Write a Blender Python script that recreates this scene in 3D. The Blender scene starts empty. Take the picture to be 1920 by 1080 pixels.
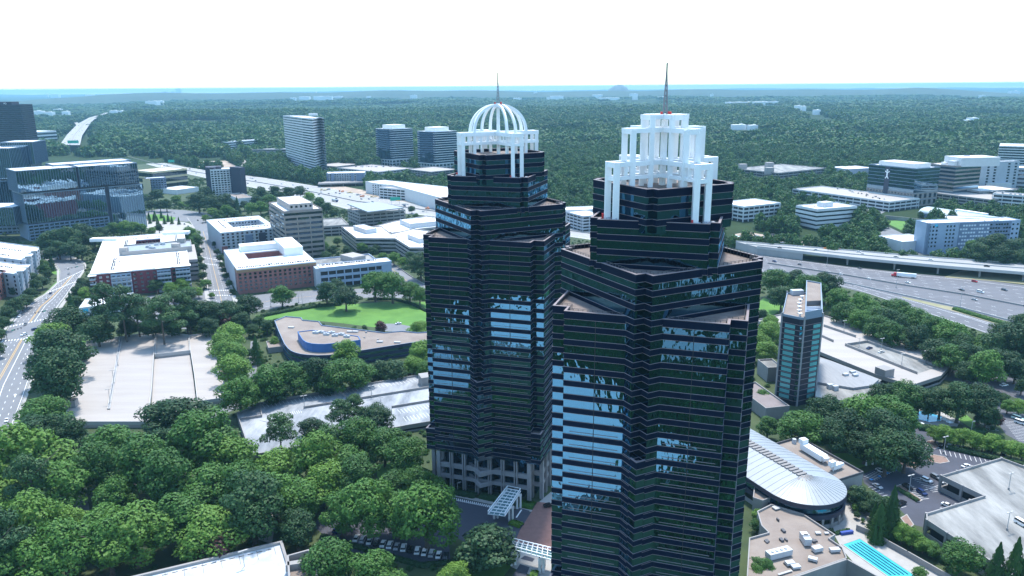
import bpy, math, random
import numpy as np
from mathutils import Vector, Matrix
R = math.radians
SC = bpy.context.scene
COL = SC.collection
rng = random.Random(7)
nrg = np.random.default_rng(7)

# ------------------------------------------------------------------ survey
# The camera station: 168 m above ground. G() is the surveyor's tool: it turns a
# sight line into the real plan position of a point whose height is known.
CAM_H = 168.0; CAM_F = 1450.0; CAM_P = math.atan((540 - 163) / CAM_F); CAM_R = 0.0072
_c, _s = math.cos(CAM_P), math.sin(CAM_P); _cr, _sr = math.cos(CAM_R), math.sin(CAM_R)
V_R0 = Vector((1, 0, 0)); V_U0 = Vector((0, _s, _c)); V_F = Vector((0, _c, -_s))
V_U = V_U0 * _cr + V_R0 * _sr; V_R = V_R0 * _cr - V_U0 * _sr
def ray(px, py): return V_F + V_R * ((px - 960) / CAM_F) + V_U * ((540 - py) / CAM_F)
def G(px, py, z=0.0):
    d = ray(px, py); t = (z - CAM_H) / d.z
    return (t * d.x, t * d.y)
def GY(px, py, Y):                       # height seen at depth Y
    d = ray(px, py); t = Y / d.y
    return (t * d.x, Y, CAM_H + t * d.z)
def GP(pts, z=0.0): return [G(p[0], p[1], z) for p in pts]
def hz(top, base):                       # height of a corner from its top and foot
    return GY(top[0], top[1], G(base[0], base[1])[1])[2]

# ------------------------------------------------------------------ objects
def thing(name, label, cat, loc=(0, 0, 0), group=None, rz=0.0):
    o = bpy.data.objects.new(name, None); COL.objects.link(o)
    o.empty_display_size = 1; o.location = loc; o.rotation_euler = (0, 0, rz)
    o['label'] = label; o['category'] = cat
    if group: o['group'] = group
    return o
def tag(o, label, cat, group=None):
    o['label'] = label; o['category'] = cat
    if group: o['group'] = group
    return o

def area2(p): return sum(p[i][0]*p[(i+1) % len(p)][1]-p[(i+1) % len(p)][0]*p[i][1] for i in range(len(p)))
def ccw(p): return list(p) if area2(p) > 0 else list(reversed(p))
def offset(p, d):
    p = ccw(p); n = len(p); out = []
    for i in range(n):
        a, b, c = Vector(p[i-1][:2]), Vector(p[i][:2]), Vector(p[(i+1) % n][:2])
        e1 = (b-a).normalized(); e2 = (c-b).normalized()
        n1 = Vector((e1.y, -e1.x)); n2 = Vector((e2.y, -e2.x))
        m = n1+n2
        if m.length < 1e-4: m = n1
        m.normalize(); k = max(0.35, m.dot(n1))
        q = b+m*(d/k); out.append((q.x, q.y))
    return out
def centroid(p): return (sum(q[0] for q in p)/len(p), sum(q[1] for q in p)/len(p))

class MB:
    def __init__(s): s.v = []; s.f = []; s.m = []
    def face(s, pts, m=0):
        b = len(s.v); s.v.extend(pts); s.f.append(tuple(range(b, b+len(pts)))); s.m.append(m)
    def prism(s, poly, z0, z1, m=0, top=True, bottom=False, walls=True, mt=None):
        p = ccw(poly); n = len(p); b = len(s.v)
        s.v.extend([(q[0], q[1], z0) for q in p]); s.v.extend([(q[0], q[1], z1) for q in p])
        if walls:
            for i in range(n):
                j = (i+1) % n; s.f.append((b+i, b+j, b+n+j, b+n+i)); s.m.append(m)
        if top: s.f.append(tuple(range(b+n, b+2*n))); s.m.append(m if mt is None else mt)
        if bottom: s.f.append(tuple(reversed(range(b, b+n)))); s.m.append(m)
    def ring(s, poly, z0, z1, to, ti, m=0):
        o = offset(poly, to); i_ = offset(poly, -ti); n = len(o); b = len(s.v)
        for ps, z in ((o, z0), (o, z1), (i_, z1), (i_, z0)): s.v.extend([(q[0], q[1], z) for q in ps])
        for i in range(n):
            j = (i+1) % n
            for k in range(4):
                a, c = b+k*n, b+((k+1) % 4)*n
                s.f.append((a+i, a+j, c+j, c+i)); s.m.append(m)
    def box(s, cx, cy, z0, z1, sx, sy, a=0.0, m=0):
        c, q = math.cos(a), math.sin(a)
        s.prism([(cx+x*c-y*q, cy+x*q+y*c) for x, y in ((-sx/2, -sy/2), (sx/2, -sy/2), (sx/2, sy/2), (-sx/2, sy/2))], z0, z1, m, True, True)
    def bar(s, p0, p1, w, h=None, m=0, up=(0, 0, 1)):      # square bar between two points
        h = h or w; p0, p1 = Vector(p0), Vector(p1); d = (p1-p0).normalized(); u = Vector(up)
        if abs(d.dot(u)) > .98: u = Vector((1, 0, 0))
        x = d.cross(u).normalized(); y = x.cross(d).normalized(); b = len(s.v)
        for p in (p0, p1):
            for a, c in ((-1, -1), (1, -1), (1, 1), (-1, 1)):
                q = p+x*(a*w/2)+y*(c*h/2); s.v.append((q.x, q.y, q.z))
        for i in range(4):
            j = (i+1) % 4; s.f.append((b+i, b+4+i, b+4+j, b+j)); s.m.append(m)
        s.f.append((b, b+1, b+2, b+3)); s.f.append((b+7, b+6, b+5, b+4)); s.m += [m, m]
    def cyl(s, x, y, z0, z1, r0, r1=None, n=10, m=0):
        r1 = r0 if r1 is None else r1; b = len(s.v)
        for z, r in ((z0, r0), (z1, r1)):
            for i in range(n): s.v.append((x+r*math.cos(6.2832*i/n), y+r*math.sin(6.2832*i/n), z))
        for i in range(n):
            j = (i+1) % n; s.f.append((b+i, b+j, b+n+j, b+n+i)); s.m.append(m)
        s.f.append(tuple(range(b+n, b+2*n))); s.m.append(m)
    def build(s, name, mats, parent=None, loc=None, kind=None, smooth=False):
        me = bpy.data.meshes.new(name); me.from_pydata(s.v, [], s.f)
        mats = mats if isinstance(mats, (list, tuple)) else [mats]
        for m in mats: me.materials.append(m)
        if len(mats) > 1: me.polygons.foreach_set('material_index', s.m)
        if smooth: me.polygons.foreach_set('use_smooth', [True]*len(s.f))
        me.update()
        o = bpy.data.objects.new(name, me); COL.objects.link(o)
        if parent is not None:               # vertices are written in world space
            o.parent = parent; l = parent.location; rz = parent.rotation_euler.z
            if rz == 0: o.location = (-l.x, -l.y, -l.z)
            else: o.matrix_parent_inverse = (Matrix.Translation(l) @ Matrix.Rotation(rz, 4, 'Z')).inverted()
        if loc: o.location = loc
        if kind: o['kind'] = kind
        return o

# ------------------------------------------------------------------ materials
MATS = {}
def mat(name, col, rough=.7, metal=0.0, spec=.5, var=0.0, scale=.2, bump=0.0, bscale=None, col2=None, stretch=None, detail=6):
    if name in MATS: return MATS[name]
    m = bpy.data.materials.new(name); m.use_nodes = True; nt = m.node_tree; N = nt.nodes; L = nt.links
    b = N['Principled BSDF']; b.inputs['Base Color'].default_value = (*col, 1); b.inputs['Roughness'].default_value = rough
    b.inputs['Metallic'].default_value = metal; b.inputs['Specular IOR Level'].default_value = spec
    if var or col2 or bump:
        geo = N.new('ShaderNodeNewGeometry')
        src = geo.outputs['Position']
        if stretch:
            mp = N.new('ShaderNodeMapping'); mp.inputs['Rotation'].default_value = (0, 0, stretch[2] if len(stretch) > 2 else 0)
            mp.inputs['Scale'].default_value = (stretch[0], stretch[1], 1)
            L.new(src, mp.inputs['Vector']); src = mp.outputs['Vector']
        no = N.new('ShaderNodeTexNoise'); no.inputs['Scale'].default_value = scale; no.inputs['Detail'].default_value = detail
        no.inputs['Roughness'].default_value = .65
        L.new(src, no.inputs['Vector'])
        r = N.new('ShaderNodeValToRGB'); r.color_ramp.elements[0].position = .33; r.color_ramp.elements[1].position = .67
        c2 = col2 or tuple(min(1, x*(1+var)) for x in col); c1 = col if col2 else tuple(x*(1-var) for x in col)
        r.color_ramp.elements[0].color = (*c1, 1); r.color_ramp.elements[1].color = (*c2, 1)
        L.new(no.outputs['Fac'], r.inputs['Fac']); L.new(r.outputs['Color'], b.inputs['Base Color'])
        if bump:
            n2 = N.new('ShaderNodeTexNoise'); n2.inputs['Scale'].default_value = bscale or scale*6; n2.inputs['Detail'].default_value = 4
            L.new(src, n2.inputs['Vector'])
            bp = N.new('ShaderNodeBump'); bp.inputs['Strength'].default_value = bump; bp.inputs['Distance'].default_value = .3
            L.new(n2.outputs['Fac'], bp.inputs['Height']); L.new(bp.outputs['Normal'], b.inputs['Normal'])
    MATS[name] = m; return m

def glass(name, tint, dark, refl=.35, wave=.012, wscale=.25, panes=None, rough=.015):
    """mirror glazing: dark body under a reflecting coat, each sheet slightly out of true"""
    if name in MATS: return MATS[name]
    m = bpy.data.materials.new(name); m.use_nodes = True; nt = m.node_tree; N = nt.nodes; L = nt.links
    N.remove(N['Principled BSDF']); out = N['Material Output']
    geo = N.new('ShaderNodeNewGeometry')
    mp = N.new('ShaderNodeMapping'); mp.inputs['Scale'].default_value = (1, 1, .45); L.new(geo.outputs['Position'], mp.inputs['Vector'])
    no = N.new('ShaderNodeTexNoise'); no.inputs['Scale'].default_value = wscale; no.inputs['Detail'].default_value = 3
    L.new(mp.outputs['Vector'], no.inputs['Vector'])
    bp = N.new('ShaderNodeBump'); bp.inputs['Strength'].default_value = 1; bp.inputs['Distance'].default_value = wave*6
    L.new(no.outputs['Fac'], bp.inputs['Height'])
    g = N.new('ShaderNodeBsdfGlossy'); g.inputs['Color'].default_value = (*tint, 1); g.inputs['Roughness'].default_value = rough
    d = N.new('ShaderNodeBsdfDiffuse'); d.inputs['Color'].default_value = (*dark, 1)
    L.new(bp.outputs['Normal'], g.inputs['Normal'])
    fr = N.new('ShaderNodeFresnel'); fr.inputs['IOR'].default_value = 1.5
    ad = N.new('ShaderNodeMath'); ad.operation = 'ADD'; ad.use_clamp = True; ad.inputs[1].default_value = refl
    L.new(fr.outputs['Fac'], ad.inputs[0])
    mx = N.new('ShaderNodeMixShader'); L.new(ad.outputs[0], mx.inputs[0]); L.new(d.outputs[0], mx.inputs[1]); L.new(g.outputs[0], mx.inputs[2])
    L.new(mx.outputs[0], out.inputs['Surface'])
    MATS[name] = m; return m

M_GLASS = glass('tower_glass', (.17, .47, .72), (.003, .005, .007), .29, .036, .20)
M_NAVY = mat('navy_spandrel', (.003, .008, .024), .6, spec=.06, var=.12, scale=.05)
M_TRIM = mat('pink_metal_trim', (.22, .18, .19), .6)
M_WHITE = mat('white_paint', (.80, .81, .82), .5, var=.04, scale=.15)
M_MAST = mat('mast_steel', (.20, .20, .22), .6)
M_RED = mat('red_lamp_housing', (.55, .03, .03), .5)
M_TERR = mat('gravel_roof', (0.184, 0.148, 0.132), .95, var=.22, scale=.25, bump=.3)
M_RAIL = mat('dark_railing', (.06, .06, .07), .6)
M_COLGREY = mat('grey_stone', (0.260, 0.250, 0.260), .7, var=.1, scale=.4)
M_DARK = mat('dark_interior', (.012, .014, .018), .6)  # near-black: paints the shade inside garages; also the mullion colour
M_CONC = mat('concrete', (0.272, 0.258, 0.252), .85, var=.14, scale=.08, bump=.1)
M_CONCW = mat('pale_concrete', (0.403, 0.396, 0.389), .85, var=.06, scale=.07, bump=.05)
M_DECKW = mat('pale_deck_concrete', (.345, .315, .295), .9, var=.08, scale=.06, stretch=(.25, 2.2, .45))  # pale beige deck concrete
M_DECKB = mat('stained_deck_concrete', (.13, .145, .165), .85, col2=(.36, .375, .40), scale=.13, stretch=(1, .3, .25), detail=8)
M_DECKG = mat('weathered_deck_concrete', (.10, .10, .098), .9, col2=(.33, .325, .31), scale=.11, stretch=(1, .25, -.5), detail=9)
M_ROOFW = mat('white_membrane_roof', (0.705, 0.705, 0.705), .8, var=.05, scale=.1)
M_ROOFT = mat('tan_ballast_roof', (0.186, 0.146, 0.124), .95, col2=(0.267, 0.223, 0.192), scale=.06, bump=.1)
M_ASPH = mat('asphalt', (.075, .078, .095), .85, var=.14, scale=.12)
M_ASPHN = mat('fresh_asphalt', (.05, .054, .075), .85, var=.15, scale=.1)
M_ROADG = mat('worn_road_asphalt', (0.162, 0.166, 0.178), .88, var=.1, scale=.09, stretch=(1, .3, .25))
M_FWY = mat('freeway_concrete', (0.288, 0.284, 0.280), .88, var=.1, scale=.05)
M_FWYD = mat('freeway_asphalt', (0.116, 0.116, 0.128), .88, var=.14, scale=.06, stretch=(.3, 1.5, -.3))
M_MARK = mat('white_road_paint', (.78, .78, .78), .7)
M_YEL = mat('yellow_road_paint', (.62, .36, .07), .7)
M_BLUEP = mat('blue_bay_paint', (.06, .28, .62), .7)
M_WALK = mat('pavement_concrete', (0.340, 0.326, 0.311), .9, var=.08, scale=.3)
M_BRICKPAVE = mat('red_brick_paving', (0.208, 0.108, 0.092), .9, var=.12, scale=.4)
M_GRASS = mat('mown_grass', (.060, .155, .022), .95, col2=(.10, .225, .036), scale=.06, bump=.25, bscale=2.0)
M_DRY = mat('dry_verge_grass', (.16, .17, .08), .95, col2=(.30, .26, .16), scale=.05)
M_SOIL = mat('dark_grass_soil', (.022, .042, .014), .95, col2=(.055, .080, .028), scale=.05)  # dark green mix of grass and dirt
M_EARTH = mat('bare_earth', (0.288, 0.216, 0.168), .95, col2=(0.416, 0.336, 0.272), scale=.05)
M_HVAC = mat('galvanised_unit', (0.440, 0.456, 0.480), .5, var=.08, scale=.5)
M_WIN = glass('dark_window', (.55, .7, .8), (.010, .014, .022), .12, .01, .3)
M_METR = mat('standing_seam_roof', (.26, .285, .31), .45, var=.06, scale=.2)
M_POLE = mat('lamp_pole_steel', (.38, .38, .38), .5)
M_BLUEB = mat('pool_water_blue', (.05, .40, .44), .25, spec=.2, var=.12, scale=.5)

# clearings: where no forest stands
CLEAR = []
def clear(poly, buf=0.0):
    CLEAR.append(offset(poly, buf) if buf else ccw(poly)); return poly

def sheet(name, poly, z, m, buf=3.0, kind='structure'):
    mb = MB(); p = ccw(poly); mb.face([(q[0], q[1], z) for q in p])
    o = mb.build(name, m, kind=kind)
    if buf is not None: clear(poly, buf)
    return o
# ------------------------------------------------------------------ camera, light, air
cam = bpy.data.objects.new('camera', bpy.data.cameras.new('camera')); COL.objects.link(cam)
cam.data.sensor_width = 36; cam.data.lens = CAM_F/1920*36; cam.data.clip_start = 1; cam.data.clip_end = 120000
cam.matrix_world = Matrix(((V_R.x, V_U.x, -V_F.x, 0), (V_R.y, V_U.y, -V_F.y, 0), (V_R.z, V_U.z, -V_F.z, CAM_H), (0, 0, 0, 1)))
SC.camera = cam
SUN_EL, SUN_AZ = R(66), R(8)            # azimuth from +Y towards +X
sun = bpy.data.objects.new('sun', bpy.data.lights.new('sun', 'SUN')); COL.objects.link(sun)
sun.data.energy = 2.0; sun.data.angle = R(6); sun.data.color = (1, .945, .87)
sd = Vector((math.sin(SUN_AZ)*math.cos(SUN_EL), math.cos(SUN_AZ)*math.cos(SUN_EL), math.sin(SUN_EL)))
sun.rotation_euler = sd.to_track_quat('Z', 'Y').to_euler(); sun.location = sd*400
w = bpy.data.worlds.new('World'); SC.world = w; w.use_nodes = True
nt = w.node_tree; sk = nt.nodes.new('ShaderNodeTexSky'); sk.sky_type = 'NISHITA'; sk.sun_disc = False
sk.sun_elevation = SUN_EL; sk.sun_rotation = SUN_AZ; sk.altitude = 300; sk.air_density = 1.0; sk.dust_density = 1.0; sk.ozone_density = 2.0
tn = nt.nodes.new('ShaderNodeMix'); tn.data_type = 'RGBA'; tn.blend_type = 'MULTIPLY'; tn.inputs[0].default_value = 1; tn.inputs[7].default_value = (.88, 1.03, 1.0, 1)
nt.links.new(sk.outputs[0], tn.inputs[6]); nt.links.new(tn.outputs[2], nt.nodes['Background'].inputs[0]); nt.nodes['Background'].inputs[1].default_value = .15
vs = SC.view_settings; vs.view_transform = 'Standard'; vs.look = 'None'; vs.gamma = 1; vs.use_curve_mapping = False; vs.exposure = 1.62
SC.cycles.use_denoising = True
try: SC.cycles.denoiser = 'OPENIMAGEDENOISE'
except Exception: pass
SC.cycles.max_bounces = 6; SC.cycles.diffuse_bounces = 3; SC.cycles.glossy_bounces = 3; SC.cycles.volume_bounces = 1
SC.cycles.sample_clamp_indirect = 6
HZ = bpy.data.materials.new('haze_air'); HZ.use_nodes = True
nt = HZ.node_tree; nt.nodes.remove(nt.nodes['Principled BSDF'])
pv = nt.nodes.new('ShaderNodeVolumePrincipled'); pv.inputs['Color'].default_value = (.31, .60, .82, 1)
pv.inputs['Density'].default_value = HAZE_D = 5.2e-5; pv.inputs['Anisotropy'].default_value = .0; pv.inputs['Density Attribute'].default_value = ''
nt.links.new(pv.outputs[0], nt.nodes['Material Output'].inputs['Volume'])
mb = MB(); mb.box(0, 12000, -2.0, 204, 76000, 76000)
hz_o = mb.build('haze', HZ, kind='stuff')

# ------------------------------------------------------------------ ground
def ground_mat():
    m = bpy.data.materials.new('woodland_floor'); m.use_nodes = True; nt = m.node_tree; N = nt.nodes; L = nt.links
    b = N['Principled BSDF']; b.inputs['Roughness'].default_value = 1; b.inputs['Specular IOR Level'].default_value = .1
    geo = N.new('ShaderNodeNewGeometry')
    n1 = N.new('ShaderNodeTexNoise'); n1.inputs['Scale'].default_value = .0012; n1.inputs['Detail'].default_value = 8; n1.inputs['Roughness'].default_value = .7
    n2 = N.new('ShaderNodeTexNoise'); n2.inputs['Scale'].default_value = .02; n2.inputs['Detail'].default_value = 5
    for n in (n1, n2): L.new(geo.outputs['Position'], n.inputs['Vector'])
    r = N.new('ShaderNodeValToRGB'); e = r.color_ramp.elements
    e[0].position = .3; e[0].color = (.014, .028, .014, 1); e[1].position = .62; e[1].color = (.034, .058, .024, 1)
    mx = N.new('ShaderNodeMath'); mx.operation = 'MULTIPLY_ADD'; mx.inputs[1].default_value = .5
    L.new(n1.outputs['Fac'], mx.inputs[0])
    m2 = N.new('ShaderNodeMath'); m2.operation = 'MULTIPLY'; m2.inputs[1].default_value = .5
    L.new(n2.outputs['Fac'], m2.inputs[0]); L.new(m2.outputs[0], mx.inputs[2])
    L.new(mx.outputs[0], r.inputs['Fac']); L.new(r.outputs['Color'], b.inputs['Base Color'])
    return m
def relief(X, Y):
    """gentle hills that begin two kilometres out"""
    X, Y = np.asarray(X, float), np.asarray(Y, float); d = np.hypot(X, Y); az = np.degrees(np.arctan2(X, np.maximum(Y, 1)))
    a = np.clip((d-2000)/1800, 0, 1); a = a*a*(3-2*a); o = np.zeros_like(d); r_ = np.random.default_rng(77)
    for wl in (5200, 3600, 2600, 1900, 1400, 1000):
        for _ in range(2): t = r_.uniform(0, 6.28); o += np.sin((X*math.cos(t)+Y*math.sin(t)*1.5)*6.283/wl+r_.uniform(0, 6.28))*(wl/5200)**.7
    o = np.clip(.5+o/5.2, 0, 1.1); corr = np.clip(np.abs(az+29.0)/2.2-.75, .12, 1)
    return a*o*(34+np.clip(d-5000, 0, 9000)*.0016)*corr
mb = MB()
rs = [0, 400, 1200]+list(range(2000, 7000, 250))+list(range(7000, 15000, 700))+[18000, 24000, 36000]; nseg = 300
rings = np.array([[(rr*math.sin(6.28318*k/nseg), rr*math.cos(6.28318*k/nseg)) for k in range(nseg)] for rr in rs[1:]])
zz_ = relief(rings[..., 0], rings[..., 1])
mb.v = [(0, 0, 0)]+[(p[0], p[1], z) for ring, zr in zip(rings, zz_) for p, z in zip(ring, zr)]
for k in range(nseg): mb.f.append((0, 1+(k+1) % nseg, 1+k)); mb.m.append(0)
for j in range(len(rs)-2):
    for k in range(nseg):
        a = 1+j*nseg; b = a+nseg; kk = (k+1) % nseg
        mb.f.append((a+k, a+kk, b+kk, b+k)); mb.m.append(0)
mb.build('ground', ground_mat(), kind='structure')
# ------------------------------------------------------------------ the two towers
def rot2(p, a, c): return (c[0]+p[0]*math.cos(a)-p[1]*math.sin(a), c[1]+p[0]*math.sin(a)+p[1]*math.cos(a))
def stepped(h, n, n2=None):      # square of half side h, each corner cut back in a step of n
    n2 = n if n2 is None else n2; o = []
    for k in range(4):
        for p in ((h-n, -h), (h-n, -h+n2), (h, -h+n2)):
            o.append(rot2(p, k*math.pi/2, (0, 0)))
    return o
def square(h): return [(-h, -h), (h, -h), (h, h), (-h, h)]
A1, A2 = R(27), R(-18)
FLOOR = 3.9; ZA, ZB, ZC, ZD = 142.6, 134.0, 122.3, 110.6; COLH = 19.0
def tower(name, label, C, crown, corner_tops):
    root = thing(name, label, 'skyscraper', (C[0], C[1], 0))
    tr = lambda poly, a: [rot2(p, a, C) for p in poly]
    masses = [(tr(stepped(14.4, 2.0), A1), ZA, ZB-3), (tr(stepped(16.8, 2.4), A2), ZB, ZC-3), (tr(stepped(21.2, 3.0), A1), ZC, 0), (tr(stepped(25.3, 4.2), A2), ZD, 0)]
    # corner bays that fill the notches of the inner square up to their own roofs
    for k, zt in enumerate(corner_tops):
        q = [rot2(p, k*math.pi/2, (0, 0)) for p in ((15.2, -21.15), (21.15, -21.15), (21.15, -15.2), (15.2, -15.2))]
        if zt: masses.append((tr(q, A1), zt, 0))
    for k, zt in enumerate((52.0+0.05, 31.3, 35.2, 31.3)):
        q = [rot2(p, k*math.pi/2, (0, 0)) for p in ((19, -25.25), (25.25, -25.25), (25.25, -19), (19, -19))]
        masses.append((tr(q, A2), COLH+FLOOR*(2 if k else 3)+1.0, 0))
    g, s, t, rl, mu = MB(), MB(), MB(), MB(), MB()
    for poly, zt, zb in masses:
        b = max(zb, COLH-1)
        g.prism(poly, b, zt-1.3, top=False)
        rf_ = MB(); rf_.prism(offset(poly, -.3), zt-1.5, zt-1.15, walls=False); rf_.build('terrace_roof', M_TERR, root)
        s.ring(poly, zt-2.1, zt, .10, .45)
        t.ring(poly, zt-2.17, zt-2.07, .13, 0); t.ring(poly, zt-.08, zt+.05, .14, .5)
        k = 1
        while zt-FLOOR*k-1.6 > b:
            z1 = zt-FLOOR*k
            s.ring(poly, z1-1.62, z1, .10, .3)
            t.ring(poly, z1-.045, z1+.045, .13, 0); t.ring(poly, z1-1.665, z1-1.575, .13, 0)
            k += 1
    big = masses[3][0]; n = len(big)
    pb = ccw(big)
    for i in range(n):                       # tall mullions and the sill rail of the widest faces
        a, b = Vector(pb[i]), Vector(pb[(i+1) % n]); L = (b-a).length
        if L < 20: continue
        d = (b-a)/L; nn = Vector((d.y, -d.x))
        for kk in range(1, 5):
            p = a+d*(L*kk/5)+nn*.05; mu.box(p.x, p.y, COLH, ZD-2.2, .16, .16, math.atan2(d.y, d.x))
        z = ZD-FLOOR*9
        while z > COLH+4:
            for f0, f1 in ((.04, .36), (.64, .97)):
                p0 = a+d*(L*f0)+nn*.06; p1 = a+d*(L*f1)+nn*.06
                t.bar((p0.x, p0.y, z+.75), (p1.x, p1.y, z+.75), .1, .12)
            z -= FLOOR
    for poly, zt in ((masses[2][0], ZC), (masses[3][0], ZD)):       # terrace railings
        q = offset(poly, -.9); m = len(q)
        for i in range(m):
            a, b = Vector(q[i]), Vector(q[(i+1) % m]); L = (b-a).length
            k = max(1, int(L/1.3))
            for j in range(k):
                p = a.lerp(b, j/k); rl.box(p.x, p.y, zt-1.2, zt+.55, .10, .10)
            rl.bar((a.x, a.y, zt+.55), (b.x, b.y, zt+.55), .09); rl.bar((a.x, a.y, zt+.2), (b.x, b.y, zt+.2), .06)
    g.build('glass_curtain_wall', M_GLASS, root); s.build('spandrel_band', M_NAVY, root); t.build('metal_trim', M_TRIM, root)
    rl.build('terrace_railing', M_RAIL, root); mu.build('mullion', M_DARK, root)
    # small kit standing on the upper terrace
    for k in range(4):
        a0 = A1+k*math.pi/2
        for j in range(7):
            rr, off = rng.uniform(16.4, 18.6), rng.uniform(-3.4, 3.4)
            p = rot2((rr, off), a0, C); eq = MB(); eq.box(p[0], p[1], ZB-1.2, ZB-.5+rng.random()*.5, .8, .8, a0); eq.build('roof_equipment', M_HVAC, root)
    # stone colonnade round the foot
    cl = MB(); bm2 = MB(); lob = MB()
    foot = [(tr(stepped(24.4, 4.2), A2)), tr(square(20.3), A1)]
    for poly in foot: lob.prism(offset(poly, -3.2), 0, COLH, top=False)
    for poly in foot:
        m = len(poly); pc = ccw(poly)
        inner = offset(poly, 0)
        bm2.ring(poly, COLH-1.0, COLH+.4, .45, 1.2); bm2.ring(poly, 10.4, 12.4, .2, .8); bm2.ring(poly, 5.4, 7.0, .2, .8)
        for i in range(m):
            a, b = Vector(pc[i]), Vector(pc[(i+1) % m]); L = (b-a).length
            if poly is foot[1]: continue
            k = max(1, round(L/5.6)); ang = math.atan2(b.y-a.y, b.x-a.x)
            for j in range(k+1):
                p = a.lerp(b, j/k)
                for oo in (-.5, .5): cl.box(p.x+oo*math.cos(ang), p.y+oo*math.sin(ang), 0, COLH, .46, 1.5, ang)
    lob.build('lobby_glass', M_GLASS, root); cl.build('stone_column', M_COLGREY, root); bm2.build('stone_beam', M_COLGREY, root)
    for p in foot: clear(p, 6)
    # crown
    W = .78
    ends = [A1+k*math.pi/2 for k in range(4)]
    def pt(a, r_, o_, z): q = rot2((r_, o_), a, C); return (q[0], q[1], z)
    if crown == 'frames':
        Z1, Z2, Z3 = 148.6, 157.2, 160.6; R1, R2, R3, SP = 16.6, 11.6, 5.6, 1.95
        for a in ends:
            f = MB()
            for o_ in (-SP, SP):
                f.bar(pt(a, R1, o_, ZB-1.2), pt(a, R1, o_, Z1), 1.6)
                for rr in (R2, R3): f.bar(pt(a, rr, o_, ZA-1.2), pt(a, rr, o_, Z2-.4), 1.25 if rr == R3 else 1.45)
                f.bar(pt(a, R1-2.9, o_, Z1-4.2), pt(a, R1-2.9, o_, Z1-.5), .95)
                f.bar(pt(a, R3, o_, Z2-.5), pt(a, R3, o_, Z3), 1.3)
                for z, re, hh in ((Z1-.6, R1, 1.2), (Z1-4.2, R1, .9), (Z2-.6, R2, 1.2), (Z3-.6, R3, 1.2)):
                    f.bar(pt(a, .2, o_, z), pt(a, re+.72, o_, z-.003), 1.05, hh)
            for rr, z, hh in ((R1, Z1-.76, 1.48), (R1, Z1-4.42, 1.06), (R2, Z2-.76, 1.42), (R3, Z3-.72, 1.36), (R2, Z1-.77, 1.4), (R2, Z1-.62, 1.14)):
                f.bar(pt(a, rr, -SP, z), pt(a, rr, SP, z), 1.24, hh)
            f.build('crown_frame', M_WHITE, root)
        core = MB(); core.box(C[0], C[1], ZA-1.2, Z3-1.5, 1.3, 1.3, A1); core.build('crown_core', M_WHITE, root)
        zt = Z3
    else:
        Z1, ZT = 150.6, 161.0; R1, R2, SP = 16.6, 11.6, 1.95
        for a in ends:
            f = MB()
            for o_ in (-SP, SP):
                f.bar(pt(a, R1, o_, ZB-1.2), pt(a, R1, o_, Z1), 1.5)
                for rr in (14.2, 8.6, 5.8): f.bar(pt(a, rr, o_, Z1-4.6), pt(a, rr, o_, Z1-.4), .9)
                for z, hh in ((Z1-.75, 1.5), (Z1-4.4, 1.1)): f.bar(pt(a, .2, o_, z), pt(a, R1+.72, o_, z-.003), 1.28, hh)
            for rr in (R1, R2):
                for z, hh in ((Z1-.77, 1.46), (Z1-4.42, 1.06)): f.bar(pt(a, rr, -SP, z), pt(a, rr, SP, z), 1.2, hh)
            f.build('crown_frame', M_WHITE, root)
            for o_ in (-SP, SP):
                r_ = MB(); NN = 18; pts = [pt(a, R2, o_, ZA-1.2)]
                for i in range(NN+1):
                    th = math.pi/2*i/NN
                    pts.append(pt(a, .7+(R2-.7)*math.cos(th), o_*(1-.55*math.sin(th)**2), Z1+(ZT-Z1)*math.sin(th)))
                sd_ = Vector(pt(a, 0, 1, 0))-Vector(pt(a, 0, 0, 0))
                b0 = 0
                for i, p in enumerate(pts):     # one swept rectangular rib
                    q0 = Vector(pts[max(0, i-1)]); q1 = Vector(pts[min(len(pts)-1, i+1)]); d = (q1-q0).normalized()
                    nrm = sd_.cross(d).normalized()
                    wd, dp = .98-.4*i/len(pts), 1.12-.25*i/len(pts)
                    for x, y in ((-1, -1), (1, -1), (1, 1), (-1, 1)):
                        q = Vector(p)+sd_*(x*wd/2)+nrm*(y*dp/2); r_.v.append(tuple(q))
                    if i:
                        for k in range(4):
                            kk = (k+1) % 4; r_.f.append(((i-1)*4+k, (i-1)*4+kk, i*4+kk, i*4+k)); r_.m.append(0)
                r_.build('dome_rib', M_WHITE, root)
        hub = MB(); hub.cyl(C[0], C[1], ZT-.9, ZT+.6, 2.0, 1.5, 16); hub.build('dome_hub', M_WHITE, root)
        core = MB(); core.cyl(C[0], C[1], ZA-1.2, ZT-.6, .75, .65, 12); core.build('crown_core', M_WHITE, root)
        zt = ZT+.5
    ms = MB(); top = 172.2 if crown == 'dome' else 172.6; b0 = .5
    for k in range(4):
        x, y = (b0, b0, -b0, -b0)[k], (b0, -b0, -b0, b0)[k]
        x2, y2 = (b0, -b0, -b0, b0)[k], (-b0, -b0, b0, b0)[k]
        ms.bar((C[0]+x, C[1]+y, zt-.5), (C[0]+x*.12, C[1]+y*.12, top), .24)
        n_ = 9
        for i in range(n_):
            f0, f1 = 1-.88*i/n_, 1-.88*(i+1)/n_; za, zb2 = zt+(top-zt)*i/n_, zt+(top-zt)*(i+1)/n_
            ms.bar((C[0]+x*f0, C[1]+y*f0, za), (C[0]+x2*f1, C[1]+y2*f1, zb2), .09)
    ms.bar((C[0], C[1], top-1.5), (C[0], C[1], top+1.4), .42)
    mo = ms.build('mast', M_MAST, root)
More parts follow.
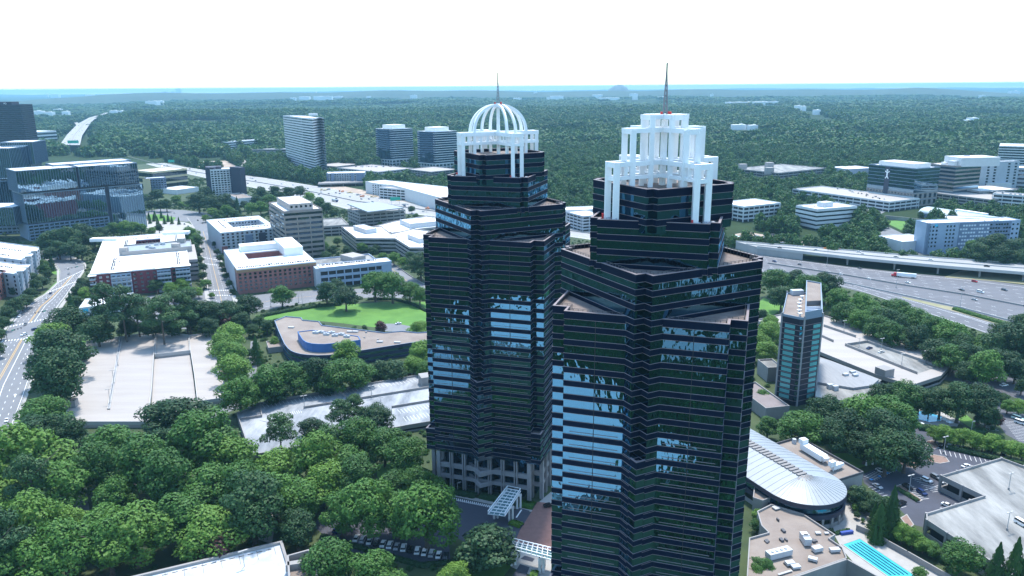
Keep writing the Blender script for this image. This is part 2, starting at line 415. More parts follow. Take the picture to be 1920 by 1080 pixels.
    for x, y in ((1.2, 1.2), (-1.2, -1.2), (1.2, -1.2)): rd = MB(); rd.cyl(C[0]+x, C[1]+y, zt-.3, zt+.7, .32, .32, 8); rd.build('warning_lamp', M_RED, root)
    for k in (2, 3, 0):
        for o_ in (-3.3,):
            p = pt(A1+k*math.pi/2, 17.2, o_, 0); wl = MB(); wl.cyl(p[0], p[1], ZB-1.2, ZB+.5, .32, .28, 8); wl.build('terrace_lamp', M_RED, root)
    return root
QC, KC = (-5.1, 320.0), (41.7, 214.0)
tower('office_tower', 'dark glass tower crowned by a white open dome of ribs and a mast', QC, 'dome', (0, 57, 61, 53))
tower('office_tower', 'dark glass tower in front crowned by stepped white square frames and a mast', KC, 'frames', (0, 72, 73, 72))
# ------------------------------------------------------------------ roads, lots, lawns
def strip(name, Lp, Rp, z, m, buf=2.0, zg=0.0):
    a, b = GP(Lp, zg), GP(Rp, zg); mb = MB()
    for i in range(len(a)-1):
        mb.face([(*a[i], z), (*a[i+1], z), (*b[i+1], z), (*b[i], z)])
        clear([a[i], a[i+1], b[i+1], b[i]], buf)
    o = mb.build(name, m, kind='structure'); return a, b
def along(a, b, f): return [Vector(p).lerp(Vector(q), f) for p, q in zip(a, b)]
def paint(mb, pts, w, z, dash=None, m=0):
    pos = 0.0
    for i in range(len(pts)-1):
        p, q = Vector(pts[i]), Vector(pts[i+1]); L = (q-p).length
        if L < .01: continue
        d = (q-p)/L; n = Vector((-d.y, d.x))*(w/2)
        def seg(s, e):
            u, v = p+d*s, p+d*e
            mb.face([(*(u-n), z), (*(v-n), z), (*(v+n), z), (*(u+n), z)], m)
        if dash is None: seg(0, L)
        else:
            on, off = dash; k = -(pos % (on+off))
            while k < L:
                if k+on > 0: seg(max(0, k), min(L, k+on))
                k += on+off
        pos += L
def stalls(mb, p0, p1, n, depth, z, w=.16, slant=0.0, m=0):
    p0, p1 = Vector(p0), Vector(p1); d = (p1-p0).normalized(); q = Vector((-d.y, d.x))*depth+d*slant
    for i in range(n+1):
        a = p0.lerp(p1, i/n); paint(mb, [a, a+q], w, z, None, m)
def wall_line(mb, pts, w, z0, z1, m=0):
    for i in range(len(pts)-1):
        p, q = Vector(pts[i]), Vector(pts[i+1]); d = q-p; L = d.length
        if L < .05: continue
        c = (p+q)/2; mb.box(c.x, c.y, z0, z1, L+w*.9, w, math.atan2(d.y, d.x), m)

# the urban tract: everything this side of the freeway is planted tree by tree
clear(GP([(-500, 1700), (-500, 292), (60, 292), (268, 296), (330, 306), (420, 332), (560, 366), (640, 385), (830, 410), (1110, 445), (1380, 468), (1480, 478), (1570, 500), (1700, 514), (1900, 532), (2400, 590), (2700, 1700)]))
TRACT = CLEAR[-1]
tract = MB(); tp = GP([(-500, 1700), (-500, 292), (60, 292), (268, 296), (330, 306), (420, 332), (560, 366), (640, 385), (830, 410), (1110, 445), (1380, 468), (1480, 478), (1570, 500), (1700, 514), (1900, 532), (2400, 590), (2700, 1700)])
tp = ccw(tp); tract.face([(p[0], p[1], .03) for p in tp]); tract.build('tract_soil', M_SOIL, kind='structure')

mk = MB()                                    # white paint   (m=0), yellow (1), blue (2)
# boulevard on the left
bl = [(-60, 760), (-45, 690), (2, 640), (17, 613), (42, 580), (64, 566), (89, 549), (111, 528), (113, 508), (106, 496), (94, 486), (72, 478), (20, 470)]
br = [(-5, 875), (45, 745), (82, 632), (95, 596), (112, 570), (123, 556), (142, 528), (158, 506), (156, 496), (143, 487), (121, 480), (90, 472), (30, 462)]
bl = [(-330, 905)]+bl; br = [(-60, 1010)]+br
a, b = strip('boulevard_road', bl, br, .07, M_ROADG)
sw = MB()
for e, f in ((a, b), (b, a)):
    o1 = [p+(p-q).normalized()*.8 for p, q in zip(map(Vector, e), map(Vector, f))]; o2 = [p+(p-q).normalized()*4.0 for p, q in zip(map(Vector, e), map(Vector, f))]
    for i in range(len(e)-1):
        sw.face([(*o1[i], .16), (*o1[i+1], .16), (*o2[i+1], .16), (*o2[i], .16)])
        wall_line(sw, [e[i], e[i+1]], .35, 0, .15)
sw.build('boulevard_pavement', M_WALK, kind='structure')
n1, n2 = slice(0, 4), slice(4, 9)
for sl in (n1, n2):
    A_, B_ = a[sl], b[sl]
    for f in (.47, .50): paint(mk, along(A_, B_, f), .28, .085, None, 1)
    paint(mk, along(A_, B_, .60), .3, .085)
    for f in (.14, .27, .39, .73, .86): paint(mk, along(A_, B_, f), .24, .085, (3, 7))
    for f in (.03, .97): paint(mk, along(A_, B_, f), .25, .085)
for i in (3, 4, 7, 8):                       # crosswalks
    p, q = Vector(a[i]), Vector(b[i]); d = (p-Vector(a[i-1])).normalized()
    for k in range(14):
        u = p.lerp(q, (k+.5)/14); paint(mk, [u-d*1.5, u+d*1.5], .7, .089)
for px, py in ((60, 700), (28, 745), (52, 672), (22, 800)):   # turn arrows
    p = Vector(G(px, py)); d = (Vector(a[2])-Vector(a[1])).normalized(); n = Vector((-d.y, d.x))
    paint(mk, [p, p+d*4.5], .35, .089); mk.face([(*(p+d*4+n*.9), .089), (*(p+d*4-n*.9), .089), (*(p+d*6), .089)])
# cross street running away beside the brick flats
a, b = strip('cross_street', [(396, 575), (388, 520), (377, 462), (366, 428), (352, 408), (330, 398)], [(440, 575), (421, 520), (406, 470), (396, 440), (390, 420), (384, 404)], .07, M_ROADG)
paint(mk, along(a, b, .5)[:4], .25, .085, None, 1)
for f in (.27, .74): paint(mk, along(a, b, f)[:4], .22, .085, (3, 6))
for t0 in (.35, .52, 1.4, 1.6):
    i = int(t0); p = Vector(a[i]).lerp(Vector(a[i+1]), t0-i); q = Vector(b[i]).lerp(Vector(b[i+1]), t0-i); d = (Vector(a[i+1])-Vector(a[i])).normalized()
    for k in range(9):
        u = p.lerp(q, (k+.5)/9); paint(mk, [u-d*1.4, u+d*1.4], .7, .089)
sw = MB()
for e, f in ((a, b), (b, a)):
    e_, f_ = [Vector(p) for p in e], [Vector(p) for p in f]
    for i in range(4):
        u, v = (e_[i]-f_[i]).normalized(), (e_[i+1]-f_[i+1]).normalized()
        sw.face([(*(e_[i]+u*.3), .16), (*(e_[i+1]+v*.3), .16), (*(e_[i+1]+v*4), .16), (*(e_[i]+u*4), .16)])
sw.build('cross_street_pavement', M_WALK, kind='structure')
sheet('plaza_road', GP([(262, 398), (300, 392), (345, 394), (392, 400), (398, 408), (350, 416), (290, 410)]), .05, M_ROADG)
sheet('plaza_pavement', GP([(268, 412), (292, 408), (352, 418), (378, 430), (360, 448), (300, 440), (275, 432)]), .055, M_WALK)
sheet('plaza_lawn', GP([(278, 402), (300, 402), (330, 408), (324, 416), (290, 414), (276, 410)]), .075, M_GRASS)
# east street behind the lawn
a, b = strip('east_street', [(455, 556), (520, 549), (610, 543), (700, 541), (790, 545), (860, 552)], [(455, 590), (520, 577), (610, 563), (700, 558), (790, 560), (860, 567)], .07, M_ROADG)
paint(mk, along(a, b, .5), .25, .085, None, 1); paint(mk, along(a, b, .8), .2, .085, (3, 6))
a, b = strip('hill_street', [(731, 491), (752, 506), (775, 522), (806, 540)], [(716, 497), (735, 518), (755, 535), (780, 549)], .075, M_ROADG)
paint(mk, along(a, b, .5), .25, .09, None, 1)
wl = MB(); wall_line(wl, a, .4, 0, 1.0); wl.build('street_parapet', M_CONC, kind='structure')
sheet('store_parking_lot', GP([(226, 590), (250, 560), (340, 545), (400, 548), (430, 590), (360, 618), (270, 612)]), .05, M_ROADG)
sheet('lawn', GP([(478, 592), (560, 577), (640, 572), (720, 566), (800, 566), (860, 580), (860, 618), (800, 622), (720, 616), (640, 606), (560, 598), (500, 600)]), .05, M_GRASS)
sheet('small_car_park', GP([(712, 607), (745, 607), (770, 612), (765, 622), (722, 621)]), .075, M_ROADG)
sheet('verge_lawn', GP([(145, 640), (162, 632), (160, 690), (140, 720)]), .06, M_GRASS)
sheet('street_corner_lawn', GP([(92, 500), (108, 502), (116, 510), (108, 516), (96, 512)]), .06, M_GRASS)
sheet('roadside_lawn', GP([(85, 548), (106, 528), (110, 531), (92, 547), (70, 562)]), .06, M_GRASS)
# service road winding through the wood
strip('service_lane', [(355, 800), (378, 782), (410, 765), (445, 752)], [(368, 806), (392, 790), (420, 776), (450, 765)], .06, M_ROADG)
strip('service_drive', [(470, 640), (466, 690), (450, 745)], [(484, 640), (482, 690), (470, 745)], .06, M_ROADG)
strip('wood_path', [(478, 1010), (492, 960), (520, 925), (570, 905)], [(510, 1020), (518, 968), (538, 938), (580, 915)], .06, M_WALK)
sheet('hidden_lot', GP([(95, 925), (160, 915), (170, 965), (100, 960)]), .06, M_ROADG)
# forecourt between the towers
sheet('forecourt_lot', GP([(585, 985), (650, 925), (720, 925), (838, 985), (845, 1050), (760, 1055), (640, 1030)]), .05, M_ASPHN)
sheet('forecourt_drive', GP([(760, 905), (838, 929), (926, 948), (1000, 962), (970, 1016), (900, 1030), (838, 1000), (740, 945)]), .066, M_ASPHN)
sheet('tower_pavement', GP([(800, 880), (842, 922), (928, 942), (1004, 958), (1012, 940), (1060, 900), (1075, 940), (1075, 1090), (1010, 1085), (955, 1062), (966, 1018), (996, 960), (925, 947), (838, 928), (790, 900)]), .082, M_WALK)
sheet('brick_forecourt', GP([(1008, 941), (1075, 950), (1075, 1055), (1018, 1034), (966, 1016), (974, 996)]), .098, M_BRICKPAVE)
sheet('tower_lawn', GP([(880, 1052), (955, 1046), (962, 1058), (930, 1100), (850, 1100)]), .09, M_GRASS)
sheet('garden_lawn', GP([(705, 872), (740, 866), (775, 876), (770, 898), (730, 905), (708, 895)]), .06, M_GRASS)
sheet('drive_island_lawn', GP([(838, 948), (856, 949), (860, 956), (850, 961), (836, 960)]), .1, M_GRASS)
sheet('side_bay', GP([(955, 966), (975, 953), (993, 958), (982, 974), (962, 972)]), .1, M_ASPHN)
sheet('side_bay', GP([(958, 1085), (975, 1058), (993, 1064), (982, 1092)]), .1, M_ASPHN)
sheet('side_bay', GP([(976, 1048), (984, 1042), (1003, 1048), (998, 1054)]), .1, M_ASPHN)
stalls(mk, G(841, 931.5), G(924, 948.5), 22, -1.9, .105, .35, 1.2)
paint(mk, [G(840, 935), G(922, 951)], .2, .105)
paint(mk, [G(968, 971), G(978, 956)], .6, .12)
# east side lot
lot = sheet('east_parking_lot', GP([(1616, 890), (1673, 866), (1722, 866), (1716, 835), (1716, 800), (1745, 800), (1766, 842), (1990, 886), (1990, 990), (1800, 1005), (1716, 985), (1688, 956), (1620, 906)]), .05, M_ASPHN)
stalls(mk, G(1762, 843), G(1935, 879), 18, -5.2, .07, .16, 1.0)
stalls(mk, G(1730, 895), G(1768, 920), 9, -5.2, .07); stalls(mk, G(1706, 907), G(1742, 935), 9, -5.2, .07)
paint(mk, [G(1728, 921), G(1764, 909)], .2, .07)
stalls(mk, G(1619, 893), G(1672, 870), 14, -5.0, .07, .3, 1.2)
for k in range(5):
    p = Vector(G(1634+k*15, 899-k*6)); mk.box(p.x, p.y, .06, .072, 1.6, 1.2, .5, 2)
stalls(mk, G(1628, 914), G(1690, 952), 9, 2.6, .07)
for px, py in ((1715, 852), (1748, 868), (1736, 838)):
    p = Vector(G(px, py)); paint(mk, [p, p+Vector((1.2, 3))], .4, .07)
sheet('east_upper_lot', GP([(1845, 742), (1905, 752), (2000, 775), (2000, 850), (1930, 838), (1886, 815), (1862, 780)]), .05, M_ASPH)
stalls(mk, G(1880, 789), G(1908, 825), 12, 9.5, .07); stalls(mk, G(1834, 792), G(1858, 808), 7, 4, .07)
strip('access_road', [(1800, 668), (1850, 672), (1900, 690), (1990, 722)], [(1770, 712), (1830, 722), (1900, 745), (1990, 772)], .06, M_ASPH)
sheet('pool_terrace_paving', GP([(1552, 955), (1600, 930), (1640, 948), (1662, 985), (1612, 1002), (1566, 1003)]), .06, M_WALK)
sheet('garden_pool_paving', GP([(1700, 772), (1735, 758), (1800, 790), (1795, 800), (1712, 797)]), .05, M_WALK)
sheet('small_lawn', GP([(1795, 786), (1812, 778), (1832, 795), (1824, 805)]), .06, M_GRASS)
sheet('shaded_lawn', GP([(1560, 850), (1620, 850), (1640, 870), (1600, 880)]), .05, M_GRASS)
sheet('hotel_lawn', GP([(1418, 572), (1432, 558), (1468, 574), (1460, 588), (1425, 592)]), .06, M_GRASS)
# ---------------- freeway
FU = [(1300, 455), (1380, 470), (1440, 480), (1590, 500), (1700, 512), (1815, 522), (2100, 556)]
FL = [(1300, 490), (1380, 502), (1440, 512), (1560, 534), (1690, 566), (1800, 595), (2100, 690)]
a, b = strip('freeway', FU, FL, .10, M_FWYD, 8)
for f in (.06, .94): paint(mk, along(a, b, f), .4, .115)
for f in (.14, .22, .30, .38, .60, .68, .76, .86): paint(mk, along(a, b, f), .25, .115, (4, 8))
def barrier(pts, h, w_, label_name='concrete_barrier', m=M_CONC):
    mb = MB(); wall_line(mb, pts, w_, 0, h); return mb
bar_pts = [(Vector(p)).lerp(Vector(q), .47) for p, q in zip(a, b)]
tag(barrier(bar_pts[2:], 1.3, .8).build('concrete_barrier', M_CONC), 'grey concrete barrier between the carriageways of the right hand freeway', 'barrier')
bar2 = [(Vector(p)).lerp(Vector(q), .80) for p, q in zip(a, b)]
tag(barrier(bar2[2:], 1.1, .5).build('concrete_barrier', M_CONCW), 'pale low barrier along the near lanes of the right hand freeway', 'barrier')
sheet('dry_grass_verge', [tuple(Vector(p).lerp(Vector(q), f)) for p, q, f in ((a[4], b[4], .84), (a[5], b[5], .82), (a[6], b[6], .82), (a[6], b[6], .93), (a[5], b[5], .91), (a[4], b[4], .88))], .13, M_DRY)
sheet('dry_bank', GP([(1770, 520), (1800, 508), (1840, 503), (1990, 521), (1990, 540), (1850, 526)]), .14, M_DRY, 6)
a4, b4 = strip('ramp_road', [(1600, 534), (1690, 558), (1800, 590), (1960, 640), (2060, 672)], [(1600, 541), (1690, 572), (1800, 608), (1960, 664), (2060, 700)], .16, M_FWYD, 3)
paint(mk, along(a4, b4, .5), .25, .175, (4, 8)); paint(mk, along(a4, b4, .08), .3, .175); paint(mk, along(a4, b4, .92), .3, .175)
# freeway on the left and behind
FU2 = [(236, 290), (290, 302), (345, 313), (420, 324), (500, 334), (600, 350), (687, 366), (735, 375), (822, 389), (900, 400), (1110, 428), (1300, 455)]
FL2 = [(236, 296), (290, 312), (345, 325), (420, 341), (500, 357), (585, 375), (650, 392), (735, 398), (822, 407), (900, 420), (1110, 450), (1300, 490)]
a, b = strip('freeway', FU2, FL2, .09, M_FWY, 10)
for f in (.2, .3, .7, .8): paint(mk, along(a, b, f), .3, .105, (4, 8))
for f in (.05, .95): paint(mk, along(a, b, f), .5, .105)
tag(barrier([Vector(p).lerp(Vector(q), .5) for p, q in zip(a, b)], 1.3, .9).build('concrete_barrier', M_CONC), 'concrete median of the freeway passing behind the two towers', 'barrier')
bank = along(a, b, .12)
a3, b3 = strip('far_highway', [(112, 272), (126, 252), (146, 232), (166, 221), (199, 211.0)], [(150, 272), (154, 254), (166, 236), (176, 224), (203, 211.4)], 20.0, M_FWY, 50, 20.0)
strip('far_ramp', [(128, 225), (140, 231), (146, 238)], [(134, 224), (146, 230), (153, 238)], 13.5, M_FWY, 40, 13.5)
mbb = MB(); wall_line(mbb, [Vector(p).lerp(Vector(q), .5) for p, q in zip(a3, b3)], 1.2, 19, 21.5)
tag(mbb.build('concrete_barrier', M_CONC), 'median line of the distant highway climbing to the horizon on the left', 'barrier')
sheet('bare_ground', GP([(346, 306), (372, 299), (420, 300), (452, 315), (440, 324), (380, 315)]), .08, M_EARTH, 4)
sheet('ramp_road', GP([(300, 296), (390, 296), (440, 288), (448, 291), (400, 302), (340, 305)]), .1, M_FWY, 4)
sheet('slip_road', GP([(440, 320), (452, 312), (455, 300), (449, 296), (462, 297), (468, 312), (456, 326)]), .1, M_FWY, 4)
sheet('far_grass_bank', GP([(62, 312), (118, 302), (120, 308), (66, 318)]), .08, M_DRY, 4)
sheet('green_bank', GP([(92, 252), (97, 254), (122, 266), (118, 272), (104, 266)]), .08, M_GRASS, 4)
sheet('bank_lawn', GP([(265, 297), (320, 296), (310, 302), (268, 304)]), .08, M_GRASS, 4)
sheet('construction_yard', GP([(1378, 439), (1400, 435), (1500, 450), (1540, 461), (1480, 460), (1378, 453)]), .08, M_EARTH, 16)
sheet('construction_yard', GP([(600, 350), (688, 366), (740, 376), (840, 395), (840, 386), (690, 358), (620, 345)]), .08, M_EARTH, 5)
sheet('hospital_car_park', GP([(1560, 331), (1590, 326), (1640, 326), (1640, 345), (1600, 340)]), .1, M_ASPH, 5)
sheet('field', GP([(1655, 415), (1700, 412), (1735, 420), (1735, 433), (1690, 432)]), .1, M_GRASS, 5)
sheet('grassed_bank', GP([(1660, 404), (1740, 413), (1737, 418), (1656, 411)]), .12, M_DRY, 5)
sheet('clinic_car_park', GP([(1560, 372), (1640, 385), (1670, 392), (1650, 402), (1600, 396)]), .1, M_ROADG, 5)
sheet('station_yard', GP([(1640, 445), (1665, 425), (1760, 470), (1990, 480), (1990, 494), (1700, 476)]), .1, M_ROADG, 3)
mko = mk.build('road_markings', [M_MARK, M_YEL, M_BLUEP], kind='structure')

# ---------------- flyover
FN = [(1420, 463), (1506, 473), (1600, 484), (1760, 499), (1920, 512), (2100, 527)]
FF = [(1380, 453), (1490, 461.5), (1600, 470.5), (1760, 484), (1920, 495), (2100, 508)]
n_, f_ = GP(FN, 8), GP(FF, 8)
fly = thing('flyover_bridge', 'long pale concrete flyover on round columns crossing above the freeway', 'bridge', (n_[2][0], n_[2][1], 0))
mb = MB(); pr = MB()
for i in range(len(n_)-1):
    q = [n_[i], n_[i+1], f_[i+1], f_[i]]
    mb.prism(q, 6.3 if i else 0, 8.0, bottom=True); clear(q, 2)
    wall_line(pr, [n_[i], n_[i+1]], .45, 6.6, 9.1); wall_line(pr, [f_[i], f_[i+1]], .45, 6.6, 9.1)
    wall_line(pr, [Vector(n_[i]).lerp(Vector(f_[i]), .5), Vector(n_[i+1]).lerp(Vector(f_[i+1]), .5)], .5, 8.0, 8.9)
mb.build('bridge_deck', M_FWY, fly); pr.build('bridge_parapet', M_CONCW, fly)
for t in (1.9, 2.5, 3.0, 3.5, 4.0, 4.5):
    i = int(t); u = Vector(n_[i]).lerp(Vector(n_[i+1]), t-i); v = Vector(f_[i]).lerp(Vector(f_[i+1]), t-i)
    cp = MB(); c = (u+v)/2; d = v-u; cp.box(c.x, c.y, 5.1, 6.35, d.length*.86, 1.6, math.atan2(d.y, d.x)); cp.build('pier_cap', M_CONC, fly)
    for k in (.12, .37, .63, .88):
        cc = MB(); p = u.lerp(v, k); cc.cyl(p.x, p.y, 0, 5.2, .8, n=14); cc.build('column', M_CONC, fly)
# older overpass on the left
p0, p1, p2, p3 = G(596, 345, 6), G(688, 342, 6), G(690, 337.5, 6), G(598, 340, 6)
ov = thing('overpass_bridge', 'low grey overpass in front of the dark and white flats, crossing the freeway', 'bridge', (p0[0], p0[1], 0))
mb = MB(); mb.prism([p0, p1, p2, p3], 4.4, 6, bottom=True); mb.build('bridge_deck', M_CONC, ov)
mb = MB(); wall_line(mb, [p0, p1], .5, 4.6, 7); wall_line(mb, [p3, p2], .5, 4.6, 7); mb.build('bridge_parapet', M_CONC, ov)
for k in (.25, .5, .75):
    c = Vector(p0).lerp(Vector(p1), k); d = Vector(p3).lerp(Vector(p2), k); e = (c+d)/2
    mb = MB(); mb.box(e.x, e.y, 0, 4.5, 1.6, (d-c).length*.7, math.atan2(p1[1]-p0[1], p1[0]-p0[0])); mb.build('bridge_pier', M_CONC, ov)

# pools
pl = GP([(1612, 1011), (1581, 1022), (1668, 1083), (1716, 1081)])
sheet('pool_deck', GP([(1564, 1003), (1606, 993), (1652, 1015), (1790, 1090), (1640, 1100), (1580, 1032)]), .10, M_WALK)
sp = thing('swimming_pool', 'long blue lap pool with dark lane lines beside the tan roofed sports hall', 'swimming pool', (*centroid(pl), 0))
mb = MB(); mb.face([(p[0], p[1], .16) for p in ccw(pl)]); mb.build('water', M_BLUEB, sp)
mb = MB(); mb.ring(pl, .05, .24, .5, 0); mb.build('pool_edge', M_WALK, sp)
mb = MB()
for k in range(1, 6):
    paint(mb, [Vector(pl[0]).lerp(Vector(pl[1]), k/6).lerp(Vector(pl[3]).lerp(Vector(pl[2]), k/6), .06), Vector(pl[0]).lerp(Vector(pl[1]), k/6).lerp(Vector(pl[3]).lerp(Vector(pl[2]), k/6), .95)], .55, .20)
mb.build('lane_line', mat('lane_tile_blue', (.01, .06, .12), .9, spec=0), sp)
pl = GP([(1712, 784), (1722, 772), (1738, 770), (1752, 777), (1766, 782), (1764, 790), (1742, 792)])
sp = thing('swimming_pool', 'small turquoise garden pool half hidden by trees near the car park', 'swimming pool', (*centroid(pl), 0))
mb = MB(); mb.face([(p[0], p[1], .14) for p in ccw(pl)]); mb.build('water', mat('turquoise_water', (.05, .50, .72), .1), sp)
mb = MB(); mb.ring(pl, .05, .22, .5, 0); mb.build('pool_edge', M_WALK, sp)
# ------------------------------------------------------------------ buildings
def rect3(l, f, r, z):                   # plan rectangle from three roof corners, squared up
    F = Vector(G(*f, z)); a = Vector(G(*l, z))-F; b = Vector(G(*r, z))-F
    la, lb = a.length, b.length; aa, ab = math.atan2(a.y, a.x), math.atan2(b.y, b.x)
    d = (aa-ab) % (2*math.pi); e = (d-math.pi/2)/2
    a = Vector((math.cos(aa-e), math.sin(aa-e)))*la; b = Vector((math.cos(ab+e), math.sin(ab+e)))*lb
    return ccw([tuple(F), tuple(F+b), tuple(F+a+b), tuple(F+a)])
def face2(l, r, z, depth):               # plan rectangle behind a facade line
    A, B = Vector(G(*l, z)), Vector(G(*r, z)); d = (B-A).normalized(); n = Vector((-d.y, d.x))*depth
    return ccw([tuple(A), tuple(B), tuple(B+n), tuple(A+n)])
def put(me, name, parent, loc, rz=0.0):
    o = bpy.data.objects.new(name, me); COL.objects.link(o); o.parent = parent
    l = parent.location; o.location = (loc[0]-l.x, loc[1]-l.y, loc[2]-l.z); o.rotation_euler = (0, 0, rz); return o
def open_front(poly, buf):
    clear(poly, buf); c = Vector(centroid(poly))
    if c.length > 640:
        for k in range(14, int(c.length*.075), 14): v = -c.normalized()*k; clear([(p[0]+v.x, p[1]+v.y) for p in poly], 0)
_WM = {}
def box_mesh(name, sx, sy, sz, m):
    k = (name, round(sx, 2), round(sy, 2), round(sz, 2), m.name)
    if k not in _WM:
        mb = MB(); mb.box(0, 0, 0, sz, sx, sy); o = mb.build(name, m); _WM[k] = o.data; bpy.data.objects.remove(o)
    return _WM[k]
WINS = {}
def punch(root, A, B, z0, z1, rows, cols, w, h, m=None, name='window', skip=None, inset=0.0):
    A, B = Vector(A), Vector(B); d = B-A; L = d.length; d /= L; n = Vector((d.y, -d.x)); rz = math.atan2(d.y, d.x)
    for r in range(rows):
        for c in range(cols):
            if skip and skip(r, c): continue
            p = A+d*(inset+(L-2*inset)*(c+.5)/cols)+n*(.02)
            WINS.setdefault(root.name, []).append((p, z0+(z1-z0)*(r+.5)/rows-h/2, rz, w, h, m or M_WIN, name, root))
def flush_windows(cap=100):
    for k, ws in WINS.items():
        root = ws[0][7]; ws.sort(key=lambda q: q[0].length+q[1]*.01)
        for p, z, rz, w_, h, m, name, _ in ws[:cap]: put(box_mesh(name, w_, .16, h, m), name, root, (p.x, p.y, z), rz)
        if len(ws) > cap:
            mb = MB()
            for p, z, rz, w_, h, m, name, _ in ws[cap:]: mb.box(p.x, p.y, z, z+h, w_, .16, rz)
            mb.build('upper_window', ws[0][5], root, kind='stuff')
def roof(root, poly, z, m=None, par=.9, mp=None, name='roof', tin=.35):
    mb = MB(); p = ccw(poly); mb.prism(offset(p, -.2), z-par-.2, z-par, walls=False); r_ = mb.build(name, m or M_ROOFW, root)
    mb = MB(); mb.ring(p, z-par-.1, z, .06, tin); mb.build('parapet', mp or m or M_ROOFW, root); return r_
def units(root, poly, z, n, s=(2.5, 5), h=(1.2, 2.4), m=None, name='rooftop_unit', pad=5):
    q = offset(poly, -pad); c = Vector(centroid(q)); q0, q1 = Vector(q[0]), Vector(q[1]); ang = math.atan2(q1.y-q0.y, q1.x-q0.x)
    for i in range(n):
        a, b = Vector(q[rng.randrange(len(q))]), Vector(q[rng.randrange(len(q))])
        p = c.lerp(a.lerp(b, rng.random()), rng.uniform(.1, .95)); mb = MB()
        sx, sy, hh = rng.uniform(*s), rng.uniform(*s)*.6, rng.uniform(*h)
        mb.box(p.x, p.y, z, z+hh, sx, sy, ang)
        if sx > 2: mb.box(p.x+math.cos(ang)*sx*.2, p.y+math.sin(ang)*sx*.2, z+hh, z+hh+.35, sx*.3, sy*.5, ang)
        mb.build(name, m or M_HVAC, root)
def condensers(root, P, Q, z, n, off=0.0):
    me = box_mesh('condenser', .9, .9, 1.0, M_DARKGREY); P, Q = Vector(P), Vector(Q)
    for i in range(n):
        p = P.lerp(Q, (i+rng.uniform(.2, .8))/n); put(me, 'condenser', root, (p.x, p.y, z), math.atan2((Q-P).y, (Q-P).x))
M_DARKGREY = mat('dark_grey_metal', (.07, .07, .08), .6)
def box_b(name, label, cat, poly, z, wall, rm=None, par=.9, group=None, buf=4, mp=None):
    c = centroid(poly); root = thing(name, label, cat, (c[0], c[1], 0), group); open_front(poly, buf)
    mb = MB(); mb.prism(poly, 0, z-par, top=False); mb.build('wall', wall, root); roof(root, poly, z, rm or M_ROOFW, par, mp or wall); return root
def banded(name, label, cat, poly, z, nfl, band, frac=.5, g=None, rm=None, group=None, z0=0.0, par=1.2, buf=4, proud=.35):
    c = centroid(poly); root = thing(name, label, cat, (c[0], c[1], 0), group); open_front(poly, buf)
    mb = MB(); mb.prism(poly, 0, z-par, top=False); mb.build('window_glass', g or M_WIN, root)
    s = MB(); fh = (z-z0)/nfl
    for k in range(nfl): s.ring(poly, z-fh*k-fh*frac, z-fh*k-(par if k == 0 else 0), proud, .3)
    if z0 > .5: s.ring(poly, z0-.8, z0+.4, proud, .3)
    s.build('floor_band', band, root); roof(root, poly, z, rm or M_ROOFW, par, band); return root
def garage(name, label, poly, z, nfl, band=None, rm=None, group=None, cols=9.0, frac=.42, buf=4):
    c = centroid(poly); root = thing(name, label, 'parking garage', (c[0], c[1], 0), group); open_front(poly, buf); band = band or M_CONCW
    mb = MB(); mb.prism(offset(poly, -1.0), 0, z-1.3, top=False); mb.build('dark_interior', M_DARK, root)  # near-black box paints in the shade of the parking levels
    s = MB(); fh = (z-.3)/nfl
    for k in range(nfl): s.ring(poly, z-.2-fh*k-fh*frac, z-fh*k-(.2 if k else .0), .1, .5)
    p = ccw(poly)
    for i in range(len(p)):
        a, b = Vector(p[i]), Vector(p[(i+1) % len(p)]); L = (b-a).length
        for j in range(int(L/cols)+1):
            q = a.lerp(b, min(1, j*cols/L)); s.box(q.x, q.y, 0, z-1.1, .9, .7, math.atan2(b.y-a.y, b.x-a.x))
    s.build('deck_structure', band, root)
    mb = MB(); mb.prism(offset(poly, -.25), z-1.4, z-1.1, walls=False); mb.build('parking_deck', rm or M_DECKW, root); return root

M_BRICK = mat('red_brick_wall', (0.257, 0.109, 0.095), .9, var=.12, scale=.5)
M_BRICKD = mat('dark_red_brick_wall', (.16, .035, .045), .9, var=.1, scale=.5)
M_TANB = mat('tan_brick_wall', (0.288, 0.176, 0.096), .9, var=.1, scale=.5)
M_STUCCO = mat('pale_grey_stucco', (0.375, 0.398, 0.435), .9, var=.05, scale=.2)
M_STUCW = mat('white_stucco', (0.560, 0.560, 0.560), .9, var=.05, scale=.2)
M_STONE = mat('brown_stone_panel', (0.247, 0.210, 0.188), .85, var=.1, scale=.3)
M_STONEL = mat('light_stone_panel', (0.330, 0.300, 0.285), .85, var=.06, scale=.3)
M_BLUEW = mat('pale_blue_panel', (0.289, 0.357, 0.459), .8, var=.06, scale=.2)
M_BLUED = mat('slate_blue_panel', (0.145, 0.187, 0.264), .8, var=.06, scale=.2)
M_BLUEP2 = mat('blue_penthouse_panel', (.035, .13, .34), .55, var=.06, scale=.2)
M_CHAR = mat('charcoal_panel', (.030, .032, .055), .7)
M_BGLASS = glass('blue_mirror_glass', (.45, .68, .86), (.010, .02, .035), .34, .014, .12)
M_TWING = glass('deep_blue_glass', (.35, .6, .85), (.010, .026, .055), .10, .012, .12)
M_FIN = mat('pale_metal_fin', (.12, .17, .23), .5)
M_ORANGE = mat('orange_sheathing', (.52, .22, .12), .85, var=.12, scale=.3)
M_CREAM = mat('cream_panel', (.56, .44, .26), .8)
M_TEAL = glass('teal_curtained_glass', (.55, .9, .9), (.13, .35, .35), .04, .006, .3)
M_LIME = mat('metal_roof_pale_blue', (0.336, 0.400, 0.432), .5, var=.05, scale=.05)
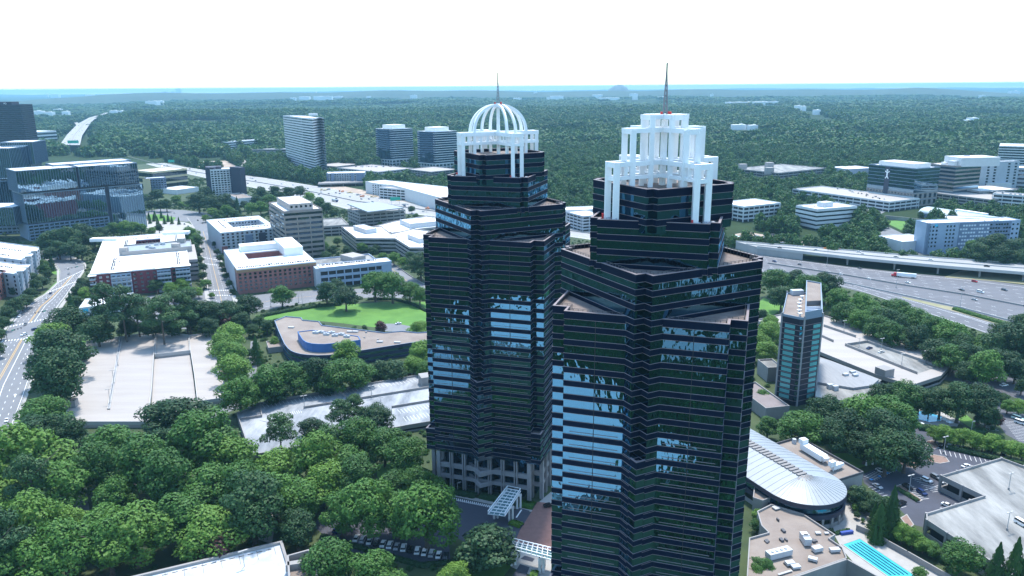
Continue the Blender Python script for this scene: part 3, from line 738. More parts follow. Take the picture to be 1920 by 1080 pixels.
M_SEAM = mat('grey_shingle_roof', (0.225, 0.232, 0.247), .85, col2=(0.285, 0.292, 0.307), scale=.3, stretch=(3, .3, .3))
M_REDLET = mat('red_letters', (.75, .05, .03), .5)
M_TEALSIGN = mat('cyan_sign_panel', (.05, .45, .65), .5)
M_SIGNBLUE = mat('deep_blue_sign', (.01, .05, .30), .5)
M_SIGNGREEN = mat('green_road_sign', (.01, .32, .22), .5)

# --- mirrored glass campus on the left
def finned(root, poly, z0, z1, step, name='glass_block', topm=None, every=1):
    mb = MB(); mb.prism(poly, z0, z1, bottom=True, top=False); mb.build(name, M_BGLASS, root)
    p = ccw(poly); f = MB()
    for i in range(len(p)):
        a, b = Vector(p[i]), Vector(p[(i+1) % len(p)]); L = (b-a).length; n = int(L/step); d = (b-a)/L; nn = Vector((d.y, -d.x))
        if (a+b).dot(nn) > 0: continue       # the far sides carry no fins that show
        for j in range(n+1):
            q = a.lerp(b, j/max(1, n))+nn*.2; f.box(q.x, q.y, z0, z1, .28, .5, math.atan2(d.y, d.x))
    f.build('facade_fins', M_FIN, root)
    rr = MB(); rr.ring(p, z1-.2, z1+.9, .3, .3); rr.build('block_parapet', M_FIN, root)
    rr = MB(); rr.prism(offset(p, -.2), z1, z1+.25, walls=False); rr.build('block_roof', M_ROOFW, root)
L0, R0_ = Vector(G(57, 452)), Vector(G(276, 425)); D = (R0_-L0).normalized(); Nn = Vector((-D.y, D.x)); FW = (R0_-L0).length
def fr(u, v): p = L0+D*u+Nn*v; return (p.x, p.y)
def frect(u0, u1, v0, v1): return [fr(u0, v0), fr(u1, v0), fr(u1, v1), fr(u0, v1)]
cg = thing('glass_office', 'stacked block mirror glass office with red letters on its roof block, left', 'office building', (L0.x, L0.y, 0)); clear(frect(-4, FW+2, -4, 62), 6)
Hm = hz((41, 321), (57, 452)); Hr = hz((258, 294), (276, 425))-6; H2 = hz((262, 345), (276, 425))
finned(cg, frect(-4, FW*.44, -2.5, 40), H2+2.4, Hm, 2.6); finned(cg, frect(FW*.44+3.5, FW-4, -2.5, 40), H2+2.4, Hm, 2.6)
finned(cg, frect(0, FW*.665, 0, 46), 20, H2-.6, 2.6); finned(cg, frect(FW*.665+5, FW, 0, 46), 0, H2-.4, 2.6)
finned(cg, frect(FW*.32, FW-1, 26, 58), Hm-6, Hr, 2.6)
mb = MB(); mb.prism(frect(1.5, FW-2, 1.8, 44), 0, Hm-1, top=False); mb.build('recessed_core', M_CHAR, cg)
mb = MB(); mb.prism(frect(0, FW*.665, .4, 45), 0, 18.6, top=True); mb.build('base_wall', M_BLUED, cg)
f = MB()
for j in range(17):
    q = Vector(fr(FW*.665*j/16, .1)); f.box(q.x, q.y, 0, 18.6, .9 if j % 4 else 1.8, .8, math.atan2(D.y, D.x))
f.build('base_pier', M_FIN, cg); punch(cg, fr(0, .35), fr(FW*.665, .35), 0, 18, 5, 16, 4.5, 2.0)
tx = bpy.data.curves.new('roof_letters', 'FONT')
def letters(text, parent, loc, rz, size, m, name='sign_letters', ext=.15):
    cu = bpy.data.curves.new(name, 'FONT'); cu.body = text; cu.size = size; cu.extrude = ext; cu.align_x = 'CENTER'
    o0 = bpy.data.objects.new(name, cu); COL.objects.link(o0); me = bpy.data.meshes.new_from_object(o0.evaluated_get(bpy.context.evaluated_depsgraph_get())); bpy.data.objects.remove(o0)
    me.materials.clear(); me.materials.append(m); o = bpy.data.objects.new(name, me); COL.objects.link(o)
    o.rotation_euler = (math.pi/2, 0, rz)
    if parent: o.parent = parent; l = parent.location; o.location = (loc[0]-l.x, loc[1]-l.y, loc[2]-l.z)
    else: o.location = loc
    return o
bpy.data.curves.remove(tx)
q = fr(FW*.32+14, 25.3); mb = MB(); pz = Hr-5.2
letters('StateFarm', cg, (q[0], q[1], pz), math.atan2(D.y, D.x), 4.6, M_REDLET)
q = fr(FW*.32+1, 25.3); mb = MB(); mb.box(q[0], q[1], pz, pz+3.3, 3.6, .3, math.atan2(D.y, D.x)); mb.build('sign_emblem', M_REDLET, cg)
# taller neighbour at the left edge
La = Vector(G(-60, 438)); poly = lambda u0, u1, v0, v1: [tuple(La+D*a_+Nn*b_) for a_, b_ in ((u0, v0), (u1, v0), (u1, v1), (u0, v1))]
cg2 = thing('glass_office', 'taller mirror glass office in offset blocks cut by the left edge', 'office building', (La.x, La.y, 0)); clear(poly(-30, 85, -30, 60), 6)
def zz(py, Y): return GY(30, py, Y)[2]
Yl = La.y+30
finned(cg2, face2((1, 268), (60, 267), zz(267, Yl+40), 40), zz(309, Yl+40)+1, zz(267, Yl+40), 2.6)
finned(cg2, face2((22, 318), (68, 314), zz(315, Yl+44), 34), 0, zz(313, Yl+44), 2.6)
finned(cg2, face2((-60, 279), (16, 279), zz(279, Yl+5), 34), zz(337, Yl+5)+1, zz(279, Yl+5), 2.6)
finned(cg2, face2((-60, 346), (44, 337), zz(341, Yl), 34), 0, zz(341, Yl), 2.6)
finned(cg2, rect3((-40, 389), (24, 390), (50, 381), 38), 18, 38, 2.6)
mb = MB(); mb.prism(face2((-70, 412), (54, 408), 19, 40), 0, 17.5); mb.build('base_wall', M_BLUED, cg2)
ff = face2((-70, 412), (54, 408), 19, 40); punch(cg2, ff[0], ff[1], 0, 17, 4, 14, 4, 2)
# dark tower and small white block
F0 = Vector(G(38, 194, 142)); dt = ccw([tuple(F0), tuple(F0+Vector((4, 34))), tuple(F0+Vector((-110, 34))), tuple(F0+Vector((-110, 0)))])
rt = banded('dark_office_tower', 'dark navy ribbed office tower rising behind the mirror glass blocks', 'office tower', dt, 140, 34, M_CHAR, .62, M_WIN, M_DARKGREY)
mb = MB(); q = [tuple(F0+Vector(v_)) for v_ in ((-20, 4), (-20, 28), (-100, 28), (-100, 4))]; mb.prism(ccw(q), 138, 145.5); mb.build('roof_screen', M_CHAR, rt)
q = F0+Vector((-34, 3.2)); letters('HQ', rt, (q.x, q.y, 140.8), 0, 4.2, M_WHITE, 'roof_sign', .3)
mb = MB(); mb.prism(offset(dt, .6), 40, 50, top=False); mb.build('podium_band', mat('rust_panel', (.30, .13, .12), .8), rt)
wb = banded('small_office', 'small white roofed office beside the dark tower on the left', 'office building', rect3((47, 243), (53, 248), (70, 245), 34), 34, 3, M_STUCW, .45)

# --- middle distance, left to centre
yl = banded('low_office', 'low cream framed office with a broad white roof behind the mirror glass block', 'office building', rect3((262, 318), (285, 322), (341, 315), 30), 30, 3, M_CREAM, .32, M_WIN)
yb = box_b('apartment_block', 'grey and cream apartment block below the white roofed low office', 'apartment building', rect3((266, 333), (274, 334.5), (311, 333), 26), 26, M_BLUED, M_ROOFW)
pp = rect3((266, 333), (274, 334.5), (311, 333), 26); mb = MB(); mb.box(*pp[0], 0, 25, 12, 1.2, 0); mb.build('cream_corner', M_CREAM, yb)
F_ = Vector(G(274, 334.5, 26)); B_ = Vector(G(311, 333, 26)); punch(yb, F_, B_, 1, 24, 6, 7, 2.6, 2.0)
box_b('low_white_building', 'low white flat building with a canopy beside the cream framed office', 'building', rect3((308, 352), (330, 356), (365, 350), 8), 8, M_STUCW)
hp = face2((394, 318), (452, 315), 48, 22)
hd = box_b('hotel', 'white gridded hotel slab held between two dark charcoal end walls', 'hotel', hp, 48, M_STUCW, M_ROOFW)
for q in (rect3((384, 313), (384.5, 314), (397, 314.5), 51), face2((450, 316), (459, 315), 49.5, 24), face2((384, 312), (414, 311), 52, 16)):
    mb = MB(); mb.prism(q, 0, 51 if q is not None else 50); mb.build('dark_end_wall', M_CHAR, hd)
punch(hd, hp[0], hp[1], 4, 46, 12, 10, 3.2, 2.1)
g_ = MB()
dv = (Vector(hp[1])-Vector(hp[0])); nv = Vector((dv.y, -dv.x)).normalized()
for j in range(1, 5):
    p = Vector(hp[0]).lerp(Vector(hp[1]), j/5)+nv*.3; g_.box(p.x, p.y, 2, 47, .8, .6, math.atan2(dv.y, dv.x))
g_.build('facade_pier', M_STUCW, hd)
wl_ = box_b('low_white_building', 'low white block with a tan roof at the foot of the dark and white hotel', 'building', rect3((442, 362), (447, 372), (473, 369), 12), 12, M_STUCW, M_ROOFT)
banded('terraced_office', 'long white terraced office low among trees left of the striped tower', 'office building', face2((424, 266), (496, 261), 24, 26), 24, 4, M_STUCW, .5)
banded('terraced_office', 'pale long low office hidden in trees at the left foot of the striped tower', 'office building', face2((472, 280), (538, 279), 17, 24), 17, 3, M_STONEL, .55)
# striped tower
sp_ = [(531, 216), (565, 220), (585, 222), (600, 220), (607, 221), (585, 214)]
z_s = 110.0; P = GP(sp_, z_s); P = [P[0], P[1], P[2], P[3], P[4], tuple(Vector(P[4])+Vector(P[0])-Vector(P[1])+Vector((0, 8)))]
st = banded('striped_tower', 'tall white and navy striped office tower standing alone above the woods', 'office tower', P, z_s, 20, M_STUCW, .52, M_WIN, z0=5)
pc = ccw(P); pr_ = MB()
for i in range(len(pc)):
    a_, b_ = Vector(pc[i]), Vector(pc[(i+1) % len(pc)])
    if (b_-a_).length > 20 and (a_+b_).dot(Vector((b_.y-a_.y, a_.x-b_.x))) < 0 and a_.x < -440:
        for j in range(15):
            q = a_.lerp(b_, j/14); pr_.box(q.x, q.y, 4, z_s-1, 1.5, .5, math.atan2(b_.y-a_.y, b_.x-a_.x))
pr_.build('facade_pier', M_STUCW, st)
a_ = Vector(G(600, 220, z_s)); mb = MB(); mb.box(a_.x+1.5, a_.y-.2, 6, z_s+.4, 4.2, 3.0, .5); mb.build('dark_shaft', M_CHAR, st)
a_ = Vector(G(586, 216, z_s)); mb = MB(); mb.box(a_.x, a_.y+6, z_s-1, z_s+4, 18, 9); mb.build('penthouse', M_ROOFW, st)
# twin glass towers
for (l, f, r), lab, hh in ((((697, 240), (733, 242), (768, 240)), 'left one of a pair of square blue glass towers with white penthouses', 80.5), (((777, 245), (815, 247), (849.5, 244.5)), 'right one of a pair of square blue glass towers, beside the domed tower', 79.5)):
    F0 = Vector(G(*f, hh)); u_, v_ = Vector((math.cos(R(40)), math.sin(R(40))))*56, Vector((math.cos(R(137)), math.sin(R(137))))*56; poly_ = ccw([tuple(F0), tuple(F0+u_), tuple(F0+u_+v_), tuple(F0+v_)]); c_ = centroid(poly_)
    tw = thing('twin_glass_tower', lab, 'office tower', (c_[0], c_[1], 0), 'pair of blue glass towers'); open_front(poly_, 14)
    mb = MB(); mb.prism(offset(poly_, -.1), 12, hh-1, top=False); mb.build('glass_wall', M_TWING, tw)
    s = MB()
    F_, Rr = Vector(poly_[0]), None
    pc = ccw(poly_)
    for i in range(4):
        a_, b_ = Vector(pc[i]), Vector(pc[(i+1) % 4]); n_v = Vector((b_.y-a_.y, a_.x-b_.x)).normalized()
        east = n_v.x > 0 and n_v.y < 0
        for k in range(14):
            z1 = hh-4-k*4.75
            for e0, e1 in (((0, 1),) if east else ((0, .12), (.9, 1))):
                p0, p1 = a_.lerp(b_, e0)+n_v*.15, a_.lerp(b_, e1)+n_v*.15
                s = MB(); s.bar((*p0, z1), (*p1, z1), .5, 1.2 if east else .8); s.build('floor_band', M_STUCW, tw)
    s = MB()
    for z_ in (13, 6.5): s.ring(poly_, z_-.9, z_+.9, .6, .3)
    for i in range(4):
        a_, b_ = Vector(pc[i]), Vector(pc[(i+1) % 4])
        for j in range(7): q = a_.lerp(b_, j/6); s.box(q.x, q.y, 0, 13, 1.6, 1.2, math.atan2(b_.y-a_.y, b_.x-a_.x))
    s.build('base_frame', M_STUCW, tw); mb = MB(); mb.prism(offset(poly_, -2), 0, 12, top=False); mb.build('lobby_glass', M_BGLASS, tw)
    roof(tw, poly_, hh, M_ROOFW, 1, M_STUCW); mb = MB(); mb.prism(offset(poly_, -11), hh-1, hh+8); mb.build('penthouse', M_ROOFW, tw)
garage('parking_garage', 'wide low garage with cars on its roof at the foot of the glass towers', rect3((660, 312), (710, 322), (758, 314), 12), 12, 3)
garage('parking_garage', 'low garage at the foot of the right glass tower near the domed tower', rect3((750, 318), (808, 322), (868, 318), 12), 12, 3, M_CONC)
garage('parking_garage', 'low grey garage deck right of the striped tower foot', rect3((600, 308), (630, 312), (668, 307), 10), 10, 2, M_CONC)
# dark and white flats by the overpass
lp = rect3((608, 322), (612, 325), (682, 325), 20)
la = box_b('apartment_block', 'long white and charcoal apartment block right behind the old overpass', 'apartment building', lp, 20, M_STUCCO)
A_, B_ = Vector(G(612, 325, 20)), Vector(G(682, 325, 20))
punch(la, A_, B_, 1, 19, 6, 15, 2.6, 2.0)
for t0, t1 in ((.0, .04), (.12, .2), (.66, .73), (.8, 1.0)):
    mb = MB(); p0, p1 = A_.lerp(B_, t0), A_.lerp(B_, t1); c_ = (p0+p1)/2; mb.box(c_.x, c_.y, 0, 20.4, (p1-p0).length, 2.0, math.atan2((B_-A_).y, (B_-A_).x)); mb.build('charcoal_bay', M_BLUED, la)
# construction-site flats with white garage
cp_ = GP([(685, 340), (716, 345), (735, 346), (850, 377), (858, 352), (720, 337)], 19)
cf = box_b('apartment_block', 'unfinished L shaped white apartment block beside the freeway building site', 'apartment building', cp_, 19, M_STUCW)
punch(cf, G(697, 344, 19), G(716, 345.5, 19), 1, 18, 5, 4, 2.2, 2); 
garage('parking_garage', 'white garage with dark slots between pale flats and orange framed flats', rect3((724, 349), (783, 357), (795, 354), 17), 17, 4, M_STUCW)
of = rect3((792, 363), (797, 364.5), (838, 359), 15)
oc = box_b('apartment_block', 'unfinished apartment wing sheathed in bare orange boards by the freeway', 'apartment building', of, 15, M_ORANGE)
punch(oc, G(797, 364.5, 15), G(838, 359, 15), 1, 14, 4, 7, 2.2, 2.2)
# stone office
so = rect3((512, 378), (532, 396), (602, 390), 50); stz = 50
so_ = banded('stone_office', 'ten storey brown stone office with stepped roof beside white flats', 'office building', so, stz, 10, M_STONE, .5, M_WIN, proud=.5)
pc = ccw(so); s = MB()
for i in range(4):
    a_, b_ = Vector(pc[i]), Vector(pc[(i+1) % 4])
    for j in range(4):
        q = a_.lerp(b_, j/3); s = MB(); s.box(q.x, q.y, 0, stz-5, 1.0, 1.2, math.atan2(b_.y-a_.y, b_.x-a_.x)); s.build('stone_pier', M_STONE, so_)
ph = offset(so, -7); mb = MB(); mb.prism(ph, stz-1, stz+5, top=False); mb.build('penthouse', M_STONEL, so_); roof(so_, ph, stz+5.6, M_ROOFW, .6, M_STONEL, 'penthouse_roof')
punch(so_, ph[0], ph[1], stz, stz+5, 1, 5, 2.2, 2.2); units(so_, so, stz-1.2, 6, (1.5, 3), (.6, 1.2), M_ROOFW)
# garage with canopy
gc = rect3((644, 392), (674, 400), (763, 394), 17)
gg = garage('parking_garage', 'stone garage under a huge flat white canopy beside the freeway', gc, 17, 4, M_STONEL, M_CONC, frac=.55)
cq = GP([(651, 382), (706, 379), (757, 389), (690, 397)], 24); mb = MB(); mb.prism(cq, 22.8, 24, bottom=True); mb.build('canopy', M_METR, gg)
for k in range(4):
    for t in (.1, .5, .9):
        p = Vector(cq[k]).lerp(Vector(cq[(k+1) % 4]), t); mb = MB(); p = p.lerp(Vector(centroid(cq)), .06); mb.cyl(p.x, p.y, 15.5, 22.9, .35); mb.build('canopy_post', M_CONC, gg)
garage('parking_garage', 'low tan garage between the stone office and the canopied garage', rect3((604, 410), (606, 424), (653, 420), 12), 12, 3, M_STONEL, M_DECKG, frac=.5)
# V office
vz = 15.5
vp = GP([(640, 424), (668, 446), (741, 446.5), (768, 463.5), (830, 463.5), (830, 436), (775, 428), (733, 438), (716, 424)], vz)
vo = banded('angled_office', 'low angled white roofed office with dark ribbon windows beside the domed tower', 'office building', vp, vz, 4, M_STONEL, .5, M_WIN)
for q in (rect3((673, 422), (686, 431), (704, 428), vz+3.5), rect3((771, 439), (786, 448), (812, 444), vz+3.5)):
    mb = MB(); mb.prism(q, vz-1.2, vz+3.5, top=False); mb.build('penthouse', M_HVAC, vo); roof(vo, q, vz+3.8, M_ROOFW, .5, M_HVAC, 'penthouse_roof')
vp2 = GP([(700, 424), (735, 436), (790, 428), (830, 424), (830, 408), (800, 404), (740, 414)], 14)
v2 = banded('angled_office', 'rear white roofed wing of offices behind the angled office, near the canopied garage', 'office building', vp2, 14, 3, M_STONEL, .5, M_WIN)
q = rect3((766, 411), (769, 420), (818, 412), 18); mb = MB(); mb.prism(q, 12, 18, top=False); mb.build('penthouse', M_HVAC, v2); roof(v2, q, 18.4, M_ROOFW, .6, M_HVAC, 'penthouse_roof')
# apartments round a court
def court_block(name, label, outer, inner, z, wall, rm, holes_z=2.0):
    c = centroid(outer); root = thing(name, label, 'apartment building', (c[0], c[1], 0)); clear(outer, 4)
    o_, i_ = ccw(outer), ccw(inner); mb = MB(); mb.prism(o_, 0, z-.9, top=False); mb.build('wall', wall, root)
    mb = MB()
    for k in range(4): a, b = i_[k], i_[(k+1) % 4]; mb.face([(*b, holes_z), (*a, holes_z), (*a, z-.9), (*b, z-.9)])
    mb.face([(*p, holes_z) for p in i_]); mb.build('court_wall', wall, root)
    mb = MB()
    for k in range(4): a, b, c2, d2 = o_[k], o_[(k+1) % 4], i_[(k+1) % 4], i_[k]; mb.face([(*a, z-.6), (*b, z-.6), (*c2, z-.6), (*d2, z-.6)])
    mb.build('roof', rm, root); mb = MB(); mb.ring(o_, z-1, z, .08, .4); mb.ring(i_, z-1, z, .3, .08); mb.build('parapet', rm, root); return root
def qlerp(q, u, v): return tuple(Vector(q[0]).lerp(Vector(q[1]), u).lerp(Vector(q[3]).lerp(Vector(q[2]), u), v))
def quad_in(q, u0, u1, v0, v1): return [qlerp(q, u0, v0), qlerp(q, u1, v0), qlerp(q, u1, v1), qlerp(q, u0, v1)]
def ordered(l, f, r, z):                  # front-left origin: f, r, r+l, l
    F = Vector(G(*f, z)); poly_ = rect3(l, f, r, z); k = min(range(4), key=lambda i: (Vector(poly_[i])-F).length)
    return poly_[k:]+poly_[:k]
a1 = ordered((402, 411), (413, 436), (517, 425), 23)
ap1 = court_block('apartment_block', 'pale blue grey apartment block with a roofless court left of the stone office', a1, quad_in(a1, .3, .9, .3, .72), 23, M_STUCCO, M_ROOFW)
punch(ap1, a1[0], a1[1], 2, 22, 6, 12, 2.2, 1.9); 
i_ = quad_in(a1, .3, .9, .3, .72); punch(ap1, i_[2], i_[3], 8, 22, 4, 9, 2.0, 1.9, inset=2)
for u0, u1, m_ in ((0, .10, M_BRICK), (.28, .42, M_TANB), (.42, .55, M_BLUED), (.66, .78, M_CHAR)):
    p0, p1 = Vector(qlerp(a1, u0, 0)), Vector(qlerp(a1, u1, 0)); c_ = (p0+p1)/2; mb = MB(); mb.box(c_.x, c_.y, 0, (8, 8, 18, 19)[(0, .28, .42, .66).index(u0)], (p1-p0).length, 1.4, math.atan2((p1-p0).y, (p1-p0).x)); mb.build('facade_bay', m_, ap1)
condensers(ap1, qlerp(a1, .15, .84), qlerp(a1, .85, .84), 22.4, 24); condensers(ap1, qlerp(a1, .38, .2), qlerp(a1, .92, .2), 22.4, 22); condensers(ap1, qlerp(a1, .17, .25), qlerp(a1, .17, .8), 22.4, 14)
b1 = ordered((426, 468), (444, 505), (591, 489), 22)
ap2 = court_block('apartment_block', 'red brick apartment block with tan cornice, white roof and sunken terrace', b1, quad_in(b1, .22, .70, .42, .74), 22, M_BRICK, M_ROOFW, 12)
b_in = quad_in(b1, .22, .70, .42, .74)
punch(ap2, b1[0], b1[1], 2.5, 18.5, 5, 16, 2.0, 1.9); punch(ap2, b1[3], b1[0], 2.5, 20, 6, 5, 2.2, 1.9)
mb = MB(); mb.ring(b1, 18.8, 21.0, .25, 0); mb.build('tan_cornice', M_TANB, ap2)
p0, p1 = Vector(b1[3]), Vector(b1[0]); c_ = p0.lerp(p1, .42); mb = MB(); mb.box(c_.x, c_.y, 0, 21.5, (p1-p0).length*.84, .9, math.atan2((p1-p0).y, (p1-p0).x)); mb.build('grey_bay', M_STUCCO, ap2)
q = quad_in(b1, .70, .95, .40, .98); mb = MB(); mb.prism(q, 20, 29); mb.build('white_stair_block', M_ROOFW, ap2)
q = quad_in(b1, .2, .95, .82, .97); mb = MB(); mb.prism(q, 20, 27); mb.build('white_rear_wing', M_ROOFW, ap2)
condensers(ap2, qlerp(b1, .02, .07), qlerp(b1, .95, .07), 21.4, 40); units(ap2, b_in, 12, 5, (1.5, 4), (1, 2.5), M_CHAR, 'terrace_shade', 2)
c1 = ordered((590, 484), (600, 509), (712, 495), 15)
c1[3] = tuple(Vector(c1[0])+(Vector(c1[3])-Vector(c1[0]))*.8); c1[2] = tuple(Vector(c1[1])+(Vector(c1[3])-Vector(c1[0])))
ap3 = garage('parking_garage', 'pale blue framed garage wing joined to the red brick flats behind lawn trees', c1, 17, 3, M_BLUEW, M_DECKG, cols=7)
q = quad_in(c1, -.01, 1.16, -.03, .33); mb = MB(); mb.prism(q, 15, 18, top=False); mb.build('roof_edge_wall', M_BLUEW, ap3); roof(ap3, q, 18.4, M_ROOFW, .5, M_BLUEW)
condensers(ap3, qlerp(c1, .03, .2), qlerp(c1, .95, .2), 17.9, 40)
mb = MB(); q = quad_in(c1, 1.0, 1.16, -.02, .3); mb.prism(q, 0, 15.2); mb.build('end_bay', M_BLUEW, ap3); mb = MB(); q = quad_in(c1, -.07, 0, -.03, .5); mb.prism(q, 0, 18); mb.build('stair_bay', M_STUCCO, ap3)
q = rect3((657, 475), (661, 483), (674, 477), 21); mb = MB(); mb.prism(q, 12, 21); mb.build('stair_tower', M_STONEL, ap3)
# left complex
d1 = ordered((188, 446), (164, 514), (356, 497), 21)
F_ = Vector(G(168, 514, 21)); d1 = [tuple(F_), G(355, 497, 21), G(345, 434, 21), G(195, 446, 21)]
ap4 = court_block('apartment_block', 'apartment block of dark red and blue bays with jagged white roofs by the boulevard', d1, quad_in(d1, .40, .70, .66, .84), 21, M_BRICKD, M_ROOFW)
q = quad_in(d1, .36, .67, -.03, .22)
i_ = quad_in(d1, .40, .70, .66, .84); punch(ap4, i_[2], i_[3], 9, 20, 3, 6, 2.2, 1.9, inset=2)
punch(ap4, d1[0], d1[1], 1.5, 19, 5, 15, 2.2, 1.9)
for u0, u1, zt_, m_ in ((.20, .40, 19.5, M_BLUEW), (.66, .80, 19.5, M_BLUEW), (.85, 1.0, 19.5, M_BLUEW), (-.005, .05, 18, M_BRICK)):
    p0, p1 = Vector(qlerp(d1, u0, 0)), Vector(qlerp(d1, u1, 0)); c_ = (p0+p1)/2; ang = math.atan2((p1-p0).y, (p1-p0).x); mb = MB(); L_ = (p1-p0).length
    mb.box(c_.x, c_.y, 0, zt_, L_, 5, ang); mb.build('projecting_bay', m_, ap4)
    q0 = c_+Vector((math.sin(ang), -math.cos(ang)))*3.6; mb = MB()
    for k in range(5): mb.box(q0.x, q0.y, .6+3.9*k, 1.6+3.9*k, L_, 1.8, ang)
    mb.build('balcony', M_STUCCO, ap4)
    mb = MB(); mb.box(c_.x, c_.y, zt_+1.5, zt_+1.9, L_+2, 8, ang); mb.build('roof_canopy', M_ROOFW, ap4)
    n_v = Vector((math.sin(ang), -math.cos(ang)))*2.5; punch(ap4, p0+n_v, p1+n_v, 1.5, 19, 5, 4, 2.4, 2)
q = quad_in(d1, .28, 1.06, .40, .60); mb = MB(); mb.prism(q, 19, 24, top=False); mb.build('garage_wall', M_STONEL, ap4); roof(ap4, q, 24.3, M_METR, 1.2, M_STONEL, 'garage_roof')
q = quad_in(d1, .98, 1.10, .18, .60); mb = MB(); mb.prism(q, 0, 19.2); mb.build('garage_end', M_STONEL, ap4); punch(ap4, q[0], q[1], 3, 18, 4, 1, 9, 1.6); punch(ap4, q[1], q[2], 3, 18, 4, 2, 10, 1.6)
for (u, v) in ((.30, .42), (.88, .42), (.95, .56)):
    c_ = qlerp(d1, u, v); mb = MB(); mb.box(*c_, 20, 27.5, 7, 5, .1); mb.build('stair_tower', M_STONEL, ap4)
for v0, v1, u in ((.05, .35, .20), (.05, .36, .88), (.62, .86, .28), (.62, .9, .88)): condensers(ap4, qlerp(d1, u, v0), qlerp(d1, u+.0, v1), 20.4, 14); condensers(ap4, qlerp(d1, u+.02, v0), qlerp(d1, u+.02, v1), 20.4, 8)
condensers(ap4, qlerp(d1, .35, .90), qlerp(d1, .78, .90), 20.4, 18); units(ap4, quad_in(d1, .5, .8, .42, .58), 23.2, 7, (2, 4), (1.2, 2.4), M_HVAC, pad=3)
for u, v in ((.02, .93), (.9, .96)):
    c_ = qlerp(d1, u, v); mb = MB(); mb.box(*c_, 20, 23, 26, 9, .12); mb.build('raised_roof', M_ROOFW, ap4)
# far-left white flats and brick block
for k, (l, f, r, zz_, lab) in enumerate((((-70, 473), (46, 488), (73, 463), 21, 'white stepped apartment block with balconies above the boulevard, rear one'), ((-80, 500), (33, 514), (53, 497), 21, 'white stepped apartment block with balconies above the boulevard, near one'))):
    q = GP([f, r, ((r[0]-90), r[1]-12), l], zz_); o_ = box_b('apartment_block', lab, 'apartment building', q, zz_, M_STUCCO, group='white flats on the boulevard')
    punch(o_, q[0], q[1], 2, 20, 5, 7, 2, 2); punch(o_, q[3], q[0], 2, 20, 5, 8, 2, 2)
    for t in (.2, .6):
        c_ = Vector(q[0]).lerp(Vector(q[1]), t); ang = math.atan2(q[1][1]-q[0][1], q[1][0]-q[0][0]); mb = MB(); mb.box(c_.x, c_.y, 0, 22.6, 7, 3, ang); mb.build('projecting_bay', M_STUCCO, o_)
        mb = MB(); mb.box(c_.x, c_.y, 22.6, 23.1, 10, 8, ang); mb.build('roof_canopy', M_ROOFW, o_)
    condensers(o_, qlerp(q, .2, .3), qlerp(q, .2, .9), zz_-.9, 16); condensers(o_, qlerp(q, .6, .2), qlerp(q, .6, .9), zz_-.9, 16)
q = ccw(GP([(-78, 553), (12, 507), (-80, 493), (-190, 530)], 21)); q = GP([(-78, 553), (12, 507), (-80, 493), (-190, 530)], 21)
bb = box_b('apartment_block', 'red brick apartment block at the left edge above the boulevard', 'apartment building', q, 21, M_BRICK, M_ROOFW)
punch(bb, q[0], q[1], 2, 20, 5, 12, 2, 2.2)
# store
q = ordered((155, 556), (148, 577), (240, 562), 7.5); q[3] = G(160, 560, 7.5); q[2] = tuple(Vector(q[1])+Vector(q[3])-Vector(q[0]))
ss = box_b('store', 'small white flat roofed store with a bright blue square sign', 'shop', q, 7.5, M_STUCW)
pl_s = q; a_ = Vector(q[0]); b_ = Vector(q[1]); d_ = (b_-a_).normalized(); p = a_+d_*4+Vector((d_.y, -d_.x))*.2
mb = MB(); mb.box(p.x, p.y, 2.6, 6.2, 3.8, .3, math.atan2(d_.y, d_.x)); mb.build('sign_panel', M_TEALSIGN, ss)

# --- near left: sunlit parking deck in four bays
dz = 3.6
dk = thing('parking_deck_building', 'broad sunlit pale parking deck with a sunken ramp bay, left', 'parking garage', (*G(280, 700, 0), 0))
bays = {'west': [(162, 640), (292, 621), (288, 668), (284, 728), (276, 790), (132, 790), (120, 784), (149, 700)],
        'back': [(292.8, 622), (353, 627), (356, 656.5), (290.2, 664)], 'east': [(354.5, 628), (408, 622), (420, 700), (418, 745), (370, 752), (364, 700), (357, 657)]}
for k, pts in bays.items():
    q = GP(pts, dz); clear(q, 3); mb = MB(); mb.prism(q, 0, dz-1); mb.build('deck_slab', M_DECKW, dk)
    mb = MB(); mb.ring(q, dz-2, dz, .1, .3); mb.build('deck_parapet', M_CONCW, dk)
q = GP([(290, 667), (356, 659), (368, 752), (284, 760)], 1.0); clear(q, 3); mb = MB(); mb.prism(q, 0, .6); mb.build('sunken_bay', M_DECKW, dk)
q = GP([(284, 762), (368, 752), (368, 770), (276, 788)], dz); mb = MB(); mb.prism(q, 0, dz-1); mb.build('deck_slab', M_DECKW, dk)
mb = MB(); wall_line(mb, [G(291.5, 669.5, 1), G(355, 661.5, 1)], .4, .55, 1.75); mb.build('painted_shade_slot', M_DARK, dk)  # near-black wall painted in as the shadow under the back bay
for a_, b_ in (((229, 634), (206, 768)), ((225, 634), (202, 768))):
    mb = MB(); wall_line(mb, [G(*a_, dz-1), G(*b_, dz-1)], .35, dz-1, dz-.2); mb.build('deck_curb', M_CONCW, dk)
mb = MB(); pq = [G(229, 634, 2.6), G(206, 768, 2.6), G(202, 768, 2.6), G(225, 634, 2.6)]; mb.face([(*p_, dz-.55) for p_ in ccw(pq)]); mb.build('drain_strip', M_DECKB, dk)
for (x, y) in ((160, 682), (137, 770), (419, 715)):
    p = G(x, y, 0); mb = MB(); mb.box(*p, 0, 6.4, 5, 4.5, .15, 0); mb.build('stair_hut', M_CONC, dk); mb = MB(); mb.box(*p, 6.4, 6.5, 4.2, 3.7, .15); mb.build('hut_roof', mat('rusty_roof', (.24, .17, .15), .9), dk)
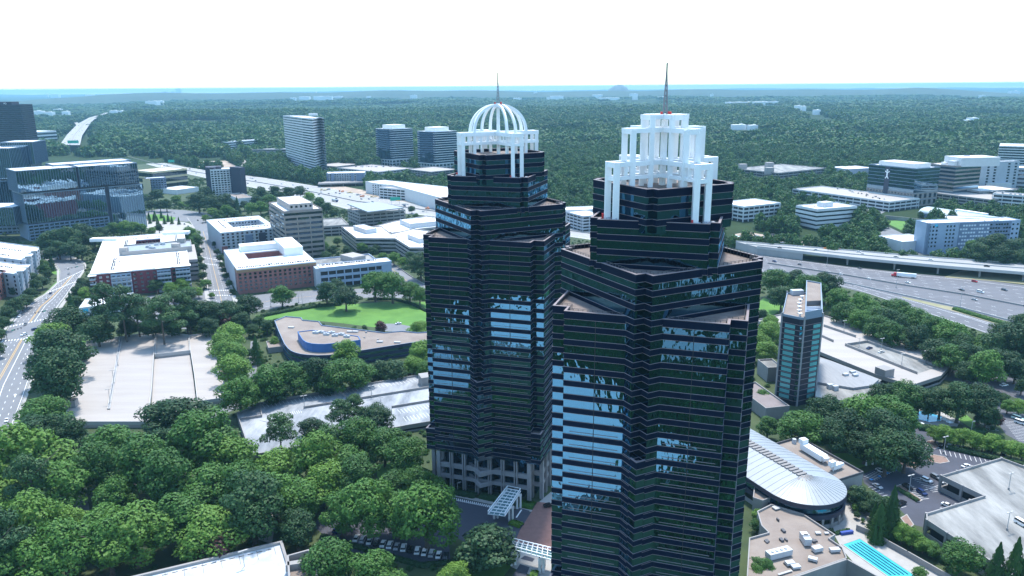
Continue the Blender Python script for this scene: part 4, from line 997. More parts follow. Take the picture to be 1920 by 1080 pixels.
# curved dark office with the blue penthouse
cz = 8.8
cr = GP([(514.7, 600.8), (535.5, 592.5), (564.7, 595), (567.5, 599.4), (598, 602), (603.6, 609), (720, 623), (753.6, 620), (783, 623), (803, 621.7), (840, 622), (840, 634), (803.6, 637), (663, 659), (640, 663), (615, 665.5), (595, 666), (577, 665), (564, 663.5), (554, 661), (546, 657.5), (540, 653), (533, 644), (523, 622)], cz)
co = thing('curved_office', 'low curved dark glass office with tan roof and blue rounded penthouse', 'office building', (*centroid(cr), 0)); clear(cr, 4)
mb = MB(); mb.prism(cr, 0, cz-1, top=False); mb.build('glass_wall', M_GLASS, co)
s = MB()
for k in range(3): s.ring(cr, cz-2.0-k*3.6, cz-k*3.6-.1, .15, .3)
s.build('navy_band', mat('navy_metal_band', (.02, .03, .075), .4), co); roof(co, cr, cz, M_ROOFT, .7, mat('steel_blue_coping', (.16, .22, .32), .5))
pz = 13.6; ph = GP([(557.8, 621.7), (585.5, 618.5), (671.7, 630), (676, 637), (650, 640.5), (624.4, 643.5), (610, 645), (596.7, 645), (584, 644), (574.4, 641.5), (568, 637.5), (564.7, 633)], pz)
mb = MB(); mb.prism(ph, cz-.7, pz-.4, top=False); mb.build('penthouse_wall', M_BLUEP2, co); roof(co, ph, pz, M_ROOFT, .5, M_BLUEP2, 'penthouse_roof')
for x, y in ((592, 624), (602, 623), (612, 627), (628, 629), (640, 627), (650, 631), (622, 624)):
    p = G(x, y, pz); mb = MB(); mb.box(*p, pz-.5, pz+.9, 4, 1.6, rng.uniform(-.3, .1)); mb.cyl(p[0], p[1], pz+.9, pz+1.3, .6); mb.build('rooftop_unit', M_HVAC, co)
for x, y in ((546, 613), (656, 621), (666, 621), (712, 640), (745, 641)): p = G(x, y, cz); mb = MB(); mb.box(*p, cz-.7, cz+.2, 4, 2, -.1); mb.build('rooftop_unit', M_CONCW, co)
lo = rect3((497, 640), (503, 652), (541, 648), 4); bb_ = box_b('entrance_block', 'tan roofed low entrance block left of the curved office', 'building', lo, 4, M_CONC, M_ROOFT)
# central stained deck
kz = 4.2
kd = GP([(470, 852), (444, 773), (483, 755), (685, 719), (840, 693), (845, 783), (766, 796), (527, 843)], kz)
ck = thing('parking_deck_building', 'long stained grey parking deck behind the trees left of the domed tower', 'parking garage', (*centroid(kd), 0)); clear(kd, 2)
mb = MB(); mb.prism(kd, kz-1.6, kz-1.0, bottom=True); mb.build('deck_slab', M_DECKB, ck)
mb = MB(); mb.prism(offset(kd, -1.5), 0, kz-1.6, top=False); mb.build('dark_interior', M_DARK, ck)  # black core stands in for the shade below the slab
mb = MB(); mb.ring(kd, kz-2.2, kz, .1, .3); mb.build('deck_parapet', M_CONC, ck)
mb = MB(); mb.ring(kd, 0, .9, .1, .3); mb.build('lower_parapet', M_CONC, ck)
for pts in (((570, 766), (806, 727.5), (840, 722)), ((735, 765), (806, 753.5), (840, 748)), ((488, 757), (491, 782), (449, 788))):
    mb = MB(); wall_line(mb, GP(pts, kz-1), .4, kz-1, kz+.3); mb.build('ramp_wall', M_CONC, ck)
mb = MB(); mb.face([(*p, kz-.96) for p in ccw(GP([(572, 768), (806, 729.5), (835, 725), (835, 747), (806, 752), (735, 764), (660, 776)], kz-1))]); mb.build('ramp_lane', M_DECKB, ck)
mk2 = MB(); stalls(mk2, G(492, 759, kz-1), G(800, 706, kz-1), 44, -5, kz-.94, .16, .5); stalls(mk2, G(520, 783, kz-1), G(566, 774, kz-1), 12, 4, kz-.94); stalls(mk2, G(745, 768, kz-1), G(806, 758, kz-1), 10, -6, kz-.94, .16, .5); stalls(mk2, G(762, 790, kz-1), G(806, 782, kz-1), 7, 6, kz-.94); mk2.build('stall_lines', M_MARK, ck)
q = rect3((787, 700), (790, 709), (812, 705), 9); mb = MB(); mb.prism(q, 0, 9); mb.build('stair_hut', M_CONC, ck)
# bottom building
bz = 9.0
bq = [G(528, 1014, bz), G(250, 1080, bz)]; a_, b_ = Vector(bq[1]), Vector(bq[0]); d_ = (b_-a_).normalized(); n_v = Vector((d_.y, -d_.x)); bq = [tuple(a_-d_*30), tuple(b_), tuple(b_+n_v*40), tuple(a_-d_*30+n_v*40)]
bt = thing('parking_deck_building', 'bleached white parking deck with dark parapet at the bottom edge', 'parking garage', (b_.x, b_.y, 0)); clear(bq, 2)
mb = MB(); mb.prism(bq, 0, bz-1.0); mb.build('deck_slab', mat('bleached_deck', (0.360, 0.389, 0.418), .85, col2=(0.576, 0.590, 0.605), scale=.12), bt)
mb = MB(); mb.ring(bq, bz-2, bz, .25, .7); mb.build('deck_parapet', M_CONC, bt)
mk2 = MB()
for k in range(22): p = b_-d_*(4+k*3.1)+n_v*2.2; paint(mk2, [p, p-d_*1.9], .45, bz-.93)
for k in range(12): p = b_-d_*(3+k*6)+n_v*1; paint(mk2, [p, p+n_v*6], .12, bz-.92)
mk2.build('stall_lines', M_DARKGREY, bt)
p = b_-d_*14+n_v*9
lp_ = MB(); lp_.cyl(p.x, p.y, bz-1, bz+5, .15, .12); lp_.box(p.x, p.y, bz+5, bz+5.3, 3.2, .5, .6); lp_.build('lamp_post', M_CONCW, bt)
sq = GP([(538, 1041), (541, 1086), (595, 1086), (596, 1046), (588, 1034), (578, 1030)], 12); clear(sq, 3)
stw = thing('stair_tower_building', 'concrete stair tower with two open roof pits at the bottom edge', 'building', (*centroid(sq), 0))
mb = MB(); mb.prism(sq, 0, 9.6); mb.build('wall', M_CONC, stw); mb = MB(); mb.ring(sq, 9, 12, .05, .6); mb.build('parapet', M_CONC, stw)
mb = MB(); wall_line(mb, [G(541, 1056, 12), G(594, 1048, 12)], 2.2, 9.6, 12); mb.build('cross_wall', M_CONC, stw); mb = MB(); mb.prism(offset(sq, -.7), 9.5, 9.8, walls=False); mb.build('pit_floor', M_ROOFT, stw)
mb = MB(); p = G(593, 1030, 12); mb.box(*p, 0, 13.5, 1.6, 1.6, 0); mb.build('corner_pier', M_CONCW, stw)

# --- right side: hotel tower
htz = 50
hb = GP([(1467, 588), (1501, 595), (1509, 595.5), (1543, 589), (1541, 548), (1476, 548)], htz)
ht = thing('hotel_tower', 'slim dark hotel tower with teal windows and a brown roof terrace, right', 'hotel', (*centroid(hb), 0)); clear(hb, 4)
mb = MB(); mb.prism(hb, 0, htz-1.2, top=False); mb.build('wall', mat('navy_hotel_wall', (.012, .014, .03), .4, spec=.4), ht)
s = MB(); t = MB()
for k in range(15): s.ring(hb, htz-4.6-k*3.05, htz-4.35-k*3.05, .12, .1); 
s.build('floor_line', M_TRIM, ht); roof(ht, hb, htz, M_ROOFT, 1.2, mat('pale_blue_coping', (.19, .24, .31), .5))
hpc = hb
for k in range(15):
    z_ = htz-6.9-k*3.05
    if z_ < 2: break
    for i, u0, u1 in ((0, .2, .76), (1, .06, .94), (2, .52, .92)):
        p0, p1 = Vector(hpc[i]).lerp(Vector(hpc[i+1]), u0), Vector(hpc[i]).lerp(Vector(hpc[i+1]), u1); c_ = (p0+p1)/2; n_v = Vector(((p1-p0).y, -(p1-p0).x)).normalized()*.05
        me = box_mesh('window_band', (p1-p0).length, .3, 1.9, M_TEAL if i != 1 else M_BGLASS); put(me, 'window_band', ht, (c_.x+n_v.x, c_.y+n_v.y, z_), math.atan2((p1-p0).y, (p1-p0).x))
for i in (0, 2, 3, 5):
    mb = MB(); mb.box(*hpc[i], 0, htz+.8, .8, .8, .3); mb.build('corner_rib', M_COLGREY, ht)
rw = [tuple(Vector(hb[2])), tuple(Vector(hb[3]).lerp(Vector(hb[2]), .06)), G(1540, 530, htz+3), G(1512, 525, htz+3)]
mb = MB(); mb.ring(rw, htz-1, htz+3, .0, .5); mb.build('roof_screen', mat('pale_blue_coping', (.19, .24, .31), .5), ht)
q = quad_in(rw, .04, .96, .34, .98); mb = MB(); mb.prism(q, htz-1, htz+2.4); mb.build('lift_house', M_ROOFT, ht)
q = quad_in(rw, .05, .95, .06, .32); mb = MB(); mb.prism(q, htz-1.1, htz-.8, walls=False); mb.build('blue_well', M_BLUEP2, ht)
for j in range(3): p = qlerp(rw, .5, .26-.05*j); mb = MB(); mb.box(*p, htz-.8, htz+.6, 8, .35, .1); mb.build('louvre', M_ROOFW, ht)
for j in range(6):
    p = Vector(G(1501+rng.uniform(-3, 3), 557+j*6.5, htz)); mb = MB(); mb.cyl(p.x, p.y, htz-1, htz+.9, .5, .5); mb.box(p.x, p.y, htz+.5, htz+.8, 2, 2, .3); mb.build('roof_fan', M_ROOFW, ht)
p = G(1494, 549, htz); mb = MB(); mb.box(*p, htz-1, htz+1.8, 7, 3.5, .15); mb.build('roof_plant', M_HVAC, ht)
# hotel annex roof, entry, small blocks
ax = GP([(1536, 668), (1560, 676), (1652, 711), (1641, 720), (1655, 735), (1600, 752), (1530, 742)], 7)
an = thing('hotel_annex', 'low hall with grey shingle roof at the foot of the hotel tower', 'building', (*centroid(ax), 0)); clear(ax, 3)
mb = MB(); mb.prism(ax, 0, 6.2, top=False); mb.build('wall', M_CONC, an); mb = MB(); mb.prism(offset(ax, .3), 6.2, 6.6); mb.build('flat_roof', M_DECKG, an)
q = GP([(1538, 672), (1560, 677), (1648, 711), (1636, 722), (1600, 727), (1532, 716)], 8.0); mb = MB(); mb.prism(q, 6.5, 8.0); mb.build('shingle_roof', M_SEAM, an)
for x, y in ((1585, 707), (1598, 702), (1556, 727), (1566, 730), (1603, 708)): p = G(x, y, 7); mb = MB(); mb.box(*p, 6.5, 9.2, 3, 2, .3); mb.build('rooftop_unit', M_HVAC, an)
q = rect3((1438, 674), (1440, 689), (1461, 684), 9); box_b('low_service_block', 'grey low service block on the left of the hotel tower foot', 'building', q, 9, M_CONC, M_DECKG)
q = rect3((1434, 720), (1436, 765), (1462, 752), 7); box_b('low_service_block', 'brown roofed low wing left of the hotel tower foot', 'building', q, 7, M_CONC, mat('brown_felt_roof', (.2, .165, .16), .9, var=.1))
# right garage deck
rz_ = 5.2
rg = GP([(1418, 599), (1466, 588), (1546, 590.5), (1644, 623), (1790, 677), (1764, 704), (1709, 722), (1644, 702), (1542, 661), (1500, 640), (1440, 612)], rz_)
gr = thing('parking_deck_building', 'large white parking deck with a sunken ramp behind the hotel tower', 'parking garage', (*centroid(rg), 0)); clear(rg, 3)
mb = MB(); mb.prism(rg, rz_-1.7, rz_-1.0, bottom=True); mb.build('deck_slab', M_DECKW, gr); mb = MB(); mb.prism(offset(rg, -1.5), 0, rz_-1.7, top=False); mb.build('dark_interior', M_DARK, gr)  # the black core paints the shade of the lower level
mb = MB(); mb.ring(rg, rz_-2.2, rz_, .1, .35); mb.build('deck_parapet', M_CONC, gr); mb = MB(); mb.ring(rg, 0, 1.0, .1, .35); mb.build('lower_parapet', M_CONC, gr)
pit = GP([(1585, 648), (1626, 642), (1758, 688), (1719, 701)], rz_-.9)
mb = MB(); mb.prism(offset(pit, -.1), rz_-1.05, rz_-.94, walls=False); mb.build('ramp_floor', M_DECKG, gr)
for pts in (((1585, 648), (1626, 642), (1758, 688)), ((1585, 648), (1719, 701)), ((1545, 612), (1604, 632)), ((1542, 632), (1562, 641))):
    mb = MB(); wall_line(mb, GP(pts, rz_-.9), .5, rz_-1, rz_+.6); mb.build('ramp_wall', M_CONC, gr)
q = rect3((1645, 687), (1660, 695), (1673, 690), 9); mb = MB(); mb.prism(q, 4, 9); mb.build('stair_hut', M_CONC, gr)
q = rect3((1649, 616), (1655, 624), (1665, 620), 9); mb = MB(); mb.prism(q, 4, 9); mb.build('equipment_hut', M_HVAC, gr)
for k in range(6): p = G(1640+k*4, 622+k*1.2, 5); mb = MB(); mb.cyl(p[0], p[1], 4.2, 7.5+rng.random()*2, .35, .35); mb.build('antenna', M_ROOFW, gr)
# sports hall with capsule roof
gz = 11.0
axd = Vector((-.41, .912)).normalized(); n_v = Vector((-axd.y, axd.x)); rad = 16.3; ec = Vector((117.7, 284.4)); LEN = 52
def capsule(r, z, e=0): 
    o = []
    for k in range(25):
        th = -math.pi/2+math.pi*k/24; p = ec-axd*(r*math.cos(th))+n_v*(r*math.sin(th)); o.append((p.x, p.y))
    p = ec+axd*LEN+n_v*r; o.append((p.x, p.y)); p = ec+axd*LEN-n_v*r; o.append((p.x, p.y)); return ccw(o)
gy = thing('sports_hall', 'sports hall with long rounded silver standing seam roof and skylight ridge', 'sports hall', (ec.x, ec.y, 0)); cl_ = capsule(rad+1, 0); clear(cl_, 4)
mb = MB(); mb.prism(capsule(rad-.6, 0), 4.5, gz-.6, top=False); mb.build('glass_wall', M_GLASS, gy)
mb = MB(); mb.ring(capsule(rad, 0), gz-2.2, gz-.3, .5, .3); mb.ring(capsule(rad, 0), 4.0, 6.0, .4, .3); mb.build('dark_band', M_CHAR, gy)
mb = MB(); mb.ring(capsule(rad, 0), .0, 1.6, .2, .4); 
cp2 = capsule(rad, 0)
for k in range(0, 25, 2): mb.box(*cp2[k], 0, 4.4, .9, .9, k*.13)
mb.build('concrete_base', M_CONC, gy)
mb = MB(); rings = [capsule(rad+.4, 0), capsule(rad*.55, 0), capsule(2.2, 0)]; zs = [gz-.2, gz+2.2, gz+3.6]
for j in range(2):
    n = len(rings[j])
    for i in range(n): k = (i+1) % n; mb.face([(*rings[j][i], zs[j]), (*rings[j][k], zs[j]), (*rings[j+1][k], zs[j+1]), (*rings[j+1][i], zs[j+1])])
mb.face([(*p, zs[2]) for p in rings[2]]); mb.ring(capsule(rad+.4, 0), gz-.5, gz-.2, .0, .6); mb.build('metal_roof', M_METR, gy)
sm = MB()
def rl_(p, q, za, zb): sm.bar((p[0], p[1], za+.03), (q[0], q[1], zb+.03), .10, .12)
for i in range(1, 24):
    rl_(rings[0][i], rings[1][i], zs[0], zs[1]); rl_(rings[1][i], rings[2][i], zs[1], zs[2])
for k in range(1, 16):
    for sgn in (-1, 1):
        b0 = ec+axd*(LEN*k/16); p = [b0+n_v*(sgn*r_) for r_ in (rad+.4, rad*.55, 2.2)]
        rl_(p[0], p[1], zs[0], zs[1]); rl_(p[1], p[2], zs[1], zs[2])
sm.build('roof_seams', mat('seam_metal', (.205, .225, .25), .6), gy)
for k in range(20):
    p = ec+axd*(2.2*k+1); mb = MB(); mb.box(p.x, p.y, zs[2]+.05, zs[2]+.5, 1.4, 4.6, math.atan2(axd.y, axd.x)); mb.build('skylight', mat('skylight_slat', (.20, .18, .17), .5), gy)
for k in range(7):
    th = -1.3+2.6*k/6; d2 = -axd*math.cos(th)+n_v*math.sin(th); mb = MB(); mb.bar((*(ec+d2*.8), zs[2]+.2), (*(ec+d2*3.8), zs[2]-.35), .5, .3); mb.build('skylight', mat('skylight_slat', (.2, .18, .17), .5), gy)
aq = GP([(1448, 832), (1498.5, 817.6), (1619, 884), (1571, 899)], 10.5)
ga = box_b('sports_hall_annex', 'tan roofed concrete annex with long white ducts beside the sports hall', 'building', aq, 10.5, M_CONC, M_ROOFT, 1.0, mp=M_DARKGREY)
def hall_duct(p, q, w, h, z):
    mb = MB(); mb.bar((*p, z+h/2), (*q, z+h/2), w, h); d = (Vector(q)-Vector(p)).normalized()
    mb.bar((*(Vector(p)+d*1.2), z+h+.8), (*(Vector(p)-d*1.5), z+h+.8), w*.85, 2.2); mb.bar((*(Vector(q)-d*1), z+h*.75), (*(Vector(q)+d*1.6), z+h*.5), w*.7, h*.6)
    for k in range(5): r_ = Vector(p).lerp(Vector(q), (k+.5)/5); mb.box(r_.x, r_.y, z-.6, z, .3, w, 0)
    return mb
hall_duct(G(1506, 838, 11), G(1545, 862, 11), 3.6, 2.6, 10.4).build('white_duct', M_ROOFW, ga)
hall_duct(G(1560, 877, 11), G(1575, 872, 11), 2.2, 1.8, 10.4).build('white_duct', M_ROOFW, ga)
p = G(1489, 829, 10); mb = MB(); mb.cyl(p[0], p[1], 9.5, 11.6, 1.1, .9); mb.build('roof_vent', M_HVAC, ga)
q = GP([(1415, 905), (1440, 919), (1448, 931), (1430, 938), (1412, 932)], 8); box_b('side_block', 'tan roofed low block tucked under the sports hall beside the front tower', 'building', q, 8, M_CONC, M_ROOFT)
# south hall with tan roof
sz_ = 7.2
s1 = GP([(1420, 958), (1446, 945), (1506, 963), (1566, 1002), (1555, 1009), (1580, 1026), (1588, 1046), (1480, 1083), (1400, 1090), (1405, 1008), (1441, 998), (1428, 985)], sz_)
sh = thing('clubhouse', 'clubhouse with broad tan gravel roof and plant units beside the lap pool', 'building', (*centroid(s1), 0)); clear(s1, 3)
mb = MB(); mb.prism(s1, 0, sz_-.8, top=False); mb.build('wall', M_CONC, sh); roof(sh, s1, sz_, M_ROOFT, .8, M_CONC)
for (x, y, sx, sy, h_, a_) in ((1460, 1040, 9.5, 3, 2.6, .35), (1510, 1014, 2.6, 5.4, 3.0, .0), (1532, 1030, 3.6, 2.2, 1.8, .3), (1565, 1031, 3.6, 1.8, 1.4, .1), (1524, 1048, 3, 1.8, 1.3, -.5), (1481, 1056, 3, 2, 1.4, .2), (1492, 1062, 3, 2, 1.2, .2), (1534, 998, 2, 1.5, .8, 0), (1550, 998, 1.6, 1.2, .7, 0), (1455, 951, 2.4, 2.4, .8, .4), (1472, 1072, 6, .8, .6, .4)):
    p = G(x, y, sz_); mb = MB(); mb.box(*p, sz_-.4, sz_-.8+h_, sx, sy, a_)
    if sx*sy > 14:
        for k in range(4): mb.cyl(p[0]+math.cos(a_)*(k-1.5)*sx*.2, p[1]+math.sin(a_)*(k-1.5)*sx*.2, sz_-.8+h_, sz_-.45+h_, .55)
    mb.build('rooftop_unit', M_HVAC if h_ > 1 else M_CONCW, sh)
q = [G(1588, 1048, sz_), G(1660, 1088, sz_), G(1600, 1110, sz_), G(1486, 1083, sz_)]; clear(q, 2); mb = MB(); wall_line(mb, [q[3], q[0], q[1]], .6, 0, sz_); mb.build('court_wall', M_CONC, sh)
# right weathered deck
wz = 7.4
wq = GP([(1765, 891), (1878, 858), (2060, 925), (2060, 1160), (1900, 1078), (1738, 974), (1737, 962), (1845, 929)], wz)
wd = thing('parking_deck_building', 'weathered grey parking deck with notched corner at the right edge', 'parking garage', (*centroid(wq), 0)); clear(wq, 2)
mb = MB(); mb.prism(wq, wz-1.8, wz-1, bottom=True); mb.build('deck_slab', M_DECKG, wd); mb = MB(); mb.prism(offset(wq, -2), 0, wz-1.8, top=False); mb.build('dark_interior', M_DARK, wd)  # the black core gives the lower level its shade by colour
mb = MB(); mb.ring(wq, wz-2.3, wz, .1, .35); mb.build('deck_parapet', M_CONC, wd); mb = MB(); mb.ring(wq, 0, 2.0, .1, .35); mb.build('lower_parapet', M_CONC, wd)
pc = ccw(wq)
for i in range(len(pc)):
    a_, b_ = Vector(pc[i]), Vector(pc[(i+1) % len(pc)]); n = max(1, int((b_-a_).length/8))
    for j in range(n): p = a_.lerp(b_, j/n); mb = MB(); mb.box(p.x, p.y, 0, wz+.15, .9, .9, math.atan2((b_-a_).y, (b_-a_).x)); mb.build('deck_column', M_CONC, wd)

# --- upper right: clinics
hq = ordered((1636, 307), (1718, 316), (1758, 312), 54)
hs = banded('clinic_tower', 'seven storey blue glass clinic on a brick base with a white figure emblem', 'hospital', hq, 54, 11, M_FIN, .13, M_BGLASS, M_ROOFW)
mb = MB(); mb.ring(hq, 0, 20, .3, .2); mb.build('brick_base', M_STONE, hs); A_, B_ = Vector(hq[3]), Vector(hq[0]); C_ = Vector(hq[1])
pf = [Vector(v_) for v_ in offset(hq, .32)]; near_ = lambda w_: min(pf, key=lambda v_: (v_-w_).length); punch(hs, near_(A_), near_(B_), 1, 19, 4, 15, 3.2, 2.6); punch(hs, near_(B_), near_(C_), 1, 19, 2, 5, 5, 6)
p = A_.lerp(B_, .42); d_ = (B_-A_).normalized(); n_v = Vector((d_.y, -d_.x)); ang = math.atan2(d_.y, d_.x)
mb = MB(); p2 = p+n_v*.25; mb.box(p2.x, p2.y, 0, 52.6, 8, .5, ang); mb.build('dark_bay', M_CHAR, hs)
em = MB(); p2 = p+n_v*.7                    # the white emblem: a standing figure with open arms
em.cyl(p2.x, p2.y, 46.5, 49, 1.2, 1.2); em.box(p2.x, p2.y, 37.5, 46, 2.0, .3, ang)
for s_ in (-1, 1):
    em.bar((*(p2), 44.2), (*(p2+d_*(3.6*s_)), 46.2), .4, 1.3); em.bar((*(p2), 39.5), (*(p2+d_*(2.6*s_)), 35.8), .4, 1.3)
em.build('figure_emblem', M_WHITE, hs)
q = quad_in(hq, -.0, 1, 0, 1); q = offset(hq, -9); mb = MB(); mb.prism(q, 52, 59); mb.build('penthouse', M_STUCW, hs)
h2 = ordered((1742, 306), (1793, 311), (1836, 307), 52)
h2_ = banded('clinic_tower', 'brown banded clinic wing right behind the glass clinic', 'hospital', h2, 52, 9, M_STONE, .42, M_BGLASS)
q = offset(h2, -6); units(h2_, h2, 51, 7, (8, 18), (3, 7), M_STUCW, 'roof_plant', 10)
q = rect3((1800, 296), (1803, 300), (1833, 295), 60); mb = MB(); mb.prism(q, 50, 63); mb.build('sign_block', M_STUCW, h2_)
p = Vector(G(1810, 298, 58)); mb = MB(); mb.box(p.x, p.y-3, 52, 63.5, 8, 1, 0); mb.build('blue_sign', M_SIGNBLUE, h2_)
mb = MB(); mb.bar((p.x, p.y-3.6, 59.6), (p.x, p.y-3.9, 59.6), 4.6, 4.6); mb.build('sign_emblem', M_WHITE, h2_)
h3 = ordered((1830, 302), (1836, 303.5), (1884, 299), 50)
h3_ = box_b('clinic_tower', 'pale grey clinic block with paired window columns near the right edge', 'hospital', h3, 50, M_STUCCO, M_ROOFW)
A_, B_ = Vector(h3[0]), Vector(h3[1]); punch(h3_, A_, B_, 12, 48, 8, 6, 4, 2.6, skip=lambda r, c: c in (0, 3))
banded('clinic_wing', 'low blue grey clinic wing at the right edge below the striped office', 'hospital', face2((1884, 313), (1990, 318), 38, 40), 38, 6, M_STUCCO, .55)
banded('striped_office', 'dark and white striped office block at the upper right edge', 'office building', rect3((1871, 268), (1874, 273), (2000, 277), 46), 46, 9, M_STUCW, .42)
q = rect3((1898, 265), (1900, 270), (1930, 270), 50)
garage('parking_garage', 'long white garage with dark slots left of the glass clinic', ordered((1550, 350), (1668, 378), (1690, 368), 14), 14, 3, M_STUCW, cols=12)
garage('parking_garage', 'long garage under the brown clinic wing, its roof edge white', ordered((1755, 356), (1858, 374), (1880, 366), 13), 13, 3, M_STONEL, cols=12)
garage('parking_garage', 'three level white garage with cars on top at the right edge', ordered((1856, 358), (1862, 362), (2010, 380), 20), 20, 4, M_STUCW, cols=12)
banded('low_clinic', 'low cream building with white roof in front of the brown clinic wing', 'building', rect3((1812, 350), (1836, 358), (1870, 350), 16), 16, 3, M_STONEL, .5)
box_b('low_clinic', 'small white block with curved drum beside the low cream clinic', 'building', rect3((1845, 338), (1850, 343), (1885, 341), 17), 17, M_STUCW)
wo = ordered((1493, 384.5), (1533, 392), (1607.5, 386), 25.5)
wo_ = banded('white_office', 'square white office with four dark window ribbons among trees', 'office building', wo, 25.5, 5, M_STUCW, .62, M_WIN)
q = offset(wo, -14); mb = MB(); p = centroid(wo); mb.box(p[0]-2, p[1], 24, 30, 16, 11, .5); mb.build('roof_plant', M_HVAC, wo_)
garage('parking_garage', 'white flat roofed garage half hidden by the front tower and trees', ordered((1355, 378), (1395, 387), (1452, 378), 20), 20, 4, M_STUCW, M_ROOFW)
gq = ordered((1378, 315), (1460, 324), (1545, 314), 14)
g4 = garage('parking_garage', 'very long grey garage amid the upper right woods', gq, 14, 3, M_CONC, M_DECKG, cols=14)
for u, v in ((.1, .9), (.0, .2), (.55, .8)): c_ = qlerp(gq, u, v); mb = MB(); mb.box(*c_, 10, 22, 14, 10, .2); mb.build('stair_tower', M_STONEL, g4)
box_b('low_office', 'small blue banded office with white roof box left of the glass clinic car park', 'building', rect3((1576, 312), (1590, 317), (1612, 312), 14), 14, M_STUCCO)
# pale blue hotel
bh = ordered((1731, 416), (1742, 418.5), (1914, 412), 32)
A_ = Vector(G(1742, 418.5, 32)); B_ = Vector(G(1914, 412, 32)); d_ = (B_-A_).normalized(); n_v = Vector((-d_.y, d_.x))*20
bh = [tuple(A_), tuple(B_), tuple(B_+n_v), tuple(A_+n_v)]
bo = box_b('hotel', 'long pale blue panelled hotel with scattered square windows beyond the flyover', 'hotel', bh, 32, M_BLUEW, M_ROOFW)
m0, m1 = A_.lerp(B_, .335), A_.lerp(B_, .90); c_ = (m0+m1)/2; nn_ = Vector((d_.y, -d_.x)); mb = MB(); c2 = c_; mb.box(c2.x, c2.y, 0, 31, (m1-m0).length, 1.0, math.atan2(d_.y, d_.x)); mb.build('slate_panel', M_BLUED, bo)
punch(bo, A_, m0, 6, 30, 6, 9, 1.8, 1.9, skip=lambda r, c: (r*5+c*7) % 5 in (1, 3)); punch(bo, m0+nn_*.5, m1+nn_*.5, 4, 30, 7, 19, 2.2, 1.7, mat('bright_window', (.55, .60, .66), .3), skip=lambda r, c: (r*3+c*5) % 6 == 0)
punch(bo, m1, B_, 6, 30, 5, 2, 2, 2)
mb = MB(); p = A_+nn_*.2; mb.box(p.x-.2, p.y, 0, 32.2, 3, 2, math.atan2(d_.y, d_.x)); mb.build('slate_corner', M_BLUED, bo)
p = A_.lerp(B_, .08)+nn_*.25; mb = MB(); mb.box(p.x, p.y, 28.2, 30.6, 3, .3, math.atan2(d_.y, d_.x)); mb.build('sign_panel', M_TEALSIGN, bo)
box_b('low_white_building', 'bright white low office with a dark window band left of the pale blue hotel', 'building', ordered((1664, 441), (1692, 453), (1734, 446), 11), 11, M_STUCW)
# arched hall
ad0, ad1 = Vector(G(1738, 393, 8)), Vector(G(1880, 415, 8)); d_ = (ad1-ad0).normalized(); n_v = Vector((-d_.y, d_.x)); W2, L_ = 16, (ad1-ad0).length
ah = thing('station_hall', 'long pale green barrel roofed hall behind the pale blue hotel', 'hall', (ad0.x, ad0.y, 0)); clear([tuple(ad0-n_v*W2), tuple(ad1-n_v*W2), tuple(ad1+n_v*W2), tuple(ad0+n_v*W2)], 4)
mb = MB(); NS = 14
for k in range(NS):
    t0, t1 = math.pi*k/NS, math.pi*(k+1)/NS
    o0, o1 = -n_v*W2*math.cos(t0), -n_v*W2*math.cos(t1); z0_, z1_ = 5+7*math.sin(t0), 5+7*math.sin(t1)
    mb.face([(*(ad0+o0), z0_), (*(ad1+o0), z0_), (*(ad1+o1), z1_), (*(ad0+o1), z1_)])
mb.build('barrel_roof', M_LIME, ah)
mb = MB(); mb.prism([tuple(ad0-n_v*(W2-1)), tuple(ad1-n_v*(W2-1)), tuple(ad1+n_v*(W2-1)), tuple(ad0+n_v*(W2-1))], 0, 5.5, top=False); mb.build('wall', M_BLUED, ah)
mb = MB(); c_ = ad0.lerp(ad1, .56)+n_v*6; mb.box(c_.x, c_.y, 11.6, 13.4, L_*.4, 6, math.atan2(d_.y, d_.x)); mb.build('roof_lantern', M_ROOFW, ah)
box_b('low_white_building', 'low white roofed block between the barrel hall and the pale blue hotel', 'building', ordered((1765, 404), (1780, 411), (1880, 412), 12), 12, M_STUCCO)
garage('parking_garage', 'white banded garage seen in the gap between the two towers', ordered((1066, 396), (1093, 405), (1130, 401), 19), 19, 5, M_STUCCO, M_ROOFW)
box_b('low_white_building', 'white flat roof seen in the gap between the towers above the banded garage', 'building', ordered((1056, 388), (1062, 394), (1130, 390), 17), 17, M_STUCW)
for rt_, pl_, z_, n_ in ((vo, vp, vz-1.1, 14), (v2, vp2, 12.9, 8), (ap1, a1, 22.2, 10), (ap2, quad_in(b1, .02, .98, .04, .20), 21.1, 6), (ap4, d1, 20.1, 12), (ap4, quad_in(d1, .03, .3, .1, .9), 20.1, 6), (wo_, wo, 24.4, 6), (bo, bh, 31.1, 10), (hs, hq, 52.7, 5), (gg, gc, 15.9, 4), (ss, pl_s, 6.8, 5), (an, ax, 6.7, 5), (sh, s1, 6.4, 9), (co, cr, 8.1, 8)):
    units(rt_, pl_, z_, n_, (.8, 2.2), (.4, 1.1), rng.choice((M_HVAC, M_DARKGREY, M_CONC)), 'roof_vent', 3)
flush_windows()
